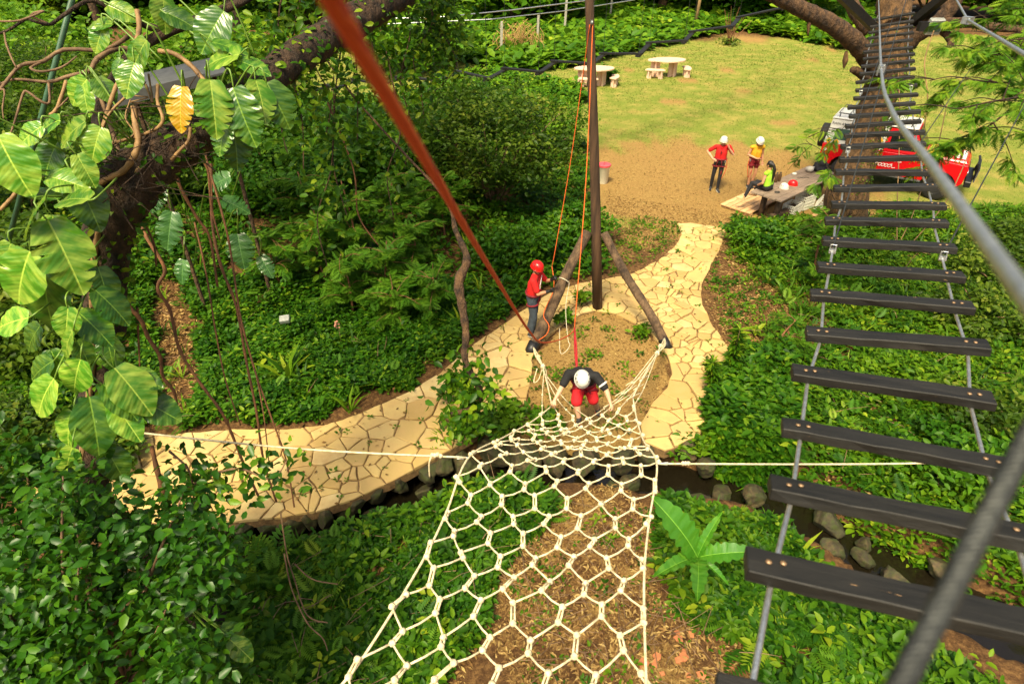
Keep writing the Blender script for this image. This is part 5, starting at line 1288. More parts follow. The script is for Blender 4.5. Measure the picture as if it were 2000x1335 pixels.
t = MB().tube([PZ(690, 39, 5.0), PZ(870, 33, 5.0), PZ(1000, 20, 5.0), PZ(1180, -3, 5.1)], .018, 5).thing('zip_cable', M['steel'], 'upper thin steel cable spanning the rear of the clearing', 'cable', 'rear steel cables')
t = MB().tube([PZ(700, 50, 4.6), PZ(960, 38, 4.6), PZ(1100, 22, 4.6), PZ(1240, 0, 4.7)], .018, 5).thing('zip_cable', M['steel'], 'lower thin steel cable spanning the rear of the clearing', 'cable', 'rear steel cables')
for u, v, h, lb in ((979, 124, 2.25, 'leaning pale concrete post with dry vines at its foot'), (1049, 92, 1.9, 'concrete post just right of the dry vine heap'), (1102, 74, 2.4, 'pale concrete post in the rear ground cover left of the rope pole'), (1190, 50, 2.5, 'grey concrete post right of the rope pole top')):
    p = PZ(u, v, -.1); MB().box(p + Vector((.02, 0, h / 2)), (.15, .15, h), RY(.03), .01).thing('fence_post', M['concrete'], lb, 'post', 'concrete fence posts at the rear', base=p)
p = PZ(1356, 60, -.1); MB().tube([p, p + Vector((.2, 0, 5.5))], [.13, .11], 9).thing('wooden_post', M['newwood'], 'tall pale wooden post behind the zigzag walk', 'post', base=p, smooth=True)

# ================================================================== big trees
def tree_tube(b, pts, r, n=12, k=6, rough=.10):
    sp = spline(pts, k); N = len(sp); rr = np.interp(np.linspace(0, 1, N), np.linspace(0, 1, len(r)), r)
    rr = [q * (1 + rough * math.sin(i * 2.3 + q * 40) * .5 + rough * random.uniform(-.4, .4)) for i, q in enumerate(rr)]
    b.tube(sp, rr, n)
# right-hand tree
rb = PZ(1648, 436, -.1)
rt = thing('big_tree', 'large leaning tree carrying the far end of the plank bridge', 'tree', rb)
b = MB()
tp = [rb, PY(1656, 370, 16.45), PY(1682, 290, 16.6), PY(1707, 215, 16.8), PY(1733, 140, 17.1), PY(1745, 70, 17.5), PY(1745, -10, 18.0), PY(1735, -90, 18.4)]
tree_tube(b, tp, [.68, .50, .42, .41, .46, .44, .38, .34], 18)
b.build('trunk', M['bark_red'], rt, smooth=True)
for nm, pts, r in (('limb', [PY(1735, 165, 16.9), PY(1700, 120, 16.6), PY(1672, 85, 16.4), PY(1625, 48, 16.2), PY(1565, 18, 16.), PY(1500, -15, 15.8), PY(1400, -50, 15.5)], [.27, .24, .22, .20, .18, .16, .13]),
                   ('limb', [PY(1745, 120, 17.2), PY(1785, 72, 17.), PY(1830, 52, 16.8), PY(1885, 45, 16.4), PY(1960, 55, 16.), PY(2060, 62, 15.5)], [.25, .21, .17, .11, .09, .08]),
                   ('limb', [PY(1810, 62, 17.), PY(1845, 30, 17.), PY(1868, -5, 17.), PY(1900, -60, 17.)], [.19, .18, .17, .16]),
                   ('limb', [PY(1700, 60, 17.4), PY(1672, 25, 17.6), PY(1655, -15, 17.8)], [.2, .17, .15]),
                   ('limb', [PY(1840, 58, 16.8), PY(1858, 80, 16.6), PY(1850, 96, 16.5)], [.10, .09, .05]),
                   ('broken_stub', [PY(1705, 160, 16.7), PY(1675, 140, 16.5), PY(1664, 136, 16.4)], [.14, .10, .07])):
    b = MB(); tree_tube(b, pts, r, 12); b.build(nm, M['bark'], rt, smooth=True)
b = MB(); b.tube(spline([PY(1653, 100, 16.3), PY(1651, 118, 16.3), PY(1648, 134, 16.3)], 4), [.03, .07, .01], 7); b.build('peeling_bark', M['bark_red'], rt, smooth=True); b = MB(); b.tube(spline([PY(1586, 30, 16.), PY(1580, 48, 16.), PY(1578, 70, 16.)], 4), [.03, .05, .01], 7); b.build('peeling_bark', M['bark_red'], rt, smooth=True)
for k, (a, c_) in enumerate((((1640, -10), (1700, 48)), ((1850, -12), (1790, 38)))):
    f3 = frame(PY(*c_, 17.) - PY(*a, 16.2)); pa_, pc_ = PY(*a, 16.2), PY(*c_, 17.); MB().box((pa_ + pc_) / 2, ((pc_ - pa_).length + .3, .16, .18), f3).thing('platform_beam', M['plank'], ['black platform beam left of the bridge head', 'black platform beam right of the bridge head'][k], 'beam', 'platform beams on the big tree')
p = PY(1825, 52, 16.3); t = thing('floodlight', 'small grey floodlight on the right limb of the big tree', 'floodlight', p, 'floodlights')
MB().box(p, (.34, .14, .36), RX(.3), .02).build('housing', M['lamp'], t); MB().box(p + Vector((0, -.08, .0)), (.26, .02, .22), RX(.3)).build('pane', M['sky_glass'], t); MB().box(p + Vector((-.25, .02, 0)), (.22, .14, .2)).build('junction_box', M['black'], t)
# fine moss of creeping leaves on the trunk
sp = spline(tp[:7], 8); q = []
for i in range(1500):
    s = random.choice(sp[:44]); a = random.uniform(-1.9, .5); r = .50; q.append(s + Vector((math.cos(a), math.sin(a) * 1.0, random.gauss(0, .2))) * r)
q = np.array(q); n = len(q); leaves('creeper', q, rand_dirs(n), np.array([[0, -1, .5]] * n) + RG.normal(0, .4, (n, 3)), RG.uniform(.03, .09, n), T_DIA, M['lf_dark'], rt, kind='stuff')

# left-hand tree with climbing pothos
lb_ = Vector((-3.75, 4.35, hz(-3.75, 4.35) - .1))
lt = thing('creeper_tree', 'dark crooked tree on the left overgrown with large climbing leaves', 'tree', lb_)
Lp = [lb_, P(160, 1130, 6.5), P(178, 980, 6.6), P(190, 820, 6.45), P(205, 660, 6.2), P(205, 540, 5.9), P(215, 450, 5.7), P(245, 375, 5.5), P(300, 315, 5.4), P(380, 265, 5.4), P(455, 205, 5.6), P(520, 155, 5.9), P(590, 105, 6.3), P(670, 55, 6.8), P(760, 0, 7.3), P(860, -60, 7.8)]
Lp[1] = lb_.lerp(P(178, 980, 6.6), .5)
b = MB(); tree_tube(b, Lp, [.24, .22, .20, .19, .18, .19, .21, .24, .22, .17, .15, .15, .17, .18, .18, .17], 14); b.build('trunk', M['bark_dark'], lt, smooth=True)
for pts, r in (([P(245, 375, 5.5), P(190, 240, 5.6), P(215, 165, 5.7), P(262, 100, 5.8), P(330, 62, 5.9), P(400, 32, 6.), P(470, 5, 6.1), P(520, -30, 6.2)], [.10, .07, .06, .07, .07, .06, .06, .05]),
               ([P(330, 62, 5.9), P(290, 52, 5.8), P(240, 30, 5.7), P(200, 8, 5.6), P(168, 3, 5.5), P(120, 33, 5.4), P(98, 48, 5.4), P(70, 43, 5.3), P(50, 38, 5.3), P(10, 62, 5.2), P(-60, 80, 5.2)], [.06, .045, .035, .03, .025, .022, .02, .018, .016, .014, .01]),
               ([P(262, 100, 5.8), P(230, 95, 5.7), P(190, 115, 5.5), P(175, 138, 5.5), P(130, 150, 5.4), P(95, 160, 5.4), P(30, 155, 5.3), P(0, 165, 5.3), P(-50, 190, 5.2)], [.04, .035, .03, .028, .022, .02, .016, .013, .01]),
               ([P(250, 72, 5.8), P(205, 97, 5.6), P(125, 97, 5.5), P(85, 120, 5.4), P(50, 125, 5.3), P(30, 137, 5.3), P(0, 175, 5.2), P(-40, 215, 5.2)], [.03, .026, .024, .024, .022, .02, .016, .01]),
               ([P(85, 120, 5.4), P(60, 133, 5.3), P(82, 140, 5.3), P(120, 132, 5.4), P(150, 110, 5.4)], [.014, .016, .014, .012, .008]),
               ([P(98, 48, 5.4), P(60, 30, 5.3), P(85, 22, 5.3), P(40, 40, 5.2), P(0, 42, 5.2), P(-40, 42, 5.2)], [.014, .014, .013, .012, .012, .01]),
               ([P(8, 60, 5.2), P(12, 85, 5.2), P(22, 112, 5.2), P(32, 132, 5.2)], [.010, .012, .011, .010]),
               ([P(95, 160, 5.4), P(97, 200, 5.4), P(80, 198, 5.35), P(55, 180, 5.3), P(45, 184, 5.3), P(28, 240, 5.3), P(18, 268, 5.3)], [.016, .016, .016, .014, .014, .011, .008]),
               ([P(0, 160, 5.2), P(-20, 180, 5.2), P(8, 175, 5.2), P(5, 210, 5.2), P(7, 232, 5.2)], [.014, .013, .011, .008, .006]),
               ([P(240, 320, 5.45), P(200, 200, 5.5), P(180, 160, 5.5), P(150, 175, 5.4), P(120, 205, 5.3), P(95, 225, 5.3)], [.03, .022, .018, .014, .01, .007])):
    b = MB(); tree_tube(b, pts, [q_ * .72 for q_ in r], 8, 3, .12); b.build('branch', M['twig'] if max(r) < .05 else M['bark_dark'], lt, smooth=True)
for pts, r in (([(268, 20, 5.3), (272, 52, 5.3), (267, 85, 5.25), (262, 112, 5.25)], .026), ([(262, 208, 5.1), (264, 240, 5.1), (270, 273, 5.1), (262, 305, 5.1), (240, 334, 5.15), (205, 352, 5.2), (178, 371, 5.25)], .030),
               ([(310, 100, 5.2), (340, 105, 5.2), (375, 130, 5.2), (400, 160, 5.2)], .024), ([(308, 165, 5.1), (308, 200, 5.1), (318, 236, 5.1), (292, 258, 5.15), (217, 281, 5.2)], .017), ([(236, 150, 5.2), (222, 182, 5.2), (205, 235, 5.25), (198, 260, 5.3)], .022),
               ([(130, 158, 5.3), (112, 210, 5.3), (98, 225, 5.3)], .018), ([(250, 185, 5.2), (215, 220, 5.2), (200, 250, 5.2)], .012), ([(372, 250, 5.2), (368, 275, 5.15), (352, 293, 5.15), (335, 312, 5.2)], .016),
               ([(285, 160, 5.15), (262, 185, 5.15), (290, 190, 5.15), (255, 200, 5.15), (300, 200, 5.2)], .006), ([(255, 195, 5.15), (245, 230, 5.15), (262, 260, 5.15), (240, 275, 5.15)], .007), ([(290, 145, 5.15), (298, 200, 5.15), (285, 165, 5.15)], .010),
               ([(0, 410, 4.9), (15, 395, 4.95), (32, 375, 5.0), (60, 330, 5.05), (95, 290, 5.1)], .018), ([(160, 330, 5.2), (175, 300, 5.2), (205, 260, 5.2)], .012)):
    g = spline(poly3(pts), 6); MB().tube(g, [r * .85 * (1 + .10 * math.sin(i_ * 1.9)) for i_ in range(len(g))], 8).build('aerial_root', M['tan_root'], lt, smooth=True)
q = []
sp = spline(Lp[7:12], 10)
for i in range(60):                                    # fibrous dead roots in the crotch
    a = random.choice(sp[3:22]); b0 = a + Vector((random.gauss(0, .15), random.gauss(-.15, .1), random.uniform(.05, .35)))
    q.append((b0, b0 + Vector((random.gauss(0, .2), random.gauss(0, .1), random.gauss(-.05, .15))), b0 + Vector((random.gauss(0, .3), random.gauss(0, .15), random.uniform(-.35, .05)))))
b = MB()
for a in q: b.tube(spline(a, 3), .004, 4)
ob = b.build('root_fibres', M['bark_dark'], lt); ob['kind'] = 'stuff'
# unseen leafy crown above the picture, added and placed to shade the thicket
b = MB()
for e in ((-7.5, 8.5, 10.6), (-4.5, 12., 10.8), (-9., 12., 10.6), (-3.5, 8.5, 10.8), (-6.5, 14.5, 10.8)):
    s_ = Lp[-1]; tree_tube(b, [s_, s_.lerp(Vector(e), .5) + Vector((0, 0, 1.2 if e[0] > -5 else .3)), Vector(e)], [.12, .08, .03], 7)
b.build('bough', M['bark_dark'], lt, smooth=True)
n = 2000; pp, cc, kk = crown_points((-6.3, 10.6, 11.2), (5.2, 6.2, 1.3), n, 60, .15, .14, 9.2); leaves('crown', pp, rand_dirs(n), up_normals(n, .6), RG.uniform(.22, .40, n), T_OVAL, M['lf_dark'], lt, kind='stuff')
# small creepers along trunk and limb
sp = spline(Lp[2:16], 10); n = 2600; A_c = np.array([sp[random.randrange(len(sp))] for _ in range(n)]); d_ = rand_dirs(n, -1, 1); leaves('creeper', A_c + d_ * RG.uniform(.13, .30, (n, 1)), rand_dirs(n, -.9, .3), d_ + np.array([0, 0, .4]), RG.uniform(.05, .11, n), T_OVAL, M['lf_vine'], lt, kind='stuff')

# large leaves of the climbing plant
def bigleaf_mesh(name, slits, seed, yellow=False):
    """heart-shaped blade lying along +x, midrib on y=0, drooping tip"""
    random.seed(seed); n = 30; vs = []; fs = []
    def wdt(t): return .41 * (math.sin(math.pi * min(t * .93 + .07, 1)) ** .62) * (1 - .35 * t)
    for sgn in (1, -1):
        prev = None; o = len(vs)
        for i in range(n + 1):
            t = i / n; w_ = wdt(t)
            notch = 0
            if slits and 7 <= i <= n - 4 and (i % 4 == (1 if sgn > 0 else 3)) and random.random() < slits: notch = random.uniform(.35, .66)
            w_ *= (1 - notch)
            back = -.10 * math.exp(-(t / .10) ** 2)
            z = -.26 * t * t + .02
            for k, f in enumerate((0, .34, .7, 1.0)):
                y = sgn * w_ * f
                x = t + .16 * f * (1 - t) * .6 + (back * f)
                vs.append((x, y, z + .22 * abs(y) - .55 * y * y + .012 * math.sin(i * 1.1) * f))
        for i in range(n):
            for k in range(3):
                a = o + i * 4 + k; f = (a, a + 4, a + 5, a + 1); fs.append(f if sgn > 0 else f[::-1])
    # petiole
    me = bpy.data.meshes.new(name); me.from_pydata(vs, [], fs); me.polygons.foreach_set('use_smooth', [True] * len(me.polygons))
    return me
def pothos_mat(name, dark, mid, lite, amount, ribw=.011):
    m, t, B, N, L = newmat(name); tc = N.new('ShaderNodeTexCoord'); co = tc.outputs['Object']; oi = N.new('ShaderNodeObjectInfo')
    mp = N.new('ShaderNodeMapping'); mp.inputs['Scale'].default_value = (1.6, 1.0, .3); mp.inputs['Rotation'].default_value = (0, 0, .0); L.new(co, mp.inputs[0])
    off = N.new('ShaderNodeVectorMath'); off.operation = 'ADD'; cx = N.new('ShaderNodeCombineXYZ'); mu = N.new('ShaderNodeMath'); mu.operation = 'MULTIPLY'; mu.inputs[1].default_value = 57.; L.new(oi.outputs['Random'], mu.inputs[0]); L.new(mu.outputs[0], cx.inputs[0]); L.new(mu.outputs[0], cx.inputs[2])
    # veins: bands running obliquely from the midrib, mirrored about it
    sx = N.new('ShaderNodeSeparateXYZ'); L.new(co, sx.inputs[0]); ab = N.new('ShaderNodeMath'); ab.operation = 'ABSOLUTE'; L.new(sx.outputs[1], ab.inputs[0])
    v = N.new('ShaderNodeMath'); v.operation = 'MULTIPLY_ADD'; v.inputs[1].default_value = -.75; L.new(ab.outputs[0], v.inputs[0]); L.new(sx.outputs[0], v.inputs[2])
    cv = N.new('ShaderNodeCombineXYZ'); L.new(v.outputs[0], cv.inputs[0]); L.new(mu.outputs[0], cv.inputs[2]); 
    ab2 = N.new('ShaderNodeMath'); ab2.operation = 'MULTIPLY'; ab2.inputs[1].default_value = .22; L.new(sx.outputs[1], ab2.inputs[0]); L.new(ab2.outputs[0], cv.inputs[1])
    streak = noise(N, L, cv.outputs[0], 9, 3, .6)
    L.new(mp.outputs[0], off.inputs[0]); L.new(cx.outputs[0], off.inputs[1])
    patch = noise(N, L, off.outputs[0], 2.2, 3, .6)
    wv = N.new('ShaderNodeMath'); wv.operation = 'SINE'; w2 = N.new('ShaderNodeMath'); w2.operation = 'MULTIPLY'; w2.inputs[1].default_value = 78.; L.new(v.outputs[0], w2.inputs[0]); L.new(w2.outputs[0], wv.inputs[0])
    fac = N.new('ShaderNodeMath'); fac.operation = 'MULTIPLY'; L.new(streak, fac.inputs[0]); L.new(patch, fac.inputs[1])
    f = ramp(N, L, fac.outputs[0], [(.24 - amount * .10, (0, 0, 0)), (.42 - amount * .10, (1, 1, 1))])
    col = mix(N, L, f, mix(N, L, patch, dark, mid), lite)
    # pale midrib
    rib = N.new('ShaderNodeMath'); rib.operation = 'LESS_THAN'; rib.inputs[1].default_value = ribw; L.new(ab.outputs[0], rib.inputs[0])
    col = mix(N, L, rib.outputs[0], col, tuple(min(1, x * 1.2) for x in lite))
    hs = N.new('ShaderNodeHueSaturation'); mr = N.new('ShaderNodeMapRange'); mr.inputs[3].default_value = .65; mr.inputs[4].default_value = 1.25; L.new(oi.outputs['Random'], mr.inputs[0]); L.new(mr.outputs[0], hs.inputs['Value']); L.new(col, hs.inputs['Color']); col = hs.outputs[0]
    L.new(col, B.inputs['Base Color']); B.inputs['Roughness'].default_value = .26; B.inputs['Specular IOR Level'].default_value = .5
    bump(N, L, wv.outputs[0], B, .16, .004)
    tr = N.new('ShaderNodeBsdfTranslucent'); L.new(mix(N, L, .4, col, (.35, .48, .03)), tr.inputs[0]); ms = N.new('ShaderNodeMixShader'); ms.inputs[0].default_value = .28
    L.new(B.outputs[0], ms.inputs[1]); L.new(tr.outputs[0], ms.inputs[2]); L.new(ms.outputs[0], N['Material Output'].inputs[0]); return m
M['pothos'] = pothos_mat('pothos_leaf', (.04, .16, .010), (.11, .30, .016), (.34, .48, .06), .45)
M['pothos_dark'] = pothos_mat('pothos_dark_leaf', (.02, .085, .008), (.045, .15, .012), (.16, .29, .03), .3)
M['pothos_yellow'] = pothos_mat('pothos_yellow_leaf', (.62, .30, .01), (.80, .46, .015), (.62, .55, .04), .3)
BL = {}
M['stalk'] = pm('leaf_stalk', (.16, .28, .03), (.10, .18, .02), 8, .45)
for mk in ('pothos', 'pothos_dark', 'pothos_yellow'):
    for k in range(5):
        m_ = bigleaf_mesh('big_leaf', (0, 0, .2, .5, .75)[k], k + 3); m_.materials.append(M[mk]); BL[(mk, k)] = m_
random.seed(5)
pot = thing('climbing_pothos', 'climbing pothos with huge variegated leaves covering the left tree', 'climbing plant', lb_ + Vector((.2, -.1, .1))); po = ORIG[pot.name]
camv = Vector((0, 0, CAMZ))
def place_leaf(u, v, Lpx, ang, d, var, mk='pothos', tilt=.35, parent=pot, nm='leaf'):
    """blade centred on (u,v), tip pointing along image angle ang (0 right, 90 down)"""
    a = math.radians(ang); L_ = Lpx * d / FPX * 1.0
    c = P(u, v, d); du = Vector((1, 0, 0)); dv = Vector((0, -ST, -CT)); ax_ = (du * math.cos(a) + dv * math.sin(a)); view = (camv - c).normalized()
    nrm = (view * .62 + Vector((random.gauss(0, .2), random.gauss(0, .2), .75))).normalized()
    ax_ = (ax_ - view * random.uniform(-.1, tilt)).normalized(); nrm = (nrm - ax_ * nrm.dot(ax_)).normalized(); s_ = nrm.cross(ax_)
    Rm = Matrix((ax_, s_, nrm)).transposed()
    base = c - ax_ * L_ * .5
    o = bpy.data.objects.new(nm, BL[(mk, var)]); COL.objects.link(o); o.parent = parent; o.location = base - ORIG[parent.name]; o.rotation_euler = Rm.to_euler(); o.scale = (L_, L_ * random.uniform(.92, 1.15), L_)
    return base, ax_, L_
for row in [(25, 325, 120, 65, 4.6, 0), (57, 262, 62, 150, 4.8, 0), (92, 243, 70, 165, 4.85, 0), (135, 258, 84, 150, 4.8, 2), (185, 283, 74, 110, 4.8, 0), (168, 333, 66, 60, 4.75, 0), (130, 352, 78, 10, 4.75, 1), (138, 385, 92, 190, 4.6, 0), (58, 425, 96, 135, 4.6, 0),
            (80, 372, 90, 210, 4.85, 1, 'pothos_dark'), (172, 395, 110, 65, 4.9, 1, 'pothos_dark'), (95, 310, 80, 120, 5.0, 1, 'pothos_dark'), (192, 46, 62, 185, 5.3, 0), (192, 76, 55, 115, 5.3, 0), (265, 112, 84, 125, 5.0, 0), (252, 155, 70, 110, 4.95, 2), (228, 132, 40, 120, 5.1, 0, 'pothos_dark'),
            (322, 25, 72, 80, 5.6, 0), (350, 35, 70, 20, 5.6, 0, 'pothos_dark'), (238, 22, 60, 20, 5.6, 0), (412, 60, 92, 125, 5.5, 0, 'pothos_dark'), (428, 112, 88, 175, 5.3, 0), (450, 90, 70, 10, 5.35, 0, 'pothos_dark'), (495, 128, 66, 15, 5.3, 0, 'pothos_dark'),
            (350, 212, 86, 98, 4.8, 3, 'pothos_yellow'), (418, 212, 108, 82, 4.8, 4), (474, 228, 112, 72, 4.9, 4, 'pothos_dark'), (512, 195, 84, 70, 5.0, 3), (545, 205, 90, 60, 5.1, 3, 'pothos_dark'), (432, 268, 70, 110, 4.95, 4, 'pothos_dark'), (462, 285, 90, 80, 5.1, 4, 'pothos_dark'),
            (150, 180, 70, 130, 5.2, 0), (165, 195, 60, 90, 5.2, 0), (205, 175, 55, 50, 5.2, 0, 'pothos_dark'), (130, 500, 150, 62, 4.7, 3), (38, 545, 125, 112, 4.75, 2), (85, 580, 150, 95, 5.0, 1, 'pothos_dark'), (18, 628, 84, 170, 4.9, 0), (10, 510, 80, 110, 4.9, 0), (45, 475, 80, 160, 4.9, 0, 'pothos_dark'),
            (130, 632, 66, 95, 4.9, 2), (128, 672, 68, 120, 4.9, 2), (188, 640, 84, 40, 5.1, 1, 'pothos_dark'), (222, 598, 86, 40, 5.2, 2, 'pothos_dark'), (205, 560, 80, 70, 5.2, 2, 'pothos_dark'), (146, 738, 88, 108, 5.0, 0), (80, 778, 106, 125, 4.95, 0), (75, 722, 80, 150, 5.1, 0, 'pothos_dark'), (112, 715, 70, 70, 5.15, 0, 'pothos_dark'),
            (262, 762, 112, 48, 5.2, 0), (238, 782, 92, 40, 5.15, 0, 'pothos_dark'), (280, 738, 72, 18, 5.3, 0, 'pothos_dark'), (248, 822, 90, 52, 5.2, 1), (130, 842, 90, 110, 5.1, 0), (186, 832, 118, 78, 5.1, 1, 'pothos_dark'), (165, 815, 80, 100, 5.15, 0, 'pothos_dark'), (200, 872, 70, 80, 5.2, 2, 'pothos_dark'), (315, 800, 80, 25, 5.4, 1, 'pothos_dark'),
            (130, 905, 80, 110, 5.0, 0), (225, 905, 80, 60, 5.3, 0, 'pothos_dark'), (165, 690, 60, 60, 5.3, 1, 'pothos_dark'), (215, 690, 70, 80, 5.4, 2, 'pothos_dark'), (60, 660, 70, 130, 5.3, 1, 'pothos_dark'), (472, 1268, 62, 40, 5.2, 0), (455, 1240, 60, 30, 5.3, 0, 'pothos_dark'), (405, 1290, 80, 100, 5.3, 0, 'pothos_dark'), (110, 460, 80, 80, 5.1, 0)]:
    u, v, Lx, an, d, var = row[:6]; mk = row[6] if len(row) > 6 else 'pothos'
    bs, ax_, L_ = place_leaf(u, v, Lx, an, d, var, mk)
    tgt = min(spline(Lp[2:13], 3), key=lambda q_: (q_ - bs).length) if (u < 600 and v < 950) else P(360, 1180, 5.5)
    e = bs.lerp(tgt, min(.5 / max((tgt - bs).length, .01), 1)) + Vector((0, 0, .05))
    MB().tube(spline([bs + ax_ * .01, bs - ax_ * L_ * .25 + Vector((0, 0, .04)), e], 4), [.006, .009], 5).build('leaf_stalk', M['stalk'], pot, smooth=True)
b = MB(); b.tube(spline([q_ + Vector((.0, -.2, .02)) for q_ in Lp[1:9]], 4), [.035, .03, .02], 8); b.build('climbing_stem', M['tan_root'], pot, smooth=True)
# ================================================================== plants
def clear_of(x, y, pad=0.): return ~inside(x, y, PATHJ) & (seg_dist(x, y, STREAM) > .33 + pad)
def thin(f, s, lim):
    return lambda x, y: clear_of(x, y) & (n2(x, y, f, s) < lim)
TRACK = poly_ground([(340, 600), (345, 700), (360, 760), (320, 830)], .0)
def cover(name, px, n, m, h, L, mat, lb, tmpl=T_OVAL, ok=None, seed=0., wid=1., el=(-.15, .75), dens=None):
    poly = poly_ground(px); okf = ok or (lambda x, y: clear_of(x, y))
    q = sample_poly(poly, n, okf)
    ob = rosette_field(name, q, m, h[0], h[1], L[0], L[1], tmpl, M[mat], None, 'stuff', .10, seed, el=el, wid=wid)
    return tag(ob, lb, 'ground cover', None, 'stuff')
A_px = [(-60, 800), (120, 836), (320, 848), (560, 834), (640, 826), (720, 796), (800, 761), (860, 726), (900, 688), (950, 653), (1000, 618), (1035, 594), (1080, 566), (1130, 550), (1180, 540), (1185, 480), (1160, 420), (1150, 300), (1110, 250), (900, 230), (600, 230), (300, 230), (-100, 330)]
UPL = poly_ground(UP[:19], .0)
okA = lambda x, y: clear_of(x, y) & (seg_dist(x, y, UPL) > .20 + .16 * n2(x, y, 2.7, 6.)) & (n2(x, y, 1.7, 21.) < .42) & (seg_dist(x, y, TRACK) > .38 + .12 * n2(x, y, 3.))
near_ = lambda f: (lambda x, y: f(x, y) & (y < 12.5))
far_ = lambda f: (lambda x, y: f(x, y) & (y >= 12.0))
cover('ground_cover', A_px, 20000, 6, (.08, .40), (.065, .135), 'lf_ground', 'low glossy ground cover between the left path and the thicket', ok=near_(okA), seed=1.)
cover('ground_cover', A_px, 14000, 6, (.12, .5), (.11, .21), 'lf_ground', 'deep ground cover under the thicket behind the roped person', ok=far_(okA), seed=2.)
B_px = [(1430, 430), (1600, 440), (1720, 430), (2080, 400), (2300, 1330), (2000, 1185), (1850, 1120), (1740, 1050), (1600, 960), (1480, 930), (1400, 905), (1368, 862), (1398, 790), (1440, 700), (1480, 640), (1540, 610), (1500, 560), (1430, 500)]
DIRT = poly_ground([(1370, 560), (1400, 480), (1440, 510), (1540, 540), (1600, 590), (1640, 650), (1560, 690), (1470, 700), (1430, 730), (1395, 630)])
okB = lambda x, y: clear_of(x, y) & (~inside(x, y, DIRT) | (n2(x, y, 2.2, 5.) > .55)) & (n2(x, y, 1.9, 9.) < .34)
cover('ground_cover', B_px, 13000, 6, (.06, .36), (.07, .15), 'lf_ground_b', 'pale leafy ground cover beneath the plank bridge', ok=okB, seed=3.)
cover('ground_cover', [(1400, 900), (1380, 800), (1440, 700), (1520, 690), (1560, 800), (1540, 900), (1600, 960), (1480, 930)], 2600, 7, (.2, .5), (.12, .2), 'lf_ground', 'thick dark leafy bank plants right of the stone path', seed=4.)
Cpx = [(-100, 1500), (-100, 1180), (420, 1120), (560, 1070), (700, 1030), (850, 980), (950, 935), (1050, 950), (1090, 1000), (1010, 1060), (960, 1130), (940, 1230), (860, 1320), (840, 1480)]
okC = lambda x, y: clear_of(x, y) & (n2(x, y, 1.9, 11.) < .42)
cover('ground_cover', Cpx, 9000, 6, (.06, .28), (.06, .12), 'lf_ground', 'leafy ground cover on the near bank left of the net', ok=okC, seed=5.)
Dpx = [(1290, 975), (1400, 1000), (1500, 1015), (1560, 1060), (1640, 1140), (1740, 1200), (1950, 1330), (2000, 1480), (1480, 1480), (1500, 1330), (1420, 1230), (1340, 1190), (1290, 1120)]
okD = lambda x, y: clear_of(x, y) & (n2(x, y, 1.9, 13.) < .22)
cover('ground_cover', Dpx, 4600, 6, (.06, .26), (.07, .14), 'lf_ground', 'leafy ground cover on the near bank around the banana plant', ok=okD, seed=6.)
cover('ground_cover', [(1000, 1330), (1000, 1100), (1100, 1000), (1270, 1000), (1290, 1150), (1450, 1250), (1470, 1400), (1000, 1400)], 110, 6, (.03, .10), (.05, .09), 'lf_ground_b', 'scattered seedlings on the bare earth below the net', seed=7.)
cover('ground_cover', [(1040, 700), (1130, 620), (1180, 604), (1300, 690), (1310, 740), (1255, 830), (1250, 878), (1000, 850), (1030, 790)], 110, 6, (.03, .12), (.05, .10), 'lf_ground_b', 'few seedlings on the bare patch inside the tripod', ok=lambda x, y: clear_of(x, y) & (n2(x, y, 3., 2.) > .2), seed=8.)
cover('ground_cover', [(1380, 540), (1440, 470), (1560, 560), (1620, 640), (1500, 660), (1440, 690), (1400, 620)], 220, 7, (.03, .12), (.05, .11), 'lf_ground_b', 'scattered weeds on the earth right of the stone path', seed=8.5)
cover('ground_cover', [(1180, 470), (1250, 420), (1330, 440), (1330, 460), (1280, 505), (1190, 540)], 160, 6, (.03, .12), (.05, .1), 'lf_ground_b', 'weeds on the earth above the stone path', seed=9.)
q = sample_poly(PATH, 130); ob = rosette_field('path_weeds', q, 5, .01, .04, .04, .09, T_DIA, M['lf_ground_b'], None, 'stuff', .03, 3., base=np.full(len(q), .045)); tag(ob, 'tiny weeds growing in the joints of the stone path', 'weeds', None, 'stuff')
for nm_, px_, n_, lb_2 in (('a', A_px, 420, 'larger pale-leaved weeds standing in the left ground cover'), ('b', B_px, 420, 'larger pale-leaved weeds under the plank bridge'), ('c', Cpx, 260, 'larger pale-leaved weeds on the near left bank'), ('d', Dpx, 160, 'larger pale-leaved weeds on the near right bank')):
    cover('tall_weeds', px_, n_, 8, (.2, .5), (.10, .2), 'lf_ground_b', lb_2, seed=20., wid=.9)
for px_, n_, lb_2 in ((A_px, 380, 'feathery fronds mixed into the left ground cover'), (B_px, 420, 'feathery fronds mixed into the cover under the plank bridge'), (Cpx, 120, 'feathery fronds on the near left bank')):
    cover('frond_cover', px_, n_, 4, (.15, .45), (.15, .3), 'lf_fern', lb_2, tmpl=T_PINN, seed=22.)
for px_, n_, lb_2 in ((A_px, 2500, 'fallen brown leaves caught in the left ground cover'), (B_px, 2500, 'fallen brown leaves caught in the cover under the bridge'), (Cpx, 900, 'fallen brown leaves caught in the near bank plants')):
    cover('fallen_leaves', px_, n_, 1, (.02, .25), (.06, .14), 'lf_litter', lb_2, tmpl=T_DIA, seed=23., el=(-.3, .3))
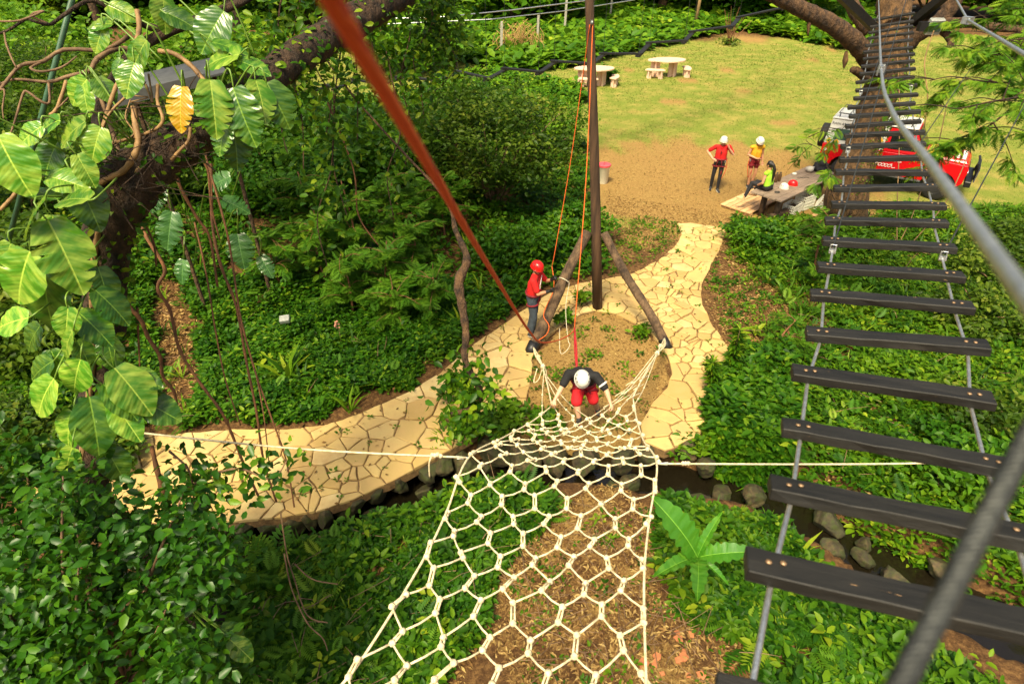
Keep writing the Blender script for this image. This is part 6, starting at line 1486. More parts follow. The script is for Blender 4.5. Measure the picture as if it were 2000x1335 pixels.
for px_, n_, L_2, lb_2 in ((A_px, 700, (.25, .5), 'grassy tufts in the left ground cover'), (B_px, 900, (.2, .45), 'grassy tufts under the plank bridge'), (Cpx, 350, (.12, .28), 'grassy tufts on the near left bank'), (Dpx, 350, (.12, .26), 'grassy tufts on the near right bank')):
    cover('grass_tufts', px_, n_, 9, (.02, .12), L_2, 'lf_ground_b', lb_2, tmpl=T_BLADE, seed=25., el=(.2, 1.2), wid=1.2)
def sticks(px_, n_, lb_2):
    q_ = sample_poly(poly_ground(px_), n_, lambda x, y: clear_of(x, y)); b_2 = MB()
    for x_, y_ in q_:
        a_2 = random.random() * 6.28; L_3 = random.uniform(.15, .6); z_ = hz(x_, y_) + random.uniform(.05, .28); d_2 = Vector((math.cos(a_2), math.sin(a_2), random.gauss(0, .2))) * L_3; o_ = Vector((x_, y_, z_))
        b_2.tube([o_, o_ + d_2 * .5 + Vector((0, 0, random.gauss(0, .03))), o_ + d_2], [.006, .003], 4)
    o_ = b_2.build('dry_sticks', M['twig']); tag(o_, lb_2, 'sticks', None, 'stuff')
sticks(A_px, 260, 'dry sticks caught in the left ground cover'); sticks(B_px, 260, 'dry sticks in the cover under the bridge'); sticks(Cpx, 160, 'dry sticks on the near left bank'); sticks([(1000, 1330), (1000, 1100), (1100, 1000), (1270, 1000), (1290, 1150), (1450, 1250), (1470, 1400), (1000, 1400)], 160, 'dry sticks on the bare earth below the net')
cover('ground_cover', [(-1400, 1500), (-1100, 900), (-600, 820), (-80, 900), (-60, 1180), (-100, 1500)], 5000, 6, (.1, .35), (.10, .2), 'lf_ground', 'leafy ground cover at the far left of the near bank', seed=5.5)
# rear beds
R_px = [(868, 112), (985, 146), (1130, 132), (1200, 112), (1270, 96), (1340, 82), (1400, 66), (1450, 62), (1560, 78), (1640, 98), (1720, 100), (1760, 20), (1600, 6), (1300, 2), (868, 10)]
cover('ground_cover', R_px, 9000, 7, (.3, .9), (.45, .85), 'lf_back', 'broad bright ground cover behind the zigzag walk', seed=10., tmpl=T_OVAL)
cover('ground_cover', [(860, 150), (1000, 150), (1130, 175), (1150, 200), (1000, 230), (850, 215)], 1300, 7, (.2, .6), (.25, .4), 'lf_back', 'bright leafy edge of the thicket in front of the zigzag walk', seed=10.5)
cover('ground_cover', [(-400, 40), (300, 60), (560, 60), (600, 20), (560, -20), (-400, -30)], 5000, 7, (.3, 1.2), (.5, .9), 'lf_back', 'dappled undergrowth at the rear left', seed=11.)
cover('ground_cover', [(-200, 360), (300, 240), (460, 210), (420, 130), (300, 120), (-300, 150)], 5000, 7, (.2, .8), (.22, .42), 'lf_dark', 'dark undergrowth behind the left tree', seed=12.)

# ---- shrubs of the thicket, each a thing
def sh(u, v, r, h, n, Ls, tm, mat, lb, nm='shrub', cat='shrub', grp='shrubs of the thicket', **k):
    p = G(u, v); return shrub(nm, lb, cat, p, r, h, n, Ls, tm, M[mat], grp, **k)
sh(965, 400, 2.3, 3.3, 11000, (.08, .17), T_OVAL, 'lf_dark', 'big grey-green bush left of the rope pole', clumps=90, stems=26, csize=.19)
sh(1060, 300, 1.6, 2.1, 5000, (.10, .18), T_DIA, 'lf_back', 'bright twiggy bush reaching toward the hanging ropes', clumps=60, stems=8, csize=.24)
sh(905, 260, 1.8, 1.7, 6500, (.14, .26), T_OVAL, 'lf_ground', 'broad-leaved bush just under the zigzag walk', clumps=50, stems=6)
sh(800, 340, 1.8, 2.0, 6000, (.10, .22), T_OVAL, 'lf_vine', 'leafy bush behind the blurred orange rope', clumps=50, stems=6)
sh(1120, 470, 1.0, .9, 2600, (.10, .18), T_OVAL, 'lf_ground', 'low dense bush behind the left brace log', clumps=24)
sh(1010, 520, 1.1, 1.1, 3000, (.10, .18), T_OVAL, 'lf_ground', 'low dense bush behind the roped person', clumps=26)
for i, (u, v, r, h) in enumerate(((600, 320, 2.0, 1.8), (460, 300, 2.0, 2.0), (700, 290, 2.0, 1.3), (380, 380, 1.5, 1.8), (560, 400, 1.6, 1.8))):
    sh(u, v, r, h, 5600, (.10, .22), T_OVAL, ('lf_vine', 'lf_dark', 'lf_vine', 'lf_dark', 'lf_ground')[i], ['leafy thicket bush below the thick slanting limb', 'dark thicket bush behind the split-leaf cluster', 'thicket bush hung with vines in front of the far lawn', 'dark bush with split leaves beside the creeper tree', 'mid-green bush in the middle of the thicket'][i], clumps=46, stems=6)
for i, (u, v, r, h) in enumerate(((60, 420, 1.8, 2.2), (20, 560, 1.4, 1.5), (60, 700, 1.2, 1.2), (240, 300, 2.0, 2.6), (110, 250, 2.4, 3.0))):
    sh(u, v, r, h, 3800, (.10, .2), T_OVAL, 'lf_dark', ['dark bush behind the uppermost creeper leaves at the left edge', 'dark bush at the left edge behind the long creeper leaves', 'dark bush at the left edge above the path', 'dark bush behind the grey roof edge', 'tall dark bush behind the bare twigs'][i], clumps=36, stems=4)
for u_, v_, r_, h_, lb_3 in ((20, 905, .9, 1.0, 'dark leafy bush at the left edge hiding the path'), (215, 905, .55, .55, 'dark leafy bush on the path beneath the creeper tree'), (95, 900, .6, .6, 'small dark bush below the lowest creeper leaves')):
    sh(u_, v_, r_, h_, 2600, (.07, .14), T_OVAL, 'lf_dark', lb_3, clumps=30, stems=4)
# feathery saplings
def sapling(u, v, h, n, lb, r=.8, L=(.17, .30)):
    n = int(n * 2.4); p = G(u, v); t = thing('feathery_sapling', lb, 'sapling', p, 'feathery saplings in the thicket')
    top = p + Vector((random.gauss(0, .15), random.gauss(0, .15), h)); b = MB(); b.tube(spline([p - Vector((0, 0, .05)), p.lerp(top, .5) + Vector((random.gauss(0, .08), 0, 0)), top], 5), [.035, .012], 6)
    pos = []; ax_ = []
    for k in range(12):
        e = p.lerp(top, random.uniform(.3, 1.)) ; d = Vector((random.gauss(0, 1), random.gauss(0, 1), random.uniform(-.1, .6))).normalized(); f = e + d * r * random.uniform(.5, 1.); b.tube(spline([e, e.lerp(f, .5) + Vector((0, 0, .08)), f], 4), [.010, .004], 4)
        for q in range(n // 12):
            s_ = random.random(); pos.append(e.lerp(f, s_)); ax_.append((d * .6 + Vector((random.gauss(0, .8), random.gauss(0, .8), random.uniform(-.5, .3)))).normalized())
    b.build('stem', M['red_twig'], t, smooth=True); m = len(pos); leaves('foliage', pos, ax_, up_normals(m, .3), RG.uniform(L[0], L[1], m), T_PINN, M['lf_fern'], t, .3 + .5 * RG.random(m), 1., 'stuff')
for i, (u, v, h, n) in enumerate(((640, 560, 1.9, 190), (700, 520, 2.2, 200), (770, 500, 2.1, 200), (745, 600, 1.6, 170), (690, 620, 1.5, 150), (820, 560, 1.5, 150), (610, 480, 1.9, 150), (870, 470, 1.7, 150), (550, 560, 1.4, 110), (780, 640, 1.1, 110), (850, 620, 1.1, 110))):
    sapling(u, v, h, n, ['tall feathery sapling at the left of the fern thicket', 'feathery sapling in the centre of the thicket', 'feathery sapling below the blurred rope', 'slim feathery sapling above the ground cover bank', 'feathery sapling with bare stem near the path bank', 'feathery sapling left of the thick liana',
                           'feathery sapling deep in the thicket shade', 'feathery sapling right of the blurred rope', 'small feathery sapling near the hanging roots', 'low feathery sapling on the path bank', 'low feathery sapling beside the thick liana'][i])
sapling(1590, 560, 1.8, 120, 'slim feathery sapling beside the bridge left cable', .5, (.16, .26)); sapling(1580, 480, .7, 60, 'feathery sapling in front of the wooden table', .6, (.16, .26))
sapling(1520, 700, .8, 70, 'small feathery sapling under the left bridge cable', .4, (.14, .24))
# bushes right side
for i, (u, v, r, h, n, mat) in enumerate(((1480, 478, .85, .6, 2200, 'lf_ground'), (1575, 452, .7, .35, 1300, 'lf_ground_b'), (1640, 480, .8, .6, 1500, 'lf_ground_b'), (1780, 432, 1.0, .35, 1500, 'lf_ground_b'), (1985, 500, 1.2, .9, 2600, 'lf_dark'), (1960, 560, 1.2, 1.0, 3000, 'lf_dark'), (1900, 640, 1.0, .8, 2500, 'lf_dark'),
                                          (2110, 330, 1.4, 1.2, 2500, 'lf_back'), (1470, 760, .6, .5, 1300, 'lf_ground'), (1850, 930, .9, .7, 2200, 'lf_ground'), (1960, 850, 1.0, .8, 2400, 'lf_dark'), (1750, 760, .7, .5, 1500, 'lf_ground_b'))):
    sh(u, v, r, h, n, (.08, .16), T_OVAL, mat, ['rounded leafy bush right of the upper path end', 'leafy bush in front of the table crates', 'low bush at the foot of the big tree', 'leafy bush in front of the parked vehicle', 'tall dark bush at the right edge beyond the thick cable', 'dark bush under the thick pale cable', 'dark bush right of the middle planks',
                                               'bright bush at the right edge of the lawn', 'low bush on the bank right of the stone path', 'leafy bush behind the lower large planks', 'dark bush at the right edge beside the dark cable', 'pale leafy bush seen between the middle planks'][i], grp='bushes under the plank bridge', clumps=30, stems=5)
# background row of shrubs and trunks
ORD = ['first', 'second', 'third', 'fourth', 'fifth', 'sixth', 'seventh', 'eighth', 'ninth', 'tenth', 'eleventh', 'twelfth', 'thirteenth', 'fourteenth', 'fifteenth']
for i in range(15):
    u = -150 + i * 150; Y = 62 + 6 * math.sin(i * 2.2); x = (u - 1000) / FPX * Y * .9
    shrub('rear_shrub', 'bright foliage mass closing the rear of the clearing, ' + ORD[i] + ' from the left', 'shrub', (x, Y, 0), 6.5, 5.5, 5200, (.45, .9), T_OVAL, M['lf_back'], 'foliage masses behind the clearing', clumps=60, stems=3, stem_r=.12, csize=.22)
for i in range(5):
    x = -36 + i * 8; shrub('rear_shrub', 'mottled green bush in the far left background, ' + ORD[i] + ' from the left', 'shrub', (x - 2, 33 + 5 * math.sin(i * 1.9), 0), 3.6, 3.6, 5200, (.25, .45), T_OVAL, M['lf_back'], 'foliage masses at the far left', clumps=60, stems=4, stem_r=.07)
for i, (u, v, r) in enumerate(((1005, 55, .75), (1290, 30, .35), (490, 190, .28), (700, 30, .3), (215, 120, .22), (1255, 25, .3), (1565, 40, .35))):
    p = PZ(u, v, -.1); t = thing('tree', ['thick brown trunk at the top behind the dry vines', 'slim trunk among the rear foliage right of the rope pole', 'dark trunk behind the slanting limb on the left', 'slim trunk behind the upper hanging vines', 'pale twisted trunk behind the bare twigs', 'slim dark trunk in the rear foliage above the stone table', 'slim trunk behind the left limb of the big tree'][i], 'tree', p)
    b = MB(); tree_tube(b, [p, p + Vector((.1, 0, 2.5)), p + Vector((-.1, .2, 6)), p + Vector((.2, 0, 9.))], [r * 1.2, r, r * .9, r * .7], 10); b.build('trunk', M['bark_dark'] if i == 2 else M['bark'], t, smooth=True)
    if i != 2:
        n = 2500; pp, cc, kk = crown_points((p.x, p.y, 10.5), (3.5, 3.5, 2.0), n, 40); leaves('crown', pp, rand_dirs(n), up_normals(n, .7), RG.uniform(.2, .4, n), T_DIA, M['lf_back'], t, kind='stuff')
# dry vine heap
p = PZ(1020, 112, 0); b = MB()
for i in range(130):
    a = p + Vector((random.gauss(-.2, .7), random.gauss(0, .4), random.uniform(.5, 1.2) * (1.9 - .5 * random.random()))); b.tube(spline([a, a + Vector((random.gauss(0, .25), random.gauss(0, .1), -.4)), a + Vector((random.gauss(0, .4), random.gauss(0, .2), -1.1))], 3), .018, 4)
o = b.thing('dry_vines', M['dry'], 'heap of dry straw-coloured vines between the concrete posts', 'vines', base=p); o['kind'] = 'stuff'
# two potted-size lawn shrubs
sh(1183, 160, .45, .8, 700, (.12, .2), T_OVAL, 'lf_ground', 'small green bush beside the stone table behind the pole', grp='small bushes on the lawn', clumps=12, stems=3)
p = PZ(1424, 88, 0); t = thing('bare_sapling', 'tuft of brown upright stems on the lawn below the zigzag walk', 'sapling', p); b = MB()
for i in range(14): b.tube([p + Vector((random.gauss(0, .12), random.gauss(0, .1), 0)), p + Vector((random.gauss(.1, .4), random.gauss(0, .2), random.uniform(1.2, 2.4)))], [.03, .012], 4)
b.build('stem', M['red_twig'], t); n = 200; q = np.array(p) + RG.normal(0, 1, (n, 3)) * np.array([.35, .3, .12]) + np.array([0, 0, .2]); leaves('foliage', q, rand_dirs(n), up_normals(n), RG.uniform(.12, .25, n), T_DIA, M['lf_dark'], t, kind='stuff')

# ---- lianas and hanging vines
def liana(lb, pts, r, mat='red_twig', nl=0, Lf=(.08, .14), span=(0, 1), spread=.12, nm='liana', grp='lianas and aerial roots', lmat='lf_vine'):
    g = spline(poly3(pts), 6); lo_ = min(g, key=lambda q_: q_.z); t = thing(nm, lb, 'vine', lo_, grp); rr = r if hasattr(r, '__len__') else [r, r * .9, r * .7]
    MB().tube(g, [q * (1 + .12 * math.sin(i * 1.7)) for i, q in enumerate(np.interp(np.linspace(0, 1, len(g)), np.linspace(0, 1, len(rr)), rr))], 7).build('stem', M[mat], t, smooth=True)
    if nl:
        G_a = np.array(g); s_ = RG.uniform(span[0], span[1], nl) * (len(g) - 1); i_ = s_.astype(int).clip(0, len(g) - 2); f_ = (s_ - i_)[:, None]
        pos = G_a[i_] * (1 - f_) + G_a[i_ + 1] * f_ + RG.normal(0, spread, (nl, 3)); leaves('foliage', pos, rand_dirs(nl, -.9, .2), rand_dirs(nl, -.1, .9) + np.array([0, -.4, .4]), RG.uniform(Lf[0], Lf[1], nl), T_OVAL, M[lmat], t, kind='stuff')
    return t
liana('thick knotted liana hanging over the path with leaves at its lower end', [(640, 120, 8.2), (700, 200, 8.2), (790, 300, 8.3), (872, 390, 8.5), (890, 450, 8.6), (912, 505, 8.6), (896, 550, 8.6), (903, 600, 8.6), (910, 650, 8.65), (908, 700, 8.7), (926, 740, 8.7), (938, 768, 8.7), (924, 795, 8.7), (880, 809, 8.7)], [.012, .014, .018, .03, .05, .075, .06, .05, .05, .045, .04, .035], 'bark', 330, (.10, .18), (.70, 1.), .20)
for i, (pts, r) in enumerate(((([(275, 440, 6.5), (290, 470, 6.5), (322, 525, 6.6), (308, 562, 6.6), (332, 605, 6.7), (350, 680, 6.8), (382, 735, 6.9), (430, 800, 7.), (450, 840, 7.1), (478, 910, 7.2), (515, 990, 7.3)]), .020), ([(380, 434, 6.8), (402, 530, 6.8), (420, 640, 6.9), (440, 740, 7.0), (470, 830, 7.1)], .010),
                              ([(412, 320, 6.8), (415, 440, 6.8), (432, 520, 6.8), (462, 600, 6.9), (480, 700, 7.), (500, 800, 7.1), (515, 900, 7.2), (540, 980, 7.3)], .017), ([(400, 300, 6.8), (440, 440, 6.8), (455, 520, 6.9), (470, 620, 6.9), (500, 730, 7.), (530, 815, 7.1), (558, 895, 7.2), (575, 990, 7.2)], .013),
                              ([(188, 510, 5.9), (215, 545, 5.9), (250, 595, 6.), (275, 625, 6.1), (290, 660, 6.2), (312, 695, 6.3), (318, 735, 6.4), (340, 765, 6.5), (345, 800, 6.6)], .022), ([(268, 600, 6.2), (270, 650, 6.3), (273, 715, 6.4)], .012),
                              ([(335, 300, 6.2), (350, 360, 6.3), (385, 425, 6.5), (410, 465, 6.6), (425, 560, 6.8)], .018), ([(372, 280, 6.2), (405, 330, 6.4), (412, 400, 6.5), (430, 470, 6.6)], .013), ([(255, 370, 6.), (275, 420, 6.), (300, 475, 6.1), (305, 520, 6.2)], .014), ([(500, 730, 7.), (515, 810, 7.), (525, 900, 7.1)], .008), ([(640, 200, 8), (690, 330, 8.2), (700, 420, 8.4), (740, 480, 8.6)], .012))):
    liana(['long reddish liana snaking down to the path behind the creeper leaves', 'thin root hanging in the gap right of the creeper tree', 'straight hanging root crossing the path on the left', 'rightmost of the straight roots crossing the left path', 'tan crooked root beside the lower creeper leaves', 'short root hanging from the crooked tan root',
           'slanting root below the yellow leaf', 'thin root hanging below the split leaves', 'short root beside the creeper trunk bend', 'fine root crossing the path edge on the left', 'dark liana crossing the thicket behind the blurred rope'][i], pts, r)
for i, (u, v0, v1, d, n) in enumerate(((585, -20, 330, 7.2, 130), (620, -20, 260, 7.6, 130), (660, 40, 420, 8., 120), (700, -20, 280, 8.2, 150), (745, -20, 200, 8.6, 120), (790, -20, 330, 8.8, 170), (830, -20, 240, 9., 170), (862, -20, 180, 9.2, 150), (560, 60, 300, 7., 80), (770, 100, 420, 8.6, 90), (540, -20, 120, 6.8, 110), (845, -20, 130, 9.1, 160), (640, 150, 520, 8.4, 110), (875, -20, 110, 9.3, 110))):
    w_ = [random.gauss(0, 12) for _ in range(5)]
    liana(['leafy vine curtain strand nearest the split leaves', 'leafy hanging vine right of the slanting limb', 'long leafy vine before the thicket', 'leafy vine just behind the blurred rope top', 'short leafy vine beside the blurred rope', 'long leafy vine right of the blurred rope', 'dense leafy vine before the far lawn', 'rightmost dense leafy vine of the upper curtain',
           'leafy vine dangling below the slanting limb', 'long thin vine crossing the zigzag walk', 'leafy tuft hanging over the upper limb', 'short bushy vine at the top near the far lawn', 'longest thin vine in the middle of the thicket', 'small vine at the right end of the curtain'][i],
          [(u + w_[k], lerp(v0, v1, k / 4), d + k * .05) for k in range(5)], .010, 'bark', int(n * 1.5), (.08, .15), (0, 1), .16, 'hanging_vine', 'leafy vines hanging before the thicket')

# ---- leafy tree in the lower left corner
p = Vector((-3.9, 2.7, hz(-3.9, 2.7)))
t = thing('glossy_bush', 'large glossy-leaved bush filling the lower left corner', 'bush', p); n = 9000
cl = []
for i in range(150):
    u = random.uniform(-60, 440); v = random.uniform(850 if u < 300 else 900, 1400); 
    if v < 880 + max(0, u - 60) * .52 and random.random() < .95: continue
    if u > 330 and v > 1150 and random.random() < .6: continue
    cl.append(P(u, v, random.uniform(4.6, 6.0)))
CL = np.array(cl); k = RG.integers(0, len(CL), n); pos = CL[k] + RG.normal(0, .125, (n, 3)); cr = RG.random(len(CL))
leaves('foliage', pos, rand_dirs(n, -.8, .5), up_normals(n, .8), RG.uniform(.065, .125, n), T_OVAL, M['lf_gloss'], t, .35 * cr[k] + .6 * RG.random(n) * RG.random(n) + .1, 1.05, 'stuff')
b = MB(); hub = p + Vector((.2, .2, 1.4)); b.tube(spline([p - Vector((0, 0, .1)), p.lerp(hub, .5) + Vector((.05, 0, 0)), hub], 4), [.09, .06], 8)
for c_ in cl[::3]: m_ = hub.lerp(c_, .5) + Vector((random.gauss(0, .12), random.gauss(0, .12), .15)); b.tube(spline([hub, m_, c_], 4), [.028, .006], 5)
b.build('stem', M['twig'], t, smooth=True)
liana('brown forked stem with leafy twigs hanging over the stone path', [(296, 870, 6.2), (310, 930, 6.2), (330, 995, 6.2), (365, 1050, 6.2), (382, 1100, 6.1), (380, 1150, 6.), (360, 1190, 5.9)], [.02, .03, .04, .045, .04], 'red_twig', 60, (.1, .16), (0, 1), .25, 'leafy_stem', None, 'lf_gloss')
liana('leafy twig reaching right over the stone path', [(310, 975, 6.2), (360, 955, 6.2), (420, 925, 6.2), (470, 915, 6.2), (530, 935, 6.3), (560, 900, 6.3)], [.016, .012, .006], 'twig', 160, (.09, .15), (.1, 1), .16, 'leafy_stem', None, 'lf_gloss')
liana('leafy twig hanging down over the path edge', [(330, 880, 6.2), (370, 920, 6.2), (380, 980, 6.2), (400, 1040, 6.2), (450, 1060, 6.3)], [.012, .008], 'twig', 150, (.09, .15), (.1, 1), .16, 'leafy_stem', None, 'lf_gloss')
for i, pts in enumerate(([(548, 1000, 7.), (560, 1080, 7.), (575, 1130, 7.), (600, 1200, 7.), (640, 1215, 7.)], [(555, 1080, 6.9), (570, 1150, 6.9), (600, 1215, 6.9), (630, 1245, 6.9), (640, 1270, 6.9)], [(575, 1100, 7.1), (610, 1130, 7.1), (660, 1140, 7.1)])):
    liana(['thin bare stem arching over the near left bank', 'second bare stem drooping over the near left bank', 'short bare stem forking to the right on the near left bank'][i], pts, .009, 'twig')

# ---- banana plant, monstera, spider plants, small saplings
def banana_mesh():
    vs = []; fs = []; n = 22
    for sgn in (1, -1):
        o = len(vs)
        for i in range(n + 1):
            t = i / n; w_ = .17 * math.sin(math.pi * min(max(t * .96 + .04, 0), 1)) ** .55 * (1 - .25 * t)
            if i % 3 == 2 and 3 < i < 21: w_ *= random.uniform(.6, .95)
            for f in (0, .5, 1.): vs.append((t + .05 * f, sgn * w_ * f, -.30 * t * t + .12 * f * w_ * 2 + .01 * math.sin(i * 1.9) * f))
        for i in range(n):
            for k in range(2): a = o + i * 3 + k; f = (a, a + 3, a + 4, a + 1); fs.append(f if sgn > 0 else f[::-1])
    me = bpy.data.meshes.new('leaf'); me.from_pydata(vs, [], fs); me.polygons.foreach_set('use_smooth', [True] * len(me.polygons)); return me
M['banana'] = pothos_mat('banana_leaf', (.035, .16, .010), (.08, .25, .016), (.14, .32, .03), .0, .005)
bme_ = banana_mesh(); bme_.materials.append(M['banana'])
bp_ = G(1362, 1120); t = thing('banana_plant', 'young banana plant on the near bank right of the net', 'plant', bp_); hub = P(1362, 1088, 7.45)
MB().tube([bp_ - Vector((0, 0, .05)), hub], [.06, .035], 8).build('stem', M['stalk'], t, smooth=True)
for tip, wd, upv, ben in (((1300, 975, 7.0), 1.5, (.6, -.7, .3), .15), ((1396, 1000, 7.2), .8, (-.7, -.6, .3), .25), ((1478, 1082, 7.0), 1.35, (.0, -.35, 1), .35), ((1365, 1165, 6.9), 1.45, (.1, .3, 1), .5), ((1284, 1118, 7.0), 1.0, (0, -.1, 1), .4), ((1310, 1040, 7.4), .9, (.2, -.5, .8), .3), ((1420, 1145, 7.3), .8, (0, -.2, 1), .5)):
    e = P(*tip); d = (e - hub); L2 = d.length * .84; d.normalize(); d2 = (d + Vector((0, 0, ben))).normalized(); up = Vector(upv); up = (up - d2 * d2.dot(up)).normalized(); s_ = up.cross(d2)
    o = bpy.data.objects.new('leaf', bme_); COL.objects.link(o); o.parent = t; o.location = hub - bp_; o.rotation_euler = Matrix((d2, s_, up)).transposed().to_euler(); o.scale = (L2, L2 * wd, L2 * (1 + ben * 2))
mon = thing('monstera', 'group of split-leaf monstera leaves in the thicket shade', 'plant', G(400, 520)); mo = ORIG[mon.name]
M['monst'] = pothos_mat('monstera_leaf', (.022, .085, .018), (.045, .14, .03), (.09, .21, .05), .2)
for k in range(2): m_ = bigleaf_mesh('leaf', 1.0, 31 + k); m_.materials.append(M['monst']); BL[('monst', k)] = m_
for k, (u, v, Lx, an, d) in enumerate(((330, 450, 95, 100, 8.0), (305, 385, 80, 120, 8.2), (470, 490, 85, 80, 8.0), (460, 400, 70, 20, 8.3), (355, 530, 60, 100, 7.9), (425, 355, 70, 160, 8.4), (520, 520, 60, 60, 8.2))):
    bs, ax_, L_ = place_leaf(u, v, Lx * .8, an, d, k % 2, 'monst', .2, mon); MB().tube(spline([bs, bs - ax_ * .2 + Vector((0, 0, .1)), Vector((mo.x + random.gauss(0, .2), mo.y, mo.z))], 4), .010, 5).build('leaf_stalk', M['stalk'], mon, smooth=True)
def spiky(u, v, n, L, lb, zoff=0.):
    p = G(u, v) + Vector((0, 0, zoff)); t = thing('strap_leaf_plant', lb, 'plant', p, 'strap-leaved plants along the bank'); a = RG.random(n) * 6.28; e = RG.uniform(.35, 1.2, n)
    leaves('blades', np.array([p] * n), np.stack([np.cos(a) * np.cos(e), np.sin(a) * np.cos(e), np.sin(e)], 1), np.stack([-np.cos(a) * np.sin(e), -np.sin(a) * np.sin(e), np.cos(e)], 1), RG.uniform(L * .6, L, n), T_BLADE, M['lf_ground_b'], t, kind='stuff', wid=1.4)
for u, v, n, L, lb in ((870, 862, 26, .45, 'strap-leaved plant on the bank left of the net top'), (945, 850, 30, .5, 'strap-leaved plant on the boulder left of the net'), (1010, 835, 22, .4, 'strap-leaved plant beside the large boulder under the climber'), (565, 745, 26, .9, 'spiky long-leaved plant in the ground cover above the path'), (1385, 1040, 24, .35, 'grassy tuft behind the banana plant'), (1560, 1085, 10, .5, 'upright strap leaves beside the left bridge cable')):
    spiky(u, v, n, L, lb)
for u, v, r, h, n, lb, gr in ((900, 800, .35, .8, 420, 'leafy shrub on the path edge at the end of the thick liana', None), (925, 845, .45, .5, 500, 'leafy plants at the path edge above the stream left of the net', None), (1000, 830, .5, .35, 420, 'low leafy plants on the island edge left of the climber', None), (1135, 600, .2, .45, 130, 'small weed beside the foot of the rope pole', None),
                             (1105, 640, .22, .4, 140, 'small weed on the path between brace log and pole', None), (1250, 655, .2, .2, 120, 'grass tuft beside the right brace log', None), (1345, 880, .4, .3, 300, 'small plants below the end of the right-hand path', None), (1060, 840, .35, .25, 260, 'small leaves on the bank under the climber', None)):
    p = G(u, v); shrub('small_plant', lb, 'plant', p, r, h, n, (.08, .16), T_OVAL, M['lf_ground_b'], 'small plants beside the path', clumps=12, stems=3, stem_r=.01)
for u, v, h, lb in ((1422, 735, 1.1, 'slender sapling with narrow leaves at the right path edge'), (1390, 770, .75, 'smaller sapling with narrow leaves leaning over the right path edge')):
    p = G(u, v); t = thing('narrow_leaf_sapling', lb, 'sapling', p, 'narrow-leaved saplings'); top = p + Vector((-.12 if h < 1 else 0, 0, h)); MB().tube([p, top], [.012, .005], 5).build('stem', M['twig'], t); n = 150
    s_ = RG.uniform(.35, 1, n)[:, None]; pos = np.array(p) * (1 - s_) + np.array(top) * s_; leaves('foliage', pos, rand_dirs(n, -.1, .7), up_normals(n, .4), RG.uniform(.14, .26, n), T_OVAL, M['lf_ground_b'], t, kind='stuff', wid=.45)
# fern by the near bank and cut fronds
def fern(u, v, n, L, lb, flat=False):
    p = G(u, v); t = thing('fern', lb, 'fern', p, 'ferns on the near bank'); a = RG.random(n) * 6.28; e = RG.uniform(.0, .3, n) if flat else RG.uniform(.35, 1.0, n); pos = np.array([p] * n) + (RG.normal(0, .35, (n, 3)) * np.array([1, 1, .05]) + np.array([0, 0, .15]) if flat else 0)
    leaves('frond', pos, np.stack([np.cos(a) * np.cos(e), np.sin(a) * np.cos(e), np.sin(e)], 1), np.stack([-np.cos(a) * np.sin(e), -np.sin(a) * np.sin(e), np.cos(e)], 1), RG.uniform(L * .7, L, n), T_PINN, M['lf_fern'], t, kind='stuff')
fern(530, 1110, 16, .6, 'fern on the near left bank below the hanging roots'); fern(1590, 1260, 40, .45, 'cut feathery fronds lying between the nearest planks', True); fern(1540, 1230, 16, .4, 'small fern beside the nearest plank end'); fern(1650, 860, 14, .5, 'fern under the middle planks'); fern(590, 760, 12, .5, 'fern at the edge of the left ground cover')
# terracotta shards
for i in range(16):
    u = random.choice((1300, 1330, 1375, 1280, 1410)) + random.gauss(0, 28); v = random.uniform(1235, 1345); p = G(u, v); n = random.choice((4, 5)); r = random.uniform(.04, .10); b = MB(); a0 = random.random() * 6
    b.prism([p + Vector((r * random.uniform(.6, 1.) * math.cos(a0 + 6.283 * k / n), r * random.uniform(.6, 1.) * math.sin(a0 + 6.283 * k / n), .004)) for k in range(n)], (0, 0, .02))
    b.thing('tile_shard', M['terracotta'], 'broken terracotta tile shard on the bare earth below the net', 'shard', 'terracotta shards on the earth')

# ---- right-hand tree foliage: feathery branches
def feather(lb, pts, n, r=.03, L=(.35, .6)):
    g = spline(poly3(pts), 6); t = thing('feathery_branch', lb, 'branch', g[-1], 'feathery branches at the right'); b = MB(); b.tube(g, [r, r * .3], 6); pos = []; ax_ = []
    for k in range(9):
        s_ = g[int(len(g) * random.uniform(.25, 1)) - 1]; d = Vector((random.gauss(-.4, .8), random.gauss(0, .7), random.gauss(-.25, .35))).normalized(); f = s_ + d * random.uniform(.4, 1.1); b.tube(spline([s_, s_.lerp(f, .5) + Vector((0, 0, .06)), f], 4), [.010, .004], 4)
        for q in range(n // 9): w_ = random.random() ** .6; pos.append(s_.lerp(f, w_)); ax_.append((d * .5 + Vector((random.gauss(0, .7), random.gauss(0, .7), random.uniform(-.8, .1)))).normalized())
    b.build('stem', M['bark_dark'], t, smooth=True); m = len(pos); leaves('foliage', pos, ax_, up_normals(m, .4), RG.uniform(L[0], L[1], m), T_PINN, M['lf_fern'], t, .35 + .6 * RG.random(m), 1., 'stuff')
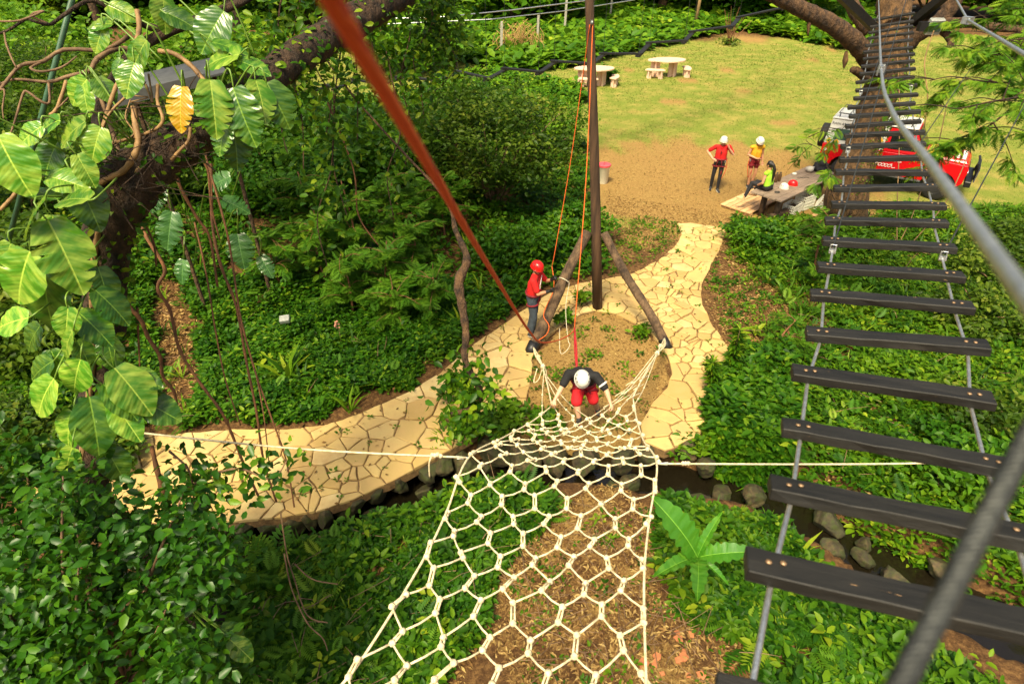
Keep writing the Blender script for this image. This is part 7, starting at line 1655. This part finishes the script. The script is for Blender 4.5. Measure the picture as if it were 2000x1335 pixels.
for lb, pts in (('feathery branch at the upper right edge in front of the lawn', [(2080, 120, 10), (2000, 115, 10.2), (1930, 105, 10.5), (1880, 100, 10.8)]), ('feathery branch reaching left toward the planks', [(2080, 190, 9.5), (1990, 165, 9.8), (1930, 160, 10.), (1860, 150, 10.3), (1815, 158, 10.5)]),
                ('low feathery branch above the vehicle bonnet', [(2080, 180, 9.), (1990, 190, 9.2), (1930, 200, 9.4), (1870, 212, 9.6), (1835, 205, 9.7)]), ('feathery branch at the top right corner', [(2080, 20, 11), (2000, 30, 11), (1940, 40, 11.4), (1900, 20, 11.6)]),
                ('hanging feathery twig right of the vehicle', [(1990, 200, 9.4), (1940, 240, 9.5), (1900, 270, 9.6), (1895, 300, 9.7)]), ('feathery branch high at the right edge', [(2080, 70, 10), (2010, 75, 10.2), (1960, 80, 10.4)])):
    feather(lb, pts, 190, .02, (.15, .27))
feather('sparse feathery twig before the spare wheel of the vehicle', [(1640, 420, 14.5), (1620, 360, 14.7), (1610, 300, 15.), (1575, 270, 15.2), (1660, 245, 15.3)], 80, .012, (.2, .32))

# ---- small man-made things in the greenery
for u, v, d, lb in ((566, 640, 0, 'small grey spotlight box on a stake in the left ground cover'), (228, 655, 0, 'grey spotlight box beside the creeper tree')):
    p = G(u, v + 22); t = thing('spotlight', lb, 'spotlight', p, 'spotlights in the ground cover'); MB().tube([p, p + Vector((0, 0, .45))], .014, 6).build('stake', M['black'], t); MB().box(p + Vector((0, 0, .50)), (.20, .16, .10), RX(.35) @ RZ(.2), .01).build('housing', M['lamp'], t)
p0 = P(186, 200, 10.); p1 = P(398, 150, 10.6); f3 = frame(p1 - p0)
t = thing('metal_canopy', 'long grey metal canopy edge behind the creeper tree', 'canopy', p0 - Vector((0, 0, .2)))
MB().box((p0 + p1) / 2, ((p1 - p0).length, .5, .18), f3).build('fascia', M['grey_metal'], t); MB().box((p0 + p1) / 2 + Vector((0, .8, .04)), ((p1 - p0).length, 1.5, .03), f3).build('sheet', M['grey_metal'], t)
for q in (.1, .9): c_ = p0.lerp(p1, q) + Vector((0, .8, 0)); MB().tube([Vector((c_.x, c_.y, hz(c_.x, c_.y) - .05)), c_], .04, 8).build('post', M['bark'], t)
g0 = P(146, -20, 7.5); g1 = P(84, 215, 8.2); gg = g1 + (g1 - g0).normalized() * 8; 
MB().tube([g0 + (g0 - g1) * .5, g1 + (g1 - g0) * 1.6], .035, 8).thing('green_pole', M['green_pole'], 'thin slanting green pole behind the bare twigs', 'pole', smooth=True)
for u, v, lb in ((669, 655, 'dry pinkish flower head in the left ground cover'), (908, 175, 'dry brown flower head in front of the zigzag walk')):
    p = G(u, v + 25); t = thing('dry_flower', lb, 'flower', p, 'dry flower heads'); hp = p + Vector((0, 0, .55)); MB().tube([p, hp], .006, 4).build('stem', M['twig'], t); b = MB()
    for k in range(14): b.ell(hp + Vector((random.gauss(0, .03), random.gauss(0, .03), random.gauss(.04, .05))), .022, None, 6, 4, .2)
    b.build('flower_head', M['flower'], t)
